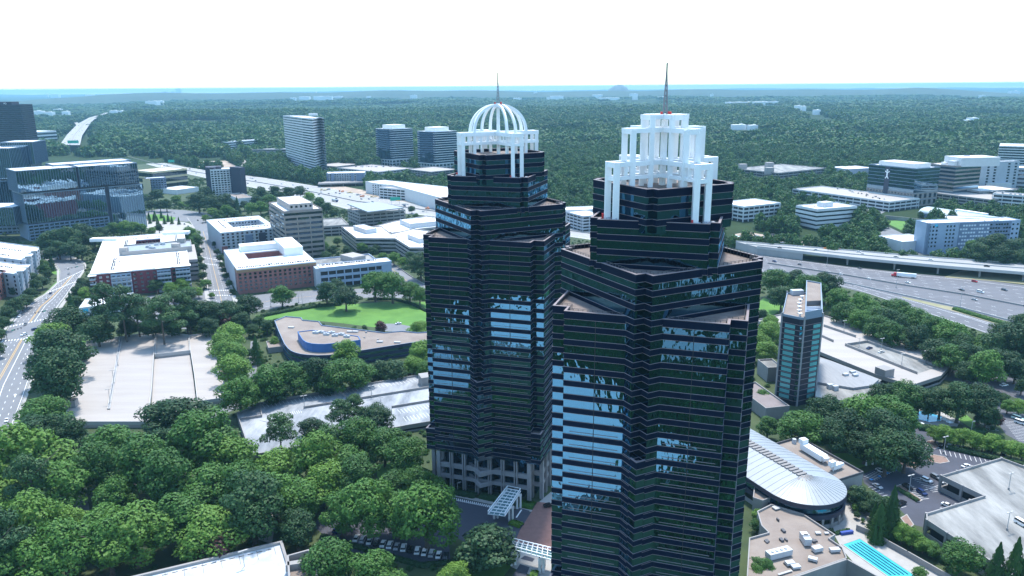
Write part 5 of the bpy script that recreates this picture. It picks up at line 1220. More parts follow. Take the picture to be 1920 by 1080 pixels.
# ------------------------------------------------------------------ far hills, the lone mountain, specks of distant town
def ridge(name, R0, a0, a1, hs, z0=0, depth=1500, seed=1, m=None, n=160, flat=0):
    r_ = random.Random(seed); ph = [r_.uniform(0, 6.28) for _ in range(6)]; mb = MB(); rows = []
    for i in range(n+1):
        a = a0+(a1-a0)*i/n; t = i/n; h = hs*((1+.16*math.sin(7*t+ph[4])*math.sin(17*t+ph[1])+.05*math.sin(61*t+ph[2])) if flat else .55+.18*math.sin(9*t+ph[0])+.14*math.sin(23*t+ph[1])+.08*math.sin(51*t+ph[2])+.05*math.sin(120*t+ph[3])); env = min(1, t*8, (1-t)*8); h *= env
        rows.append([(( R0+d)*math.sin(a), (R0+d)*math.cos(a), z0+h*k) for d, k in ((-depth, -.05), (-depth*.45, .55), (0, 1), (depth*.6, .4), (depth, -.05))])
    for r in rows: mb.v.extend(r)
    for i in range(n):
        for k in range(4): mb.f.append((i*5+k, i*5+5+k, i*5+6+k, i*5+k+1)); mb.m.append(0)
    return mb.build(name, m, kind='structure', smooth=True)
M_HILL = mat('wooded_hill', (.018, .036, .020), .95, col2=(.04, .06, .03), scale=.004)
ridge('far_hill', 10800, R(-36), R(36), 116, seed=21, m=M_HILL, depth=900, n=300, flat=1); ridge('far_hill', 15500, R(-36), R(36), 30, seed=3, m=M_HILL); ridge('far_hill', 21000, R(-22), R(8), 75, seed=5, m=M_HILL); ridge('far_hill', 25000, R(-36), R(36), 55, seed=8, m=M_HILL); ridge('far_hill', 18500, R(6), R(36), 50, seed=11, m=M_HILL)
mb = MB(); mc = Vector(GY(1160, 160, 12000)[:2]); prof = [(-480, 0), (-380, 34), (-300, 62), (-220, 88), (-140, 108), (-60, 122), (0, 126), (80, 122), (160, 110), (240, 92), (330, 62), (430, 32), (560, 8), (700, 0)]
nd = 12; MT = GY(1160, 159, 12000)[2]
for i, (x, h) in enumerate(prof):
    for k in range(nd+1):
        t = k/nd*math.pi; wob = 1+.06*math.sin(i*1.7+k*2.3); mb.v.append((mc.x+x*.44+math.sin(i*2+k)*6, mc.y-math.cos(t)*(150+h*1.6), (MT*(60+h)/186)*math.sin(t)*wob))
for i in range(len(prof)-1):
    for k in range(nd): a = i*(nd+1)+k; mb.f.append((a, a+nd+1, a+nd+2, a+1)); mb.m.append(0)
o = mb.build('mountain', mat('granite_dome', (.07, .10, .11), .95, col2=(.14, .17, .18), scale=.012), kind='structure', smooth=True)
me_far = {}
def far_b(px, py, w_, h_, d_=None, m=None):
    x, y = G(px, py, 0); d = math.hypot(x, y); W_, H_ = w_*d/CAM_F, h_*d/CAM_F; mb = MB(); z0 = float(relief(x, y)); HB = 8+d*.0027; cl0 = max(60, W_*.7); u0 = Vector((x, y)).normalized(); clear([(x-cl0, y+60), (x+cl0, y+60), (x+cl0-u0.x*d*.09, y-u0.y*d*.09-40), (x-cl0-u0.x*d*.09, y-u0.y*d*.09-40)]); mb.box(x, y, z0, z0+HB+H_, W_, d_ or max(30, W_*.6), rng.uniform(-.15, .15)); mb.box(x+W_*.2, y, z0+HB-1+H_, z0+HB+3+H_, W_*.2, 14, 0)
    o = mb.build('distant_building', m or M_ROOFW); tag(o, 'distant white flat building, a pale speck among the far woods', 'building', 'specks of distant town')
for px, py, w_, h_ in ((550, 193, 10, 1), (572, 192, 18, 1.5), (598, 192, 16, 2), (612, 193, 22, 2), (632, 191, 20, 1.5), (655, 190, 16, 1.2), (672, 190, 18, 1), (692, 191, 8, 1), (706, 189, 12, 1), (776, 191, 12, 1), (594, 188, 2, 6), (845, 184, 10, 1.2), (862, 183, 8, 1.5), (336, 178, 8, 4), (310, 179, 8, 1), (325, 179, 6, 1), (228, 194, 8, 1), (90, 183, 2, 2), (105, 184, 12, 1), (170, 184, 12, 1), (288, 205, 20, 1.5), (300, 204, 14, 1), (215, 217, 12, 2.5), (228, 217, 8, 2), (290, 219, 16, 2), (70, 217, 20, 1.5), (92, 219, 16, 1.5), (110, 213, 12, 1), (125, 218, 10, 2),
        (970, 194, 14, 1.2), (1004, 187, 6, 5), (1044, 190, 24, 1.5), (1030, 193, 10, 1), (1120, 188, 18, 2), (1135, 192, 24, 1.5), (1152, 193, 18, 1.5), (1188, 187, 14, 3), (1220, 186, 22, 2), (1190, 196, 10, 1.5), (1240, 190, 12, 1), (1334, 188, 5, 2), (1380, 202, 22, 1), (1400, 202, 20, 1.2), (1426, 204, 26, 1.5), (1450, 204, 14, 1.5), (1365, 201, 10, 1), (1290, 192, 8, 1), (1384, 249, 24, 1.2), (1410, 250, 14, 1), (1495, 213, 10, 3), (1505, 216, 8, 2), (1530, 221, 10, 2), (1900, 182, 14, 1), (1822, 235, 14, 3), (1812, 238, 8, 2), (1840, 188, 8, 1)): far_b(px, py, w_, h_)
# ------------------------------------------------------------------ trees
def leaf_mat(name, c1, c2, c3, trans=.24):
    m = bpy.data.materials.new(name); m.use_nodes = True; nt = m.node_tree; N = nt.nodes; L = nt.links
    b = N['Principled BSDF']; b.inputs['Roughness'].default_value = .6; b.inputs['Specular IOR Level'].default_value = .25
    geo = N.new('ShaderNodeNewGeometry'); oi = N.new('ShaderNodeObjectInfo')
    r1 = N.new('ShaderNodeValToRGB'); e = r1.color_ramp.elements; e[0].color = (*c1, 1); e[1].color = (*c2, 1); k = e.new(.5); k.color = (*c3, 1)
    a = N.new('ShaderNodeMath'); a.operation = 'MULTIPLY_ADD'; a.inputs[1].default_value = .42
    b2 = N.new('ShaderNodeMath'); b2.operation = 'MULTIPLY'; b2.inputs[1].default_value = .58
    L.new(oi.outputs['Random'], b2.inputs[0]); L.new(geo.outputs['Random Per Island'], a.inputs[0]); L.new(b2.outputs[0], a.inputs[2])
    L.new(a.outputs[0], r1.inputs['Fac']); L.new(r1.outputs['Color'], b.inputs['Base Color'])
    t = N.new('ShaderNodeBsdfTranslucent'); L.new(r1.outputs['Color'], t.inputs['Color'])
    mx = N.new('ShaderNodeMixShader'); mx.inputs[0].default_value = trans; L.new(b.outputs[0], mx.inputs[1]); L.new(t.outputs[0], mx.inputs[2])
    L.new(mx.outputs[0], N['Material Output'].inputs['Surface']); return m
LM = {'b': leaf_mat('broad_leaf', (0.025, 0.080, 0.019), (0.099, 0.220, 0.035), (0.053, 0.140, 0.025)),
      'd': leaf_mat('dark_leaf', (0.014, 0.048, 0.019), (0.043, 0.106, 0.031), (0.025, 0.073, 0.024)),
      'l': leaf_mat('light_leaf', (0.075, 0.166, 0.026), (0.158, 0.286, 0.046), (0.110, 0.220, 0.033)),
      'p': leaf_mat('pine_needle', (0.021, 0.065, 0.025), (0.057, 0.127, 0.037), (0.036, 0.091, 0.029), .1),
      'r': leaf_mat('purple_leaf', (0.053, 0.022, 0.025), (0.116, 0.047, 0.039), (0.075, 0.031, 0.031)),
      'm': leaf_mat('glossy_leaf', (0.021, 0.062, 0.025), (0.061, 0.120, 0.044), (0.037, 0.086, 0.031), .05),
      'f': leaf_mat('woodland_leaf', (0.020, 0.062, 0.018), (0.072, 0.153, 0.031), (0.037, 0.101, 0.024))}
M_BARK = mat('bark', (.10, .08, .065), .95, var=.2, scale=2)
def leaves(C, Nrm, S, nr):
    """leaf-clump quads, slightly folded, at points C facing roughly Nrm with sizes S"""
    n = len(C); t = nr.normal(size=(n, 3)); t -= Nrm*(t*Nrm).sum(1)[:, None]; t /= np.linalg.norm(t, axis=1)[:, None]
    b = np.cross(Nrm, t); asp = nr.uniform(.6, 1.0, n)[:, None]; S = S[:, None]
    fold = Nrm*S*nr.uniform(-.25, .35, n)[:, None]
    v = np.stack([C-t*S-b*S*asp*.6, C+t*S*.8-b*S*asp+fold, C+t*S+b*S*asp*.7, C-t*S*.7+b*S*asp+fold], 1).reshape(-1, 3)
    f = np.arange(n*4).reshape(-1, 4)
    return v, f
def mesh_np(name, v, f, m):
    me = bpy.data.meshes.new(name); me.vertices.add(len(v)); me.vertices.foreach_set('co', np.asarray(v, 'f').ravel())
    me.loops.add(f.size); me.loops.foreach_set('vertex_index', f.astype('i').ravel()); me.polygons.add(len(f))
    me.polygons.foreach_set('loop_start', (np.arange(len(f))*f.shape[1]).astype('i')); me.polygons.foreach_set('loop_total', np.full(len(f), f.shape[1], 'i'))
    me.materials.append(m); me.update(calc_edges=True); return me
def crown_mesh(kind, seed, nleaf, leaf):
    """unit crown: about 1 wide, z from 0 (its lowest leaves) to 1"""
    nr = np.random.default_rng(seed); lobes = []
    if kind == 'conifer':
        n = nleaf; z = nr.random(n)**1.3; rad = .42*(1-z)**.8*(.75+.35*nr.random(n))*(1+.18*np.sin(z*46)); a = nr.random(n)*6.2832
        C = np.stack([rad*np.cos(a), rad*np.sin(a), z], 1); Nr = np.stack([np.cos(a), np.sin(a), np.full(n, .55)], 1)
    elif kind == 'pine':
        for i in range(13): a = i*2.4+nr.uniform(0, 1); z = .25+.72*i/13+nr.uniform(-.05, .05); r = (.40-.22*i/13)*nr.uniform(.6, 1.1); lobes.append((r*math.cos(a), r*math.sin(a), z, nr.uniform(.14, .23), .55))
        lobes.append((0, 0, .93, .16, .6))
    else:
        k = 20 if kind == 'broad' else 15
        for i in range(k):
            zc = (i+.5)/k; prof = math.sqrt(max(.02, 1-(2*(zc-.42)/1.22)**2)); a = i*2.39996+nr.uniform(-.5, .5)
            r = .345*prof*nr.uniform(.55, 1.1) if i < k-2 else .1; lobes.append((r*math.cos(a), r*math.sin(a), .12+.70*zc+nr.uniform(-.05, .05), nr.uniform(.13, .215), nr.uniform(.75, 1.0)))
        lobes.append((0, 0, .5, .27, 1.15))
    if kind != 'conifer':
        lb = np.array(lobes); w = lb[:, 3]**2; w /= w.sum(); idx = nr.choice(len(lb), nleaf, p=w); q = lb[idx]
        d = nr.normal(size=(nleaf, 3)); d[:, 2] = np.abs(d[:, 2])*1.05-.42; d /= np.linalg.norm(d, axis=1)[:, None]
        rr = nr.uniform(.78, 1.08, nleaf)*(1+.16*np.sin(d[:, 0]*9+idx)*np.sin(d[:, 1]*8+idx*2))
        C = q[:, :3]+d*(q[:, 3]*rr)[:, None]*np.stack([np.ones(nleaf), np.ones(nleaf), q[:, 4]], 1)
        Nr = d*.9+nr.normal(size=(nleaf, 3))*.38+np.array([0, 0, .35])
    Nr /= np.linalg.norm(Nr, axis=1)[:, None]; S = leaf*nr.uniform(.55, 1.25, nleaf)
    C[:, 2] = (C[:, 2]-C[:, 2].min())/(C[:, 2].max()-C[:, 2].min())
    return leaves(C, Nr, S, nr)
def trunk_mesh(name, h, r, limbs, seed):
    rg = random.Random(seed); mb = MB(); n = 7; hs = [0, .05, .35, .7, 1.0]; rr = [1.35, 1, .8, .6, .28]; px = [(0, 0)]
    for i in range(4): px.append((px[-1][0]+rg.uniform(-.05, .05)*h*.25, px[-1][1]+rg.uniform(-.05, .05)*h*.25))
    for i in range(5):
        for k in range(n): mb.v.append((px[i][0]+r*rr[i]*math.cos(6.2832*k/n), px[i][1]+r*rr[i]*math.sin(6.2832*k/n), h*hs[i]))
    for i in range(4):
        for k in range(n): kk = (k+1) % n; mb.f.append((i*n+k, i*n+kk, (i+1)*n+kk, (i+1)*n+k)); mb.m.append(0)
    for j in range(limbs):
        z = h*rg.uniform(.5, .95); a = j*2.4+rg.random(); L = h*rg.uniform(.35, .6); x, y = px[2]
        b0 = len(mb.v); d = Vector((math.cos(a), math.sin(a), rg.uniform(.5, 1.1))).normalized(); s_ = d.cross(Vector((0, 0, 1))).normalized(); u_ = s_.cross(d)
        for t, rk in ((0, .5), (.5, .32), (1, .1)):
            p = Vector((x, y, z))+d*(L*t)
            for k in range(5): q = p+s_*(r*rk*math.cos(1.2566*k))+u_*(r*rk*math.sin(1.2566*k)); mb.v.append(tuple(q))
        for i in range(2):
            for k in range(5): kk = (k+1) % 5; mb.f.append((b0+i*5+k, b0+i*5+kk, b0+(i+1)*5+kk, b0+(i+1)*5+k)); mb.m.append(0)
    o = mb.build(name, M_BARK); me = o.data; bpy.data.objects.remove(o); return me
CR = {}
def crowns(kind, shape, n, nleaf, leaf, seed):
    for i in range(n): CR.setdefault(kind, []).append(mesh_np('crown', *crown_mesh(shape, seed+i, nleaf, leaf), LM[kind]))
crowns('b', 'broad', 5, 8000, .019, 10); crowns('d', 'broad', 3, 8000, .0185, 20); crowns('l', 'broad', 3, 7600, .0195, 30)
crowns('p', 'pine', 3, 6500, .018, 40); crowns('m', 'broad', 1, 4200, .026, 50); crowns('r', 'broad', 1, 1800, .036, 55)
LM['c'] = LM['f']; crowns('c', 'conifer', 2, 2600, .026, 60)
TRK = [trunk_mesh('trunk', 1.0, .045, 5, s) for s in range(3)]; TRKP = trunk_mesh('trunk', 1.0, .020, 4, 9); TRKC = trunk_mesh('trunk', 1.0, .02, 0, 9)
NAME = {'b': 'broadleaf_tree', 'd': 'broadleaf_tree', 'l': 'broadleaf_tree', 'p': 'pine_tree', 'm': 'magnolia_tree', 'r': 'purple_tree', 'c': 'cypress_tree'}
TREES = []
def plant(px, py, dia, kind, label, group=None, hk=None, metric=None):
    if metric: x, y, D = metric
    else:
        x, y = G(px, py, 7); D = dia/CAM_F*math.sqrt(x*x+y*y+160**2)*.96
        zc = {'p': 1.05, 'c': 1.0}.get(kind, .62)*D; x, y = G(px, py, zc); D = dia/CAM_F*math.sqrt(x*x+y*y+(CAM_H-zc)**2)
    D *= .96; h = D*(hk or {'p': 1.75, 'c': 2.2}.get(kind, 1.08)*rng.uniform(.86, 1.3 if group and 'wood' in group else 1.12)); base = h*{'p': .38, 'c': .05, 'r': .2, 'm': .06}.get(kind, .20)
    t = thing(NAME[kind], label, {'p': 'pine', 'c': 'cypress'}.get(kind, 'tree'), (x, y, 0), group, rng.uniform(0, 6.28))
    def kid(me, name, z, sc):
        o = bpy.data.objects.new(name, me); COL.objects.link(o); o.parent = t; o.location = (0, 0, z); o.scale = sc; return o
    tb = TRKP if kind == 'p' else TRKC if kind == 'c' else TRK[rng.randrange(3)]; hh = h*(.9 if kind in 'pc' else .62); kid(tb, 'trunk', 0, (h*.9, h*.9, hh))
    w_ = D*({'c': 1.1}.get(kind, 1.12)); kid(rng.choice(CR[kind]), 'crown', base, (w_*rng.uniform(.93, 1.07), w_*rng.uniform(.93, 1.07), h-base)); TREES.append((x, y, D)); return t
def each(lst, group, suffix):
    for q in lst: plant(q[0], q[1], q[2], q[3], q[4]+suffix if len(q) > 4 else suffix, group)
def inpoly(P, poly):
    x, y = P[:, 0], P[:, 1]; c = np.zeros(len(P), bool); q = np.array(poly); j = len(q)-1
    for i in range(len(q)):
        xi, yi, xj, yj = *q[i], *q[j]; j = i
        if yi == yj: continue
        c ^= ((yi > y) != (yj > y)) & (x < (xj-xi)*(y-yi)/(yj-yi)+xi)
    return c
BUILT = [offset(q_, e_) for q_, e_ in ((bq, 9), (sq, 6), (kd, 4))]
def grove_k(poly, sp, dia, kinds, labels, group, n=500):
    xs, ys = [p[0] for p in poly], [p[1] for p in poly]; got = []
    def inside(x, y):
        c = False
        for i in range(len(poly)):
            (x1, y1), (x2, y2) = poly[i], poly[i-1]
            if (y1 > y) != (y2 > y) and x < (x2-x1)*(y-y1)/(y2-y1)+x1: c = not c
        return c
    for _ in range(n):
        x, y = rng.uniform(min(xs), max(xs)), rng.uniform(min(ys), max(ys))
        if inside(x, y) and all((x-a)**2+((y-b)*1.25)**2 > sp*sp for a, b in got):
            k = rng.choice(kinds); gx, gy = G(x, y, 8); zk = {'p': 1.05, 'c': 1.0}.get(k, .62)*dia[1]/CAM_F*math.hypot(gx, gy, 150); gx, gy = G(x, y, zk); rr_ = dia[0]/CAM_F*math.hypot(gx, gy)*.36; pt_ = np.array([[gx, gy]])
            if any(inpoly(pt_, q_)[0] for q_ in BUILT): continue
            got.append((x, y)); plant(x, y, rng.uniform(*dia), k, labels[k], group+', '+{'b': 'green', 'd': 'dark', 'l': 'light', 'p': 'pine', 'c': 'cypress'}[k])
def LB(where): return {'b': 'mid green tree in '+where, 'd': 'dark green tree in '+where, 'l': 'bright yellow green tree in '+where, 'p': 'open crowned pine in '+where, 'c': 'pointed cypress in '+where}
# woods in the lower left
grove_k([(-30, 890), (50, 845), (120, 828), (250, 822), (340, 830), (430, 815), (470, 870), (500, 950), (500, 985), (330, 1045), (240, 1085), (-40, 1095)], 57, (66, 122), 'bbbdlbpbblp', LB('the dense wood at the lower left'), 'lower left wood')
grove_k([(-40, 1090), (230, 1100), (180, 1180), (-60, 1180)], 70, (80, 100), 'bbd', LB('the dense wood at the lower left'), 'lower left wood')
grove_k([(505, 880), (560, 850), (640, 815), (720, 810), (770, 830), (790, 858), (740, 865), (690, 860), (640, 890), (600, 930), (530, 985), (505, 930)], 50, (78, 108), 'bbbldb', LB('the clump between the wood and the domed tower'), 'clump left of the domed tower')
each([(672, 895, 80, 'b'), (735, 905, 62, 'b'), (775, 905, 60, 'b'), (690, 950, 105, 'b'), (745, 955, 95, 'b'), (800, 962, 118, 'b'), (640, 960, 80, 'b'), (800, 905, 56, 'b')], 'trees over the forecourt car park', 'green tree shading the parked cars left of the forecourt')
plant(912, 1003, 112, 'm', 'wide glossy dark round tree between the two white entrance trusses', hk=.78)
each([(620, 1055, 100, 'b'), (700, 1068, 105, 'b'), (850, 1078, 56, 'l')], 'trees at the bottom edge', 'tree at the bottom edge right of the concrete stair tower')
plant(556, 990, 72, 'd', 'dark shrubby tree just above the concrete stair tower'); plant(405, 1030, 60, 'r', 'rusty brown half bare tree in the lower left wood')
# beside the left deck
each([(108, 655, 92, 'd'), (128, 600, 70, 'd'), (96, 625, 60, 'l'), (105, 705, 95, 'd'), (84, 765, 72, 'b'), (72, 812, 78, 'd'), (130, 812, 66, 'd'), (40, 850, 60, 'b'), (135, 655, 50, 'd')], 'trees between boulevard and left deck', 'tree in the row between the boulevard and the sunlit deck')
plant(322, 752, 116, 'd', 'broad round dark tree at the near corner of the sunlit deck', hk=.72)
each([(432, 622, 58, 'l'), (428, 660, 60, 'l'), (440, 690, 62, 'l'), (418, 640, 50, 'l')], 'light trees right of the sunlit deck', 'bright green tree along the right side of the sunlit deck')
each([(448, 735, 76, 'b'), (502, 722, 70, 'b'), (548, 706, 72, 'b'), (592, 702, 70, 'd'), (640, 698, 78, 'b'), (668, 694, 66, 'b'), (520, 735, 50, 'd'), (610, 722, 44, 'd')], 'row behind the stained deck', 'tree in the row between curved office and stained deck')
plant(648, 662, 54, 'l', 'single tall bright tree rising in front of the blue penthouse')
each([(740, 690, 48, 'm'), (712, 694, 40, 'm')], 'speckled bushes by the domed tower', 'speckled dark bushy tree behind the stained deck')
each([(775, 680, 46, 'l'), (792, 662, 52, 'l'), (797, 690, 40, 'b')], 'pale trees against the domed tower', 'pale green tree standing against the left of the domed tower')
each([(585, 800, 50, 'd'), (525, 805, 56, 'p'), (640, 775, 48, 'p'), (705, 780, 70, 'd'), (665, 765, 44, 'p')], 'tall trees before the stained deck', 'tall dark tree in front of the stained deck')
# pines behind the deck
for x, d in ((195, 62), (228, 70), (255, 62), (300, 72), (328, 64), (352, 52)): plant(x, 574+rng.uniform(-8, 8), d*.88, 'p', 'tall open pine in the row behind the sunlit deck', 'pines behind the sunlit deck')
each([(372, 590, 50, 'd'), (400, 585, 52, 'd'), (430, 580, 54, 'd'), (465, 574, 48, 'd'), (182, 620, 55, 'd'), (390, 612, 40, 'd'), (350, 600, 40, 'd'), (240, 612, 40, 'd'), (285, 612, 40, 'd'), (320, 612, 40, 'd'), (450, 600, 34, 'd')], 'dark trees behind the sunlit deck', 'dark tree in the thicket behind the sunlit deck')
plant(425, 598, 36, 'r', 'purple leaved tree in the thicket behind the sunlit deck')
# lawn and street
plant(528, 550, 44, 'b', 'single open tree on the street edge left of the lawn')
each([(612, 548, 42, 'd'), (648, 552, 52, 'd'), (632, 535, 34, 'd')], 'left pair on the lawn edge', 'dark tree in the left clump on the lawn edge')
each([(703, 533, 54, 'b'), (735, 533, 58, 'b'), (768, 540, 46, 'b')], 'right clump on the lawn edge', 'green tree in the right clump on the lawn edge')
plant(787, 553, 34, 'b', 'small tree on the lawn edge touching the domed tower'); plant(788, 490, 58, 'd', 'large tree below the angled office, touching the domed tower')
plant(714, 614, 24, 'r', 'small purple red shrub tree behind the curved office roof'); plant(785, 613, 40, 'l', 'low spreading pale tree behind the curved office roof')
each([(486, 604, 24, 'd'), (500, 612, 26, 'd'), (518, 606, 22, 'd'), (474, 618, 24, 'd'), (480, 655, 28, 'c'), (515, 640, 18, 'l'), (470, 660, 20, 'd')], 'shrubs left of the curved office', 'clipped dark bush left of the curved office')
each([(48, 560, 26, 'd'), (66, 535, 22, 'd'), (78, 526, 24, 'd'), (58, 552, 22, 'd'), (28, 572, 28, 'd'), (40, 566, 26, 'd'), (14, 588, 26, 'd'), (4, 605, 26, 'd'), (90, 512, 16, 'd'), (82, 506, 20, 'b'), (62, 518, 18, 'd'), (50, 532, 20, 'd'), (28, 545, 18, 'd'), (97, 494, 13, 'c'), (75, 495, 14, 'b'), (85, 494, 12, 'b'), (0, 625, 20, 'd'), (-6, 655, 24, 'd')], 'street trees left of the boulevard', 'dark street tree on the left side of the boulevard')
each([(148, 548, 26, 'd'), (140, 562, 20, 'd'), (165, 534, 26, 'd'), (160, 552, 24, 'l'), (152, 530, 18, 'd'), (132, 566, 16, 'c')], 'trees right of the boulevard', 'tree right of the boulevard beside the dark red flats')
each([(82, 455, 34, 'd'), (100, 448, 42, 'd'), (128, 446, 44, 'd'), (155, 440, 42, 'd'), (176, 446, 34, 'd'), (92, 472, 28, 'd'), (130, 466, 32, 'd'), (152, 470, 28, 'd'), (110, 466, 30, 'd'), (190, 436, 24, 'd')], 'trees below the mirror glass office', 'dark tree at the foot of the mirror glass office')
each([(212, 430, 24, 'b'), (232, 428, 26, 'l'), (250, 428, 22, 'l'), (264, 428, 20, 'b'), (284, 432, 16, 'l'), (298, 428, 16, 'd')], 'trees at the office corner', 'light tree at the right foot of the mirror glass office')
each([(356, 438, 30, 'b'), (368, 450, 26, 'b'), (350, 455, 28, 'b'), (360, 462, 22, 'd')], 'clump at the top of the cross street', 'tree in the clump left of the cross street top')
each([(232, 527, 22, 'd'), (280, 522, 28, 'd'), (292, 534, 26, 'd'), (268, 530, 20, 'd'), (302, 520, 24, 'd'), (252, 532, 18, 'd')], 'dark trees before the red flats', 'dark tree against the front of the dark red flats')
each([(340, 531, 24, 'l'), (355, 548, 26, 'b'), (336, 552, 22, 'b'), (318, 540, 24, 'l')], 'trees before the blue bay', 'light tree before the blue bay of the dark red flats')
each([(374, 470, 14, 'd'), (375, 486, 14, 'd'), (380, 502, 16, 'd'), (380, 516, 16, 'd'), (386, 530, 20, 'b'), (372, 548, 18, 'l'), (397, 552, 12, 'l')], 'left side street trees', 'small tree along the left side of the cross street')
each([(398, 446, 9, 'd'), (402, 458, 10, 'd'), (407, 472, 12, 'd'), (412, 484, 13, 'd'), (416, 496, 13, 'd'), (420, 506, 14, 'd'), (424, 516, 14, 'd'), (430, 532, 13, 'd'), (435, 545, 12, 'd')], 'right side street trees', 'small tree along the right side of the cross street')
each([(x, y, 7, 'c') for x, y in ((279, 406), (288, 408), (290, 402), (302, 402), (315, 409), (322, 413), (335, 414), (295, 413), (281, 412), (308, 413))], 'cone shrubs on the plaza', 'tiny cone shaped tree on the plaza lawn')
each([(371, 372, 40, 'd'), (396, 376, 38, 'd'), (420, 376, 36, 'd'), (384, 358, 30, 'd'), (410, 386, 26, 'd'), (432, 384, 22, 'd')], 'big clump before the dark and white hotel', 'dark tree in the big clump before the gridded hotel')
each([(300, 384, 20, 'd'), (312, 384, 20, 'd'), (284, 384, 18, 'd'), (294, 364, 24, 'd'), (330, 372, 18, 'l'), (278, 372, 16, 'd'), (340, 382, 12, 'l'), (352, 385, 10, 'l')], 'trees of the plaza car park', 'tree in the car park beyond the plaza')
each([(398, 396, 18, 'l'), (410, 403, 22, 'b'), (425, 396, 22, 'b'), (445, 387, 14, 'c'), (458, 384, 18, 'd'), (470, 390, 24, 'b'), (488, 388, 24, 'b'), (505, 372, 26, 'b'), (440, 402, 18, 'b'), (480, 372, 22, 'd'), (502, 388, 20, 'd'), (385, 408, 14, 'l')], 'trees behind the pale court block', 'tree between the pale court block and the gridded hotel')
each([(490, 362, 24, 'd'), (515, 358, 24, 'd'), (540, 358, 28, 'd'), (562, 356, 26, 'd'), (580, 368, 22, 'l'), (598, 378, 22, 'b'), (612, 388, 20, 'd'), (525, 370, 20, 'd'), (626, 400, 18, 'd')], 'trees along the near freeway edge', 'tree along the near edge of the freeway left of towers')
each([(608, 462, 20, 'b'), (622, 470, 22, 'd'), (632, 452, 16, 'b'), (612, 480, 20, 'd'), (604, 445, 14, 'd')], 'trees right of the stone office', 'tree at the right foot of the stone office')
each([(678, 462, 22, 'b'), (698, 472, 20, 'd'), (718, 480, 22, 'b'), (738, 484, 24, 'b'), (755, 492, 20, 'l'), (650, 470, 18, 'd'), (770, 480, 24, 'd'), (790, 468, 30, 'b'), (705, 466, 16, 'd')], 'trees before the angled office', 'tree in front of the angled office')
each([(772, 392, 14, 'd'), (790, 427, 20, 'b'), (780, 403, 12, 'b'), (712, 420, 10, 'l')], 'small trees by the canopied garage', 'small tree between canopied garage and domed tower')
# right of the towers
grove_k([(1438, 515), (1500, 512), (1570, 540), (1640, 562), (1720, 590), (1800, 625), (1850, 648), (1800, 690), (1770, 672), (1690, 630), (1620, 612), (1550, 583), (1440, 555)], 27, (42, 58), 'bbdbd', LB('the belt between the freeway and the white deck'), 'belt before the freeway')
each([(1440, 625, 48, 'l'), (1436, 655, 44, 'l'), (1446, 605, 36, 'l'), (1428, 640, 40, 'l')], 'light clump left of the hotel tower', 'bright green tree left of the slim hotel tower')
each([(1428, 590, 26, 'd'), (1440, 800, 40, 'b'), (1430, 740, 28, 'b')], 'trees beside the front tower', 'tree between front tower and slim hotel tower')
grove_k([(1490, 800), (1510, 775), (1560, 762), (1620, 765), (1680, 775), (1702, 815), (1708, 850), (1650, 845), (1570, 822), (1510, 820)], 38, (62, 86), 'ddbd', LB('the big dark clump in front of the hotel tower'), 'big dark clump before the hotel')
each([(1655, 742, 56, 'd'), (1692, 742, 60, 'b'), (1725, 742, 56, 'd'), (1765, 750, 56, 'd'), (1800, 752, 62, 'd'), (1838, 756, 60, 'd'), (1850, 775, 46, 'd'), (1742, 768, 28, 'd'), (1710, 752, 44, 'd')], 'row behind the garden pool', 'dark tree in the row behind the garden pool')
each([(x, y, 30, 'l') for x, y in ((1756, 812), (1772, 815), (1790, 817), (1808, 821), (1826, 825), (1844, 829), (1862, 832), (1880, 836), (1898, 840), (1918, 844))], 'small trees along the lot', 'small pale tree in the straight row above the right car park')
each([(1848, 690, 62, 'b'), (1822, 668, 50, 'd'), (1878, 676, 58, 'd'), (1906, 640, 70, 'd'), (1860, 650, 56, 'd'), (1905, 690, 44, 'd'), (1880, 620, 44, 'd'), (1815, 700, 40, 'd'), (1920, 610, 50, 'd')], 'trees beyond the deck end', 'large tree beyond the right end of the white deck')
each([(1890, 762, 22, 'b'), (1912, 760, 30, 'l'), (1880, 745, 20, 'd'), (1916, 726, 24, 'd')], 'lot trees at the right edge', 'small tree in the upper car park at the right edge')
plant(1868, 788, 24, 'r', 'dark purple bush at the corner of the upper car park')
each([(1655, 958, 44, 'd'), (1672, 966, 40, 'c'), (1650, 975, 36, 'c'), (1664, 950, 34, 'l'), (1640, 970, 26, 'c')], 'clump by the lot corner', 'pointed tree in the clump at the car park corner')
each([(1612, 932, 34, 'm'), (1634, 938, 30, 'm'), (1600, 925, 26, 'm'), (1622, 948, 26, 'd')], 'grey bushes by the annex', 'greyish drooping bush below the sports hall annex')
each([(1640, 1002, 18, 'c'), (1650, 1004, 17, 'c')], 'pair of small cypresses', 'small pointed cypress beside the lap pool fence')
each([(1692, 1000, 32, 'l'), (1712, 1008, 32, 'l'), (1732, 1018, 32, 'l'), (1748, 1026, 30, 'b'), (1680, 994, 24, 'l')], 'row along the pool fence', 'light bushy tree in the row along the pool fence')
plant(1803, 1040, 66, 'b', 'round green tree before the notch of the weathered deck')
each([(1868, 1072, 44, 'c'), (1900, 1078, 46, 'c'), (1916, 1090, 40, 'c')], 'cypresses before the weathered deck', 'tall pointed cypress before the weathered deck')
each([(1606, 952, 14, 'l'), (1607, 966, 12, 'd'), (1618, 976, 8, 'b'), (1724, 1074, 24, 'b')], 'small terrace plants', 'small round shrub on the paved terrace by the lap pool')
each([(1424, 965, 26, 'l'), (1420, 985, 26, 'b'), (1432, 1062, 46, 'b'), (1418, 1078, 34, 'b')], 'trees at the foot of the front tower', 'green tree hugging the right foot of the front tower')
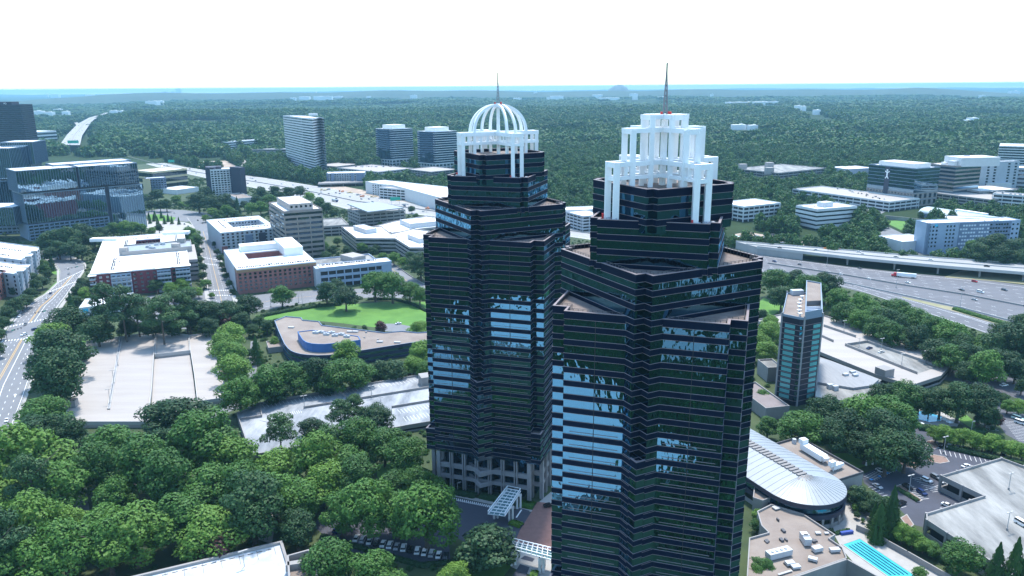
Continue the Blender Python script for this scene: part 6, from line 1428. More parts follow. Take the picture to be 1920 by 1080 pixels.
each([(1838, 470, 44, 'd'), (1862, 462, 50, 'd'), (1890, 468, 46, 'd'), (1912, 462, 44, 'd'), (1825, 462, 28, 'b'), (1876, 478, 40, 'd'), (1910, 482, 36, 'd')], 'trees before the pale blue hotel', 'dark tree in front of the pale blue hotel')

# hedges and ground shrubs
def hedge(label, pts, w_, h_, m, nl=None):
    pts = [Vector(G(*p, 1)) for p in pts]; Ltot = sum((b-a).length for a, b in zip(pts, pts[1:])); n = int(nl or max(200, Ltot*w_*28)); nr = nrg
    C = np.zeros((n, 3)); Nr = np.zeros((n, 3)); segs = [(a, b, (b-a).length) for a, b in zip(pts, pts[1:])]
    for i in range(n):
        t = nr.random()*Ltot
        for a, b, L in segs:
            if t <= L: break
            t -= L
        p = a.lerp(b, min(1, t/L)); d = (b-a)/L; s = Vector((-d.y, d.x)); th = nr.uniform(-.1, math.pi+.1); q = p+s*(math.cos(th)*w_/2*nr.uniform(.8, 1.1))
        C[i] = (q.x, q.y, max(.1, math.sin(th)**.5*h_*nr.uniform(.85, 1.08) if math.sin(th) > 0 else .2)); Nr[i] = (s.x*math.cos(th), s.y*math.cos(th), abs(math.sin(th))+.15)
    Nr += nr.normal(size=(n, 3))*.3; Nr /= np.linalg.norm(Nr, axis=1)[:, None]
    v, f = leaves(C, Nr, nr.uniform(.25, .5, n), nr); o = bpy.data.objects.new('hedge', mesh_np('hedge', v, f, m)); COL.objects.link(o); tag(o, label, 'hedge'); return o
hedge('long clipped dark hedge along the street edge of the lawn', [(490, 592), (540, 582), (600, 573), (640, 570)], 3.2, 2.2, LM['d'])
hedge('curving dark hedge at the far right corner of the lawn', [(690, 560), (740, 560), (775, 570), (800, 582)], 2.6, 1.8, LM['d'])
hedge('dark round topped hedge behind the right bay of the sunlit deck', [(350, 616), (380, 612), (412, 606)], 6, 4.5, LM['d'])
hedge('yellowish flowering hedge left of the curved office', [(458, 620), (480, 618), (508, 624)], 3, 1.8, LM['l'])
hedge('dark hedge below the near right corner of the sunlit deck', [(376, 770), (400, 764), (424, 758)], 3, 2, LM['d'])
hedge('long low hedge edging the forecourt car park, bottom centre', [(603, 1003), (700, 1032), (790, 1058), (850, 1052), (868, 1035)], 2.2, 1.4, LM['d'])
hedge('low hedge strip at the foot of the domed tower, left of the entrance', [(838, 915), (866, 921), (893, 926)], 5, 1, LM['d'])
hedge('low hedge strip at the foot of the domed tower, right of the entrance', [(903, 926), (922, 930), (943, 934)], 5, 1, LM['d'])
hedge('low planted strip beside the brick forecourt near the domed tower', [(978, 941), (990, 944), (1000, 946)], 5, 1, LM['b'])
hedge('small flower bed with yellow leaves between side bays and brick forecourt', [(958, 976), (970, 980), (978, 983)], 3.4, 1, LM['l'])
hedge('small yellow green bed under the front entrance truss', [(996, 1074), (1008, 1076)], 4, 1.4, LM['l'])
hedge('long dark hedge above the right car park', [(1778, 838), (1850, 855), (1935, 874)], 2.4, 2, LM['d'])
hedge('dark hedge bank below the garden pool', [(1722, 800), (1770, 806), (1815, 812), (1840, 808)], 5, 2.4, LM['d'])
hedge('short hedge on the narrow island of the right car park', [(1683, 914), (1704, 926), (1722, 937)], 1.8, 1.2, LM['d'])
hedge('dark hedge below the fence right of the lap pool', [(1660, 980), (1710, 1012), (1780, 1056)], 3, 2.2, LM['d'])
hedge('low clipped hedge on the terrace edge above the lap pool', [(1566, 998), (1592, 991)], 1.6, 1, LM['d'])
hedge('dark ground cover by the garden lawn left of the domed tower', [(770, 880), (800, 892)], 9, 1.6, LM['d'])
hedge('light green shrub bank along the near freeway lane', [(1790, 578), (1850, 596), (1935, 620)], 5, 2, LM['b'])

# ------------------------------------------------------------------ woodland beyond the freeway, one mass
src = bpy.data.collections.new('woodland_sources')
for i in range(6):
    me = mesh_np('canopy', *crown_mesh('broad' if i < 5 else 'pine', 200+i, 760, .052), LM['f']); src.objects.link(bpy.data.objects.new('canopy', me))
srcfar = bpy.data.collections.new('woodland_sources_far')
for i in range(4):
    nr = np.random.default_rng(300+i); VV, FF_ = [], []; off = 0
    for k in range(9):
        v, f = crown_mesh('broad', 400+i*10+k, 110, .125); sc = nr.uniform(.75, 1.2); v = v*np.array([sc*.42, sc*.42, sc])+np.array([nr.uniform(-.5, .5), nr.uniform(-.5, .5), 0]); VV.append(v); FF_.append(f+off); off += len(v)
    srcfar.objects.link(bpy.data.objects.new('canopy_clump', mesh_np('canopy_clump', np.concatenate(VV), np.concatenate(FF_), LM['f'])))
def field(P, wl, seed):
    r_ = np.random.default_rng(seed); o = np.zeros(len(P))
    for k in range(5): a = r_.uniform(0, 6.28); f_ = 6.283/wl*r_.uniform(.6, 1.8); o += np.sin((P[:, 0]*math.cos(a)+P[:, 1]*math.sin(a))*f_+r_.uniform(0, 6.28))
    return o/5
def scatter(r0, r1, sp, aw, seed, back=False):
    nr = np.random.default_rng(seed); xs = np.arange(-r1, r1, sp); ys = np.arange(-r1 if back else 0, r1, sp); X, Y = np.meshgrid(xs, ys); P = np.stack([X.ravel(), Y.ravel()], 1)+nr.uniform(-.42, .42, (X.size, 2))*sp
    d = np.hypot(P[:, 0], P[:, 1]); ok = (d > r0) & (d < r1)
    if not back: ok &= (np.abs(P[:, 0]) < P[:, 1]*math.tan(aw)+60) & (P[:, 1] > 0)
    P = P[ok]; keep = np.ones(len(P), bool)
    for poly in CLEAR:
        q = np.array(poly); lo, hi = q.min(0), q.max(0); m = keep & (P[:, 0] > lo[0]) & (P[:, 0] < hi[0]) & (P[:, 1] > lo[1]) & (P[:, 1] < hi[1])
        if m.any(): ii = np.nonzero(m)[0]; keep[ii[inpoly(P[ii], poly)]] = False
    return P[keep]
def wood_group(coll):
    g = bpy.data.node_groups.new('plant_wood', 'GeometryNodeTree'); g.interface.new_socket('Geometry', in_out='INPUT', socket_type='NodeSocketGeometry'); g.interface.new_socket('Geometry', in_out='OUTPUT', socket_type='NodeSocketGeometry')
    N, L = g.nodes, g.links; gi, go = N.new('NodeGroupInput'), N.new('NodeGroupOutput'); ip = N.new('GeometryNodeInstanceOnPoints'); ci = N.new('GeometryNodeCollectionInfo')
    ci.inputs['Collection'].default_value = coll; ci.inputs['Separate Children'].default_value = True; ci.inputs['Reset Children'].default_value = True
    def attr(n, t): a = N.new('GeometryNodeInputNamedAttribute'); a.data_type = t; a.inputs['Name'].default_value = n; return a.outputs['Attribute']
    L.new(gi.outputs[0], ip.inputs['Points']); L.new(ci.outputs[0], ip.inputs['Instance']); ip.inputs['Pick Instance'].default_value = True
    L.new(attr('idx', 'INT'), ip.inputs['Instance Index']); L.new(attr('rot', 'FLOAT_VECTOR'), ip.inputs['Rotation']); L.new(attr('scl', 'FLOAT_VECTOR'), ip.inputs['Scale']); L.new(ip.outputs[0], go.inputs[0]); return g
GN_NEAR, GN_FAR = wood_group(src), wood_group(srcfar)
def wood(name, P, size, grp, nvar, seed, zlift=-.5, hk=1.05):
    nr = np.random.default_rng(seed); n = len(P); me = bpy.data.meshes.new(name); me.vertices.add(n); co = np.zeros((n, 3), 'f'); co[:, :2] = P
    patch = field(P, 420, 5); co[:, 2] = zlift+relief(P[:, 0], P[:, 1]); me.vertices.foreach_set('co', co.ravel())
    a = me.attributes.new('idx', 'INT', 'POINT'); a.data.foreach_set('value', nr.integers(0, nvar, n).astype('i'))
    rot = np.zeros((n, 3), 'f'); rot[:, 2] = nr.uniform(0, 6.28, n); a = me.attributes.new('rot', 'FLOAT_VECTOR', 'POINT'); a.data.foreach_set('vector', rot.ravel())
    s = size*np.exp(nr.normal(0, .30, n))*(1+.32*patch); s = np.clip(s, .55*size, 1.4*size)*(1 if size > 20 else 1)*np.clip(.68+(np.hypot(P[:, 0], P[:, 1])-700)/2200, .7, 1); sc = np.stack([s, s, s*hk*nr.uniform(.85, 1.25, n)], 1).astype('f'); a = me.attributes.new('scl', 'FLOAT_VECTOR', 'POINT'); a.data.foreach_set('vector', sc.ravel())
    o = bpy.data.objects.new(name, me); COL.objects.link(o); md = o.modifiers.new('plant', 'NODES'); md.node_group = grp; o['kind'] = 'stuff'; return o
P1 = scatter(380, 2100, 10.0, R(37), 1); wood('woodland', P1, 15.5, GN_NEAR, 6, 2)
P2 = scatter(2100, 5200, 34, R(36), 3); P2 = P2[field(P2, 900, 8) < .42]; wood('distant_woodland', P2, 46, GN_FAR, 4, 4, hk=.36)
P3 = scatter(5200, 9950, 88, R(35.5), 5); P3 = P3[field(P3, 1800, 9) < .40]; wood('far_woodland', P3, 125, GN_FAR, 4, 6, hk=.11)
# unseen grounds by the camera; deck and pale lots added for the glass to mirror
DECKB = [(-122, -14), (-74, 4), (-50, 37), (-4, 52), (-8, 72), (-18, 98), (-30, 125), (-95, 135), (-116, 145), (-165, 122), (-200, 86), (-160, 45)]  # unseen deck outline, shaped to make the blue patches in the glass
clear(DECKB, 3); LOTB = [(-122, -120), (-66, -150), (-34, -74), (-74, -44)]; clear(LOTB, 2); clear([(460, -30), (520, 0), (500, 70), (440, 40)], 0)
db = thing('parking_deck_building', 'unseen pale deck added to be mirrored as bright blue patches in the tower glass', 'parking garage', (-90, 70, 0))
mb = MB(); mb.prism(DECKB, 0, 4.0); mb.build('deck_slab', M_ROOFW, db); mb = MB(); mb.ring(DECKB, 3, 5, .1, .3); mb.build('deck_parapet', M_CONC, db)
sheet('added_mirror_lot', LOTB, .06, M_CONCW, None); sheet('added_mirror_lot', [(460, -30), (520, 0), (500, 70), (440, 40)], .06, M_CONCW, None)  # unseen pale lots put in to brighten reflections in the tower glass
PB = scatter(30, 620, 12.5, 0, 11, True); PB = PB[(PB[:, 1] < 205) & (np.abs(PB[:, 0]) < 620) & ~((PB[:, 1] > 120) & (np.abs(PB[:, 0]) < PB[:, 1]*.7+20))]; wood('woodland_behind', PB, 16, GN_NEAR, 6, 12)
# low undergrowth on the open soil of the urban tract, and the trees that stand hidden behind the towers
def in_tract(sp, seed, poly):
    nr = np.random.default_rng(seed); q = np.array(poly); lo, hi = np.maximum(q.min(0), (-900, 200)), np.minimum(q.max(0), (900, 1500)); X, Y = np.meshgrid(np.arange(lo[0], hi[0], sp), np.arange(lo[1], hi[1], sp))
    P = np.stack([X.ravel(), Y.ravel()], 1)+nr.uniform(-.45, .45, (X.size, 2))*sp; P = P[inpoly(P, poly)]
    for c_ in CLEAR:
        if c_ is TRACT: continue
        if len(P): P = P[~inpoly(P, c_)]
    return P
PS = in_tract(6.0, 31, tp); PS = PS[field(PS, 60, 4) > -.25]; wood('undergrowth', PS, 4.2, GN_NEAR, 5, 32, zlift=-.3, hk=.6)
PT = in_tract(10.5, 33, ccw([(62, 345), (92, 352), (118, 400), (140, 520), (190, 640), (90, 760), (40, 700), (18, 420)])); wood('trees_behind_towers', PT, 13, GN_NEAR, 6, 34)
# ------------------------------------------------------------------ vehicles
PAINT = {'white': mat('white_car_paint', (.78, .78, .78), .25), 'black': mat('black_car_paint', (.012, .013, .016), .2), 'silver': mat('silver_car_paint', (.42, .43, .45), .25), 'navy': mat('navy_car_paint', (.015, .03, .11), .2),
         'red': mat('red_car_paint', (.45, .02, .03), .25), 'grey': mat('grey_car_paint', (.13, .135, .145), .25), 'mint': mat('mint_white_paint', (.55, .72, .66), .3), 'orange': mat('orange_paint', (.75, .22, .04), .5)}
M_CGLASS = mat('car_window', (.012, .016, .02), .08); M_TYRE = mat('tyre_rubber', (.02, .02, .02), .8); M_LIGHT = mat('lamp_glass', (.7, .7, .68), .2)
PROF = {'sedan': ([(-2.3, .30), (2.3, .30), (2.35, .62), (2.2, .82), (1.15, .95), (-1.55, .98), (-2.25, .9), (-2.35, .6)], [(1.15, .94), (.45, 1.42), (-.95, 1.44), (-1.65, .97)], 1.8),
        'suv': ([(-2.35, .34), (2.35, .34), (2.4, .75), (2.25, 1.02), (1.2, 1.12), (-2.2, 1.14), (-2.4, .95)], [(1.25, 1.11), (.65, 1.70), (-1.85, 1.74), (-2.25, 1.13)], 1.95),
        'van': ([(-2.8, .36), (2.7, .36), (2.8, .9), (2.55, 1.25), (1.9, 1.4), (-2.75, 1.42), (-2.85, .7)], [(1.95, 1.39), (1.15, 2.15), (-2.6, 2.2), (-2.75, 1.41)], 2.0)}
def extr(mb, prof, w0, w1, m, cap_m=None):
    n = len(prof); b = len(mb.v)
    for s_ in (-1, 1): mb.v.extend([(x, s_*(w0 if z < 1.15 else w1)/2, z) for x, z in prof])
    for i in range(n): j = (i+1) % n; mb.f.append((b+i, b+j, b+n+j, b+n+i)); mb.m.append(m)
    mb.f.append(tuple(range(b, b+n))); mb.f.append(tuple(reversed(range(b+n, b+2*n)))); mb.m += [m if cap_m is None else cap_m]*2
def wheel_into(mb, x, y, m, r=.34, w=.24):
    b = len(mb.v); n = 12
    for s_ in (-1, 1): mb.v.extend([(x+r*math.cos(6.2832*k/n), y+s_*w/2, r+r*math.sin(6.2832*k/n)) for k in range(n)])
    for k in range(n): j = (k+1) % n; mb.f.append((b+k, b+j, b+n+j, b+n+k)); mb.m.append(m)
    mb.f.append(tuple(range(b, b+n))); mb.f.append(tuple(range(b+n, b+2*n))); mb.m += [m, m]
def cabin(mb, kind, m, mr):
    p, q, w_ = PROF[kind]; (x0, z0), (x1, z1), (x2, z2), (x3, z3) = q; wb, wt = w_*.94, w_*.76; b = len(mb.v)
    for x, z, w2 in ((x0, z0, wb), (x1, z1, wt), (x2, z2, wt), (x3, z3, wb)): mb.v.extend([(x, -w2/2, z), (x, w2/2, z)])
    for f in ((0, 1, 3, 2), (4, 5, 7, 6), (0, 2, 4, 6), (1, 3, 5, 7)): mb.f.append(tuple(b+i for i in f)); mb.m.append(m)
    mb.f.append((b+2, b+3, b+5, b+4)); mb.m.append(mr)
    c2 = len(mb.v); mb.v.extend([(x1+.02, -wt/2-.01, z1+.03), (x1+.02, wt/2+.01, z1+.03), (x2-.02, wt/2+.01, z2+.03), (x2-.02, -wt/2-.01, z2+.03)]); mb.f.append((c2, c2+1, c2+2, c2+3)); mb.m.append(mr)
_CM = {}
def car_mesh(kind, col):
    if (kind, col) not in _CM:
        p, q, w_ = PROF[kind]; mb = MB(); extr(mb, p, w_, w_, 0); cabin(mb, kind, 1, 0)
        for x in (-1.45, 1.42):
            for s_ in (-1, 1): wheel_into(mb, x, s_*w_*.45, 2)
        for s_ in (-1, 1): mb.box(2.2, s_*w_*.36, .6, .76, .28, .35, 0, 3)
        o = mb.build('car', [PAINT[col], M_CGLASS, M_TYRE, M_LIGHT]); _CM[(kind, col)] = o.data; bpy.data.objects.remove(o)
    return _CM[(kind, col)]
_CP = {}
def car_parts(kind, col):
    if (kind, col) not in _CP:
        p, q, w_ = PROF[kind]; r_ = []
        mb = MB(); extr(mb, p, w_, w_, 0); r_.append(('body', mb, PAINT[col]))
        mb = MB(); cabin(mb, kind, 0, 1); r_.append(('cabin', mb, [M_CGLASS, PAINT[col]]))
        for x in (-1.45, 1.42):
            for s_ in (-1, 1): mb = MB(); wheel_into(mb, x, s_*w_*.45, 0); r_.append(('wheel', mb, M_TYRE))
        for s_ in (-1, 1): mb = MB(); mb.box(2.2, s_*w_*.36, .6, .76, .28, .35); r_.append(('headlight', mb, M_LIGHT))
        out = []
        for n_, mb, m in r_: o = mb.build(n_, m); out.append((n_, o.data)); bpy.data.objects.remove(o)
        _CP[(kind, col)] = out
    return _CP[(kind, col)]
CN = {'sedan': 'car', 'suv': 'car', 'van': 'van'}
def car(p, ang, kind, col, label, group=None, z=.1, near=False):
    nm = {'sedan': 'sedan_car', 'suv': 'suv_car', 'van': 'van'}[kind]
    if near:
        t = thing(nm, label, CN[kind], (p[0], p[1], z), group, ang)
        for n_, me in car_parts(kind, col): o = bpy.data.objects.new(n_, me); COL.objects.link(o); o.parent = t
        return t
    o = bpy.data.objects.new(nm, car_mesh(kind, col)); COL.objects.link(o); o.location = (p[0], p[1], z); o.rotation_euler = (0, 0, ang); return tag(o, label, CN[kind], group)
def head(a, b): p, q = G(*a), G(*b); return math.atan2(q[1]-p[1], q[0]-p[0])
KW = {'sedan': 'car', 'suv': 'tall car', 'van': 'van'}
for px, py, k, c, a, b, where in ((13, 790, 'sedan', 'white', (30, 740), (2, 820), 'driving alone low on the boulevard by the left edge'), (66, 619, 'suv', 'navy', (40, 625), (95, 612), 'crossing the boulevard intersection'), (45, 629, 'suv', 'white', (55, 625), (35, 633), 'rear one turning in the boulevard intersection'), (55, 634, 'sedan', 'white', (70, 628), (40, 640), 'front one turning in the boulevard intersection'), (37, 594, 'sedan', 'white', (60, 567), (20, 612), 'waiting left of the stop line on the boulevard'), (48, 609, 'sedan', 'grey', (60, 590), (40, 620), 'at the stop line beside the boulevard crosswalk'),
                      (95, 551, 'sedan', 'navy', (75, 575), (112, 530), 'uphill on the boulevard ahead of a white car'), (88, 561, 'sedan', 'white', (75, 575), (105, 545), 'uphill on the boulevard behind a dark blue car'), (128, 505, 'sedan', 'white', (118, 530), (128, 500), 'near the upper boulevard crosswalk'), (129, 514, 'sedan', 'silver', (118, 530), (128, 500), 'on the upper boulevard crosswalk'), (143, 495, 'sedan', 'silver', (150, 505), (130, 488), 'on the boulevard bend by the dark red flats'), (107, 486, 'sedan', 'black', (115, 490), (95, 482), 'on the boulevard bend below the dark trees'), (85, 482, 'sedan', 'grey', (95, 484), (72, 478), 'queued on the boulevard bend, rear of two'), (93, 482, 'sedan', 'white', (102, 486), (80, 480), 'queued on the boulevard bend, front of two'), (76, 632, 'van', 'mint', (85, 625), (60, 645), 'half hidden by a tree at the boulevard corner')):
    car(G(px, py), head(a, b), k, c, '%s %s %s' % (c.replace('navy', 'dark blue'), KW[k], where), 'cars on the boulevard', .1, px < 70 and py > 600)
for px, py, c in ((382, 467, 'black'), (346, 421, 'black'), (353, 425, 'grey'), (363, 431, 'black'), (380, 419, 'grey'), (391, 424, 'black'), (336, 414, 'white'), (327, 400, 'silver'), (397, 429, 'grey'), (293, 411, 'black'), (371, 414, 'black')):
    car(G(px, py), head((350, 408), (405, 470)), 'sedan', c, '%s car on the streets around the plaza at the head of the cross street' % c, 'cars about the plaza')
lots = [(1737, 903, 'suv', 'white', (1716, 896), (1748, 910), 'parked in the open bay beside the weathered deck notch'), (1754, 897, 'suv', 'grey', (1740, 890), (1766, 904), 'parked right against the weathered deck corner'), (1701, 916, 'suv', 'black', (1690, 910), (1712, 925), 'parked behind the narrow hedge island'), (1728, 926, 'suv', 'navy', (1712, 916), (1740, 935), 'parked right of the narrow hedge island'), (1776, 912, 'sedan', 'silver', (1765, 906), (1788, 918), 'parked in the notch under the weathered deck'), (1690, 946, 'suv', 'black', (1680, 952), (1700, 942), 'parked near the pointed trees at the lot corner'), (1645, 914, 'sedan', 'silver', (1630, 905), (1655, 920), 'leaving the marked bays below the annex'), (1673, 877, 'suv', 'black', (1665, 872), (1685, 883), 'at the far end of the blue marked bays'), (1651, 885, 'sedan', 'white', (1644, 880), (1662, 890), 'in the middle of the blue marked bays'),
        (1765, 837, 'sedan', 'black', (1760, 845), (1768, 832), 'first in the row below the long dark hedge'), (1780, 838, 'suv', 'white', (1775, 848), (1783, 832), 'second in the row below the long dark hedge'), (1795, 841, 'suv', 'grey', (1790, 850), (1798, 835), 'third in the row below the long dark hedge'), (1881, 853, 'suv', 'black', (1877, 864), (1884, 847), 'alone at the far end of the row below the long hedge'), (1776, 950, 'sedan', 'white', (1765, 945), (1790, 955), 'half hidden behind the parapet of the weathered deck'), (1811, 876, 'sedan', 'white', (1795, 880), (1825, 871), 'passing behind the parapet of the weathered deck'), (1882, 724, 'suv', 'white', (1870, 726), (1895, 721), 'on the access road at the right edge'), (1908, 787, 'van', 'mint', (1895, 783), (1920, 791), 'pale green, rear one in the upper car park'), (1913, 795, 'van', 'white', (1900, 791), (1925, 799), 'front one in the upper car park at the right edge'), (747, 608, 'sedan', 'white', (740, 610), (755, 607), 'alone in the small car park behind the curved office')]
for px, py, k, c, a, b, where in lots: car(G(px, py), head(a, b), k, c, '%s %s %s' % (c.replace('navy', 'dark blue').replace('mint', ''), KW[k], where), 'parked cars by the weathered deck' if px > 1600 else None, .1, py > 830)
for px, py, k, c, a, b, z, where in ((1630, 654, 'sedan', 'navy', (1620, 657), (1640, 651), 4.2, 'on the sunken ramp of the white deck, upper one'), (1652, 661, 'sedan', 'white', (1640, 664), (1664, 658), 4.2, 'on the sunken ramp of the white deck, lower one'), (1916, 985, 'van', 'white', (1900, 978), (1930, 995), 6.4, 'parked on the weathered deck at the right edge'), (767, 704, 'sedan', 'black', (760, 700), (772, 708), 3.3, 'parked at the back edge of the stained deck'), (381, 754, 'sedan', 'silver', (370, 756), (395, 751), .1, 'under the lip of the sunlit deck near bay')):
    q = Vector(G(a[0], a[1], z)); r_ = Vector(G(b[0], b[1], z)); d = r_-q; car(G(px, py, z), math.atan2(d.y, d.x), k, c, '%s %s %s' % (c.replace('navy', 'dark blue'), KW[k], where), None, z, px > 1700 or px == 767)
for i in range(14):
    p = Vector(G(668, 1012)).lerp(Vector(G(836, 1046)), i/13); c = ('white', 'silver', 'white', 'black', 'white')[i % 5]
    car(p, head((700, 1020), (708, 1000))+rng.uniform(-.05, .05), ('sedan', 'suv')[i % 2], c, '%s car in the parked row under the forecourt trees' % c, 'parked row under the forecourt trees', .1)
for px, py, c in ((632, 996, 'navy'), (648, 968, 'white'), (662, 962, 'white')): car(G(px, py), head((625, 1003), (640, 985)), 'suv', c, {'navy': 'dark blue car parked left of the forecourt trees in the open', 'white': 'white car glimpsed between forecourt trees, farther back'}[c], None if c == 'navy' else 'white cars between the forecourt trees', .1)
car(G(1029, 950), 0.3, 'sedan', 'black', 'black car on the brick forecourt beside the front tower', None, .15)
fw = [(1629, 524, 'sedan', 'white', 'alone on the far carriageway left of the lorry'), (1702, 531, 'sedan', 'white', 'just below the middle barrier of the right hand freeway'), (1803, 545, 'sedan', 'black', 'hugging the middle barrier ahead of the white van'), (1838, 549, 'van', 'white', 'below the middle barrier near the right edge'), (1883, 545, 'suv', 'grey', 'above the middle barrier at the right edge'), (1827, 563, 'sedan', 'silver', 'on the nearest lane below the white van'), (1576, 515, 'sedan', 'white', 'above the belt of trees beside the slim hotel'), (1500, 497, 'sedan', 'grey', 'on the near lanes left of the flyover columns'), (1452, 491, 'sedan', 'navy', 'emerging from behind the front tower on the freeway'), (1612, 504, 'sedan', 'grey', 'in the shade under the flyover'), (1827, 529, 'suv', 'red', 'on the shoulder by the dry bank')]
for px, py, k, c, where in fw: car(G(px, py), head((1590, 515), (1700, 540)), k, c, '%s %s %s' % (c.replace('navy', 'dark blue'), KW[k], where), 'traffic on the right hand freeway', .13, px > 1600)
for px, py, c in ((1462, 465, 'grey'), (1530, 470, 'black'), (1610, 473, 'white'), (1618, 478, 'silver'), (1468, 456, 'white'), (1680, 483, 'grey'), (1745, 488, 'white'), (1850, 500, 'black')): car(G(px, py, 8), head((1600, 478), (1760, 492)), 'sedan', c, '%s car driving on the flyover deck' % c, 'cars on the flyover', 8.02)
FWA, FWB = GP(FU2), GP(FL2)
for i in range(54):
    s_ = rng.uniform(1.2, 8.6); k = int(s_); f = rng.choice((.25, .32, .4, .6, .68, .75)); p = Vector(FWA[k]).lerp(Vector(FWA[k+1]), s_-k); q = Vector(FWB[k]).lerp(Vector(FWB[k+1]), s_-k); d = Vector(FWA[k+1])-Vector(FWA[k])
    c = rng.choice(('white', 'black', 'navy', 'silver', 'grey', 'white', 'black')); car(p.lerp(q, f), math.atan2(d.y, d.x)+(math.pi if f > .5 else 0), rng.choice(('sedan', 'suv', 'suv')), c, '%s car in the far freeway traffic left of the towers' % c.replace('navy', 'dark blue'), 'far freeway traffic', .12)
for i in range(26):
    s_ = rng.uniform(.1, 2.9); k = int(s_); f = rng.choice((.2, .35, .65, .8)); p = Vector(a3[k]).lerp(Vector(a3[k+1]), s_-k).lerp(Vector(b3[k]).lerp(Vector(b3[k+1]), s_-k), f); d = Vector(a3[k+1])-Vector(a3[k])
    c = rng.choice(('white', 'black', 'silver')); car(p, math.atan2(d.y, d.x), 'suv', c, '%s car on the distant highway at the left' % c, 'distant highway traffic', 20.1)
for r_ in range(5):
    for i in range(15):
        if rng.random() < .12: continue
        p = Vector(G(1562, 329+r_*3.2)).lerp(Vector(G(1638, 328+r_*3.6)), (i+rng.uniform(-.1, .1))/14); c = rng.choice(('white', 'white', 'silver', 'navy', 'grey', 'white')); car(p, .9, rng.choice(('sedan', 'suv')), c, '%s car in the packed car park left of the glass clinic' % c.replace('navy', 'dark blue'), 'packed clinic car park', .13)
for (u0, v0, z, n, lab, grp) in (((668, 313), (752, 312), 10.9, 22, 'car on the garage roof at the foot of the glass towers', 'cars on the glass tower garage'), ((1868, 360), (1960, 372), 18.9, 16, 'car on the top deck of the white garage at the right edge', 'cars on the edge garage'), ((1562, 351), (1655, 374), 12.9, 24, 'car on the roof of the long white clinic garage', 'cars on the clinic garage')):
    for i in range(n): p = Vector(G(u0[0], u0[1], z)).lerp(Vector(G(v0[0], v0[1], z)), (i+.5)/n); c = rng.choice(('white', 'silver', 'grey', 'black')); car((p.x+rng.uniform(-6, 6), p.y+rng.uniform(-10, 10)), 1.2, 'sedan', c, c+' '+lab, grp, z)
# the lorry
lp0, lp1 = Vector(G(1670, 518)), Vector(G(1724, 523)); d = (lp0-lp1).normalized(); L_ = 21.0; ang = math.atan2(d.y, d.x); lt = thing('semi_truck', 'red cab lorry hauling a long white trailer below the flyover', 'truck', (lp0.x, lp0.y, .13))
def lpt(u): return lp0-d*u
mb = MB(); p = lpt(12.6); mb.box(p.x, p.y, 1.3, 4.2, 15.6, 2.6, ang); mb.build('trailer', PAINT['white'], lt)
mb = MB(); p = lpt(3.4); mb.box(p.x, p.y, .7, 3.9, 2.4, 2.5, ang); p = lpt(1.5); mb.box(p.x, p.y, .7, 2.2, 2.2, 2.3, ang); p = lpt(2.7); mb.box(p.x, p.y, .8, 3.2, 1.2, 2.4, ang); mb.build('cab', PAINT['red'], lt)
mb = MB(); p = lpt(2.05); mb.box(p.x, p.y, 2.3, 3.1, .1, 2.0, ang); mb.build('windscreen', M_CGLASS, lt)
mb = MB(); p = lpt(6); mb.box(p.x, p.y, .7, 1.1, 5, 1.2, ang); mb.build('chassis', M_DARKGREY, lt)
nn_ = Vector((-d.y, d.x))
for u in (1.2, 4.8, 6.1, 17.2, 18.6):
    for s_ in (-1, 1):
        p = lpt(u)+nn_*(s_*1.05); mb = MB(); mb.bar((*(p-nn_*.2), .62), (*(p+nn_*.2), .62), .95, .95); mb.build('wheel', M_TYRE, lt)
bt_ = Vector(G(627, 378)); d2 = (Vector(FWA[6])-Vector(FWA[5])).normalized(); ang = math.atan2(d2.y, d2.x); t2 = thing('box_truck', 'blue cab lorry with pale trailer on the freeway behind the stone office', 'truck', (bt_.x, bt_.y, .12))
mb = MB(); mb.box(bt_.x, bt_.y, 1.2, 4, 12, 2.6, ang); mb.build('trailer', PAINT['silver'], t2); mb = MB(); p = bt_+d2*7.6; mb.box(p.x, p.y, .6, 3.4, 2.8, 2.5, ang); mb.build('cab', PAINT['navy'], t2)
for u in (7.6, -3.5, -4.8):
    for s_ in (-1, 1): p = bt_+d2*u+Vector((-d2.y, d2.x))*s_*1.05; mb = MB(); mb.cyl(p.x, p.y, .1, 1.0, .5); mb.build('wheel', M_TYRE, t2)

# ------------------------------------------------------------------ street furniture
def lamp(px, py, h, label, z=0.0, twin=True, group=None, ang=.4, base=True):
    x, y = G(px, py, z); t = thing('street_lamp', label, 'lamp post', (x, y, z), group); mb = MB(); mb.cyl(x, y, z, z+h, .17, .11, 8); mb.build('pole', M_POLE, t)
    if base: mb = MB(); mb.cyl(x, y, z, z+.9, .4, .4, 10); mb.build('base', M_CONC, t)
    for s_ in ((-1, 1) if twin else (1,)):
        mb = MB(); c, q = math.cos(ang)*s_, math.sin(ang)*s_; mb.box(x+c*1.0, y+q*1.0, z+h-.1, z+h+.12, 1.4, .55, ang); mb.bar((x, y, z+h), (x+c*.9, y+q*.9, z+h), .1); mb.build('lamp_head', M_CONCW, t)
for i, (x, y) in enumerate(((221, 686), (214, 720), (207, 757))): lamp(x, y, 8.5, ('farthest', 'middle', 'nearest')[i]+' of three twin lamp posts along the drain strip of the sunlit deck', 2.6, group='lamps on the sunlit deck')
for x, y, n in ((571, 765, 'left'), (697, 746, 'middle'), (714, 768, 'right')): lamp(x, y, 7, 'twin lamp post with white heads on the stained deck, %s one' % n, kz-1)
for x, y, n in ((1582, 622, 'by the stubby ramp wall'), (1610, 656, 'at the head of the sunken ramp'), (1652, 657, 'behind the white car on the sunken ramp'), (1690, 687, 'in the middle of the sunken ramp'), (1734, 681, 'beyond the sunken ramp')): lamp(x, y, 8, 'thin lamp post on the white deck, '+n, 4.2)
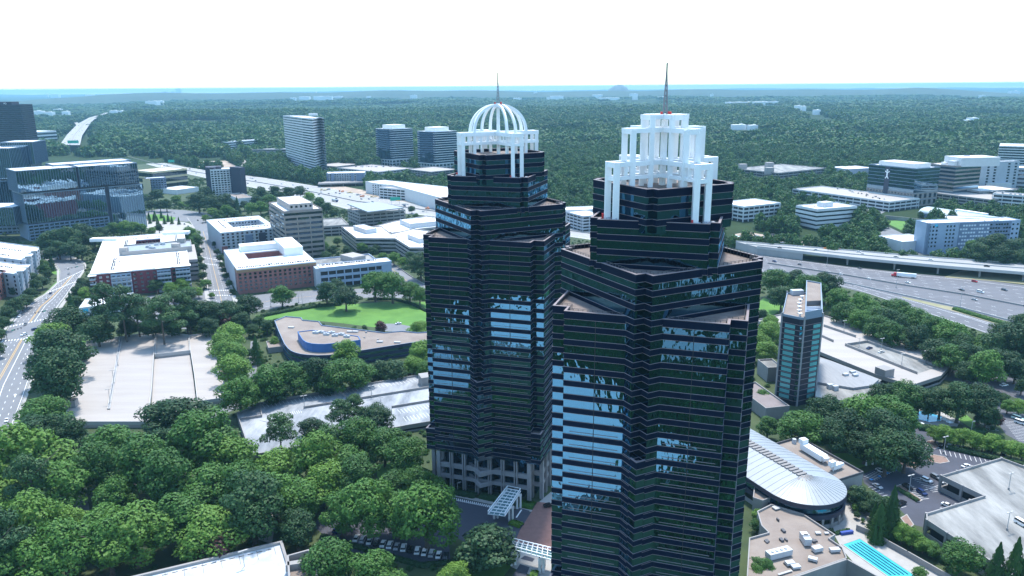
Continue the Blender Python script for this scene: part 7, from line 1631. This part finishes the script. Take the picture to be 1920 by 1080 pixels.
for x, y, n in ((1891, 918, 'farther'), (1888, 994, 'nearer')): lamp(x, y, 7.5, n+' of two lamp posts standing on the weathered deck', 6.4, group='lamps on the weathered deck')
lamp(1704, 925, 8.5, 'white headed lamp post on the narrow hedge island'); lamp(1769, 850, 8.5, 'lamp post beside the white car below the long hedge'); lamp(1820, 815, 7, 'thin lamp post behind the row of small pale trees', twin=False)
lamp(858, 921, 4, 'short white lamp in the hedge left of the domed tower entrance', twin=False, base=False)
for x, y in ((508, 576), (560, 568), (567, 572), (452, 590)): lamp(x, y, 9, 'tall street lamp along the street behind the lawn', twin=False, group='street lamps behind the lawn')
for x, y in ((80, 315), (200, 295), (312, 300), (348, 300), (730, 404), (800, 398), (1550, 500), (1680, 540), (1800, 575)): lamp(x, y, 16, 'tall mast light beside the freeway', twin=True, group='freeway mast lights')
def gantry(px, py, w_, h_, z, label, pole=9):
    x, y = G(px, py, z); t = thing('road_sign', label, 'road sign', (x, y, 0)); mb = MB(); mb.box(x, y, z-h_/2, z+h_/2, w_, .4, .05); mb.build('sign_panel', M_SIGNGREEN, t)
    mb = MB()
    for s_ in (-.4, .4): mb.box(x+s_*w_, y+.5, 0, z+h_/2, .4, .4)
    mb.build('sign_post', M_POLE, t); mb = MB()
    for k in range(3): mb.box(x-w_*.08+rng.uniform(-1, 1)*.3, y-.25, z+h_*(.28-.28*k)-.25, z+h_*(.28-.28*k)+.25, w_*(.7-.15*k), .06, .05)
    return t, mb
t, mb = gantry(741, 373, 15, 5.5, 8, 'large green road sign with a yellow foot beside the white garage'); mb2 = MB(); x, y = G(741, 373, 8); mb2.box(x+4, y-.3, 5.1, 6.2, 6.5, .1, .05); mb2.build('exit_panel', M_YEL, t)
gantry(137, 266, 30, 8, 28, 'green road sign over the distant highway at the left'); gantry(321, 302, 14, 5.5, 9, 'green road sign near the low cream framed office')
def signal(px, py, qx, qy, label, n=3):
    p, q = Vector(G(px, py)), Vector(G(qx, qy)); t = thing('traffic_signal', label, 'traffic light', (p.x, p.y, 0)); mb = MB(); mb.cyl(p.x, p.y, 0, 7.5, .2, .15); mb.build('pole', M_RAIL, t); mb = MB(); mb.bar((p.x, p.y, 6.6), (q.x, q.y, 6.9), .16); mb.build('arm', M_RAIL, t)
    for k in range(n): c = p.lerp(q, .45+.5*k/n); mb = MB(); mb.box(c.x, c.y, 5.9, 7.0, .45, .4); mb.build('signal_head', M_RAIL, t)
    c = p.lerp(q, .38); mb = MB(); mb.box(c.x, c.y, 6.2, 7.0, 2.6, .1, math.atan2(q.y-p.y, q.x-p.x)); mb.build('street_name_plate', M_SIGNGREEN, t)
signal(14, 640, 50, 629, 'dark traffic signal arm at the left corner of the boulevard intersection'); signal(100, 596, 60, 604, 'traffic signal arm reaching from the right over the boulevard'); signal(20, 868, -30, 876, 'traffic signal arm at the lower left edge of the boulevard', 2); signal(160, 510, 122, 518, 'far traffic signal arm by the upper boulevard crosswalk')
mb = MB(); x, y = G(24, 843, 3); mb.box(x, y, 2.4, 3.6, .9, .08, .3); mb.bar((x, y+.1, 0), (x, y+.1, 3), .1); tag(mb.build('warning_sign', M_YEL), 'small yellow diamond sign by the boulevard at the left edge', 'sign')

# white entrance trusses
def truss(label, p0, p1, q0, q1, z, posts):
    P0, P1, Q0, Q1 = [Vector(G(*p, z)) for p in (p0, p1, q0, q1)]; c = (P0+Q1)/2; t = thing('entrance_canopy', label, 'canopy', (c.x, c.y, 0)); g = MB(); r_ = MB()
    for dz_ in (0, 1.3):
        for a_, b_ in ((P0, P1), (Q0, Q1)): r_.bar((*a_, z+dz_), (*b_, z+dz_), .32)
    n = 9
    for i in range(n+1): a_, b_ = P0.lerp(P1, i/n), Q0.lerp(Q1, i/n); r_.bar((*a_, z+.08), (*b_, z+.08), .22); r_.bar((*a_, z+1.3), (*b_, z+1.3), .18); r_.bar((*a_, z), (*a_, z+1.3), .16); r_.bar((*b_, z), (*b_, z+1.3), .16)
    for f in (.33, .66): r_.bar((*P0.lerp(Q0, f), z+.1), (*P1.lerp(Q1, f), z+.1), .16)
    r_.build('white_frame', M_WHITE, t); g.prism([P0, P1, Q1, Q0], z-.28, z-.2, bottom=True); g.build('glass_roof', mat('canopy_glass', (.10, .20, .22), .1), t)
    for px in posts:
        for e in (P0.lerp(P1, px), Q0.lerp(Q1, px)):
            mb = MB()
            for s_ in (-.7, .7): mb.box(e.x+s_, e.y+s_*.4, 0, z, .7, .7, .3)
            mb.box(e.x, e.y, z-1.0, z, 2.4, .7, .38); mb.build('post', M_WHITE, t)
truss('white lattice entrance canopy at the foot of the domed tower', (952, 916), (915, 964), (976, 921), (946, 968), 6.5, (.12, .62))
truss('white lattice entrance canopy beside the foot of the front tower', (964, 1016), (1046, 1036), (957, 1029), (1046, 1053), 6.5, (.06, .66))
pts = [Vector(G(x, y, 3)) for x, y in ((862, 1068), (886, 1040))]; d = (pts[1]-pts[0]); wd = Vector((d.y, -d.x)).normalized()*3; t = thing('walkway_canopy', 'small glass vaulted walkway canopy at the bottom edge', 'canopy', (pts[0].x, pts[0].y, 0))
for k in range(5):
    a_, b_ = pts[0].lerp(pts[1], k/5+.02), pts[0].lerp(pts[1], (k+1)/5-.02); mb = MB()
    for j in range(4):
        u0, u1 = j/4, (j+1)/4; h0, h1 = 2.6+math.sin(math.pi*u0)*.8, 2.6+math.sin(math.pi*u1)*.8; mb.face([(*(a_+wd*u0), h0), (*(b_+wd*u0), h0), (*(b_+wd*u1), h1), (*(a_+wd*u1), h1)])
    mb.build('glass_vault', M_TEAL, t)
    for e in (a_, a_+wd): mb = MB(); mb.cyl(e.x, e.y, 0, 2.6, .1); mb.build('post', M_RAIL, t)
# islands, walls and pool things
for (pts, lab) in ((((1737, 858), (1750, 853), (1772, 857), (1779, 866), (1762, 869), (1744, 866)), 'lot_island'), (((1738, 828), (1748, 826), (1762, 838), (1752, 842), (1740, 836)), 'lot_island'), (((1676, 868), (1700, 862), (1720, 868), (1716, 878), (1694, 876)), 'lot_island'), (((1680, 912), (1688, 910), (1728, 938), (1722, 941)), 'lot_island'), (((1690, 972), (1700, 966), (1712, 984), (1704, 990)), 'lot_island')):
    q = GP(pts); sheet(lab, q, .14, mat('mulch', (.23, .15, .12), .95, var=.15, scale=.8), None); mb = MB(); mb.ring(q, .0, .2, .35, 0); mb.build('kerb', M_WALK, kind='structure')
def wallthing(label, pts, h, w_, m, cat='wall', z=0, name='retaining_wall'):
    mb = MB(); wall_line(mb, [G(*p, z) for p in pts], w_, z, z+h); tag(mb.build(name, m), label, cat)
wallthing('grey stepped wall running beside the lap pool deck', [(1606, 994), (1640, 1008), (1664, 1024), (1700, 1044), (1780, 1090)], 2.4, .5, M_CONC); wallthing('low grey wall beside the pointed trees on the terrace', [(1626, 976), (1650, 992), (1664, 1002)], 1.8, .5, M_CONC)
wallthing('pale concrete wall under the white deck edge by the hotel hall', [(1546, 662), (1600, 684), (1656, 708)], 2.5, .5, M_CONCW); wallthing('long grey wall of the bank above the green field', [(1660, 411), (1700, 415), (1740, 420)], 5, 1, M_CONC)
x, y = G(1588, 1000, .5); mb = MB(); mb.bar((x-2.6, y-.3, .7), (x+2.6, y+.9, .7), 1.1); tag(mb.build('pool_cover_roll', M_SIGNBLUE), 'bright blue rolled pool cover on the white deck of the lap pool', 'pool cover')
for i, (x_, y_) in enumerate(((1726, 798), (1770, 790), (1780, 795))):
    x, y = G(x_, y_, 1); mb = MB(); mb.cyl(x, y, .05, 2.3, .06); mb.cyl(x, y, 2.2, 2.9, 1.8, .1, 10); tag(mb.build('parasol', M_WHITE), 'white parasol on the paving of the small garden pool', 'parasol', 'parasols at the garden pool')
for x_, y_ in ((1624, 871), (1636, 869)):
    x, y = G(x_, y_, .5); mb = MB(); mb.cyl(x, y, .05, .8, .5, .4); mb.cyl(x, y, .8, 2.0, .35, .28); mb.cyl(x, y, 2.0, 2.5, .18, .16); tag(mb.build('garden_statue', M_WHITE), 'small white statue on the shaded grass above the blue bays', 'statue', 'white statues above the blue bays')
# building-site heaps beside the freeway
cols = ['red', 'orange', 'silver', 'white', 'red', 'grey', 'orange', 'white', 'red', 'silver', 'orange', 'mint']
for i, (x_, y_, w_) in enumerate(((1388, 449, 9), (1398, 450, 7), (1420, 444, 5), (1432, 446, 6), (1441, 450, 4), (1449, 442, 7), (1458, 451, 7), (1466, 448, 6), (1472, 454, 6), (1482, 454, 9), (1490, 453, 7), (1384, 445, 5))):
    x, y = G(x_, y_, 0); mb = MB()
    for k in range(6): mb.box(x+rng.uniform(-.5, .5)*w_, y+rng.uniform(-3, 3), .1, rng.uniform(.8, 2.6), rng.uniform(1, 3), rng.uniform(1, 2.4), rng.uniform(0, 3))
    tag(mb.build('material_pile', PAINT[cols[i]]), '%s heap of building material in the yard beside the freeway' % {'mint': 'pale green', 'silver': 'light grey'}.get(cols[i], cols[i]), 'material pile', 'heaps in the building yard')
for i, (x_, y_) in enumerate(((606, 357), (618, 356), (640, 360), (655, 362), (672, 366), (680, 369), (700, 370), (760, 384), (800, 392))):
    x, y = G(x_, y_, 0); mb = MB()
    for k in range(5): mb.box(x+rng.uniform(-5, 5), y+rng.uniform(-4, 4), .1, rng.uniform(1, 3), rng.uniform(2, 5), rng.uniform(1, 3), rng.uniform(0, 3))
    tag(mb.build('material_pile', (M_CREAM, M_CONCW, M_ORANGE)[i % 3]), 'pale heap of building material before the unfinished flats', 'material pile', 'heaps before the unfinished flats')
x, y = G(1560, 467, 8); mb = MB(); mb.box(x, y, 8, 9.2, 16, .6, -.3); tag(mb.build('traffic_barrier', PAINT['orange']), 'orange work barrier on the flyover deck', 'barrier')
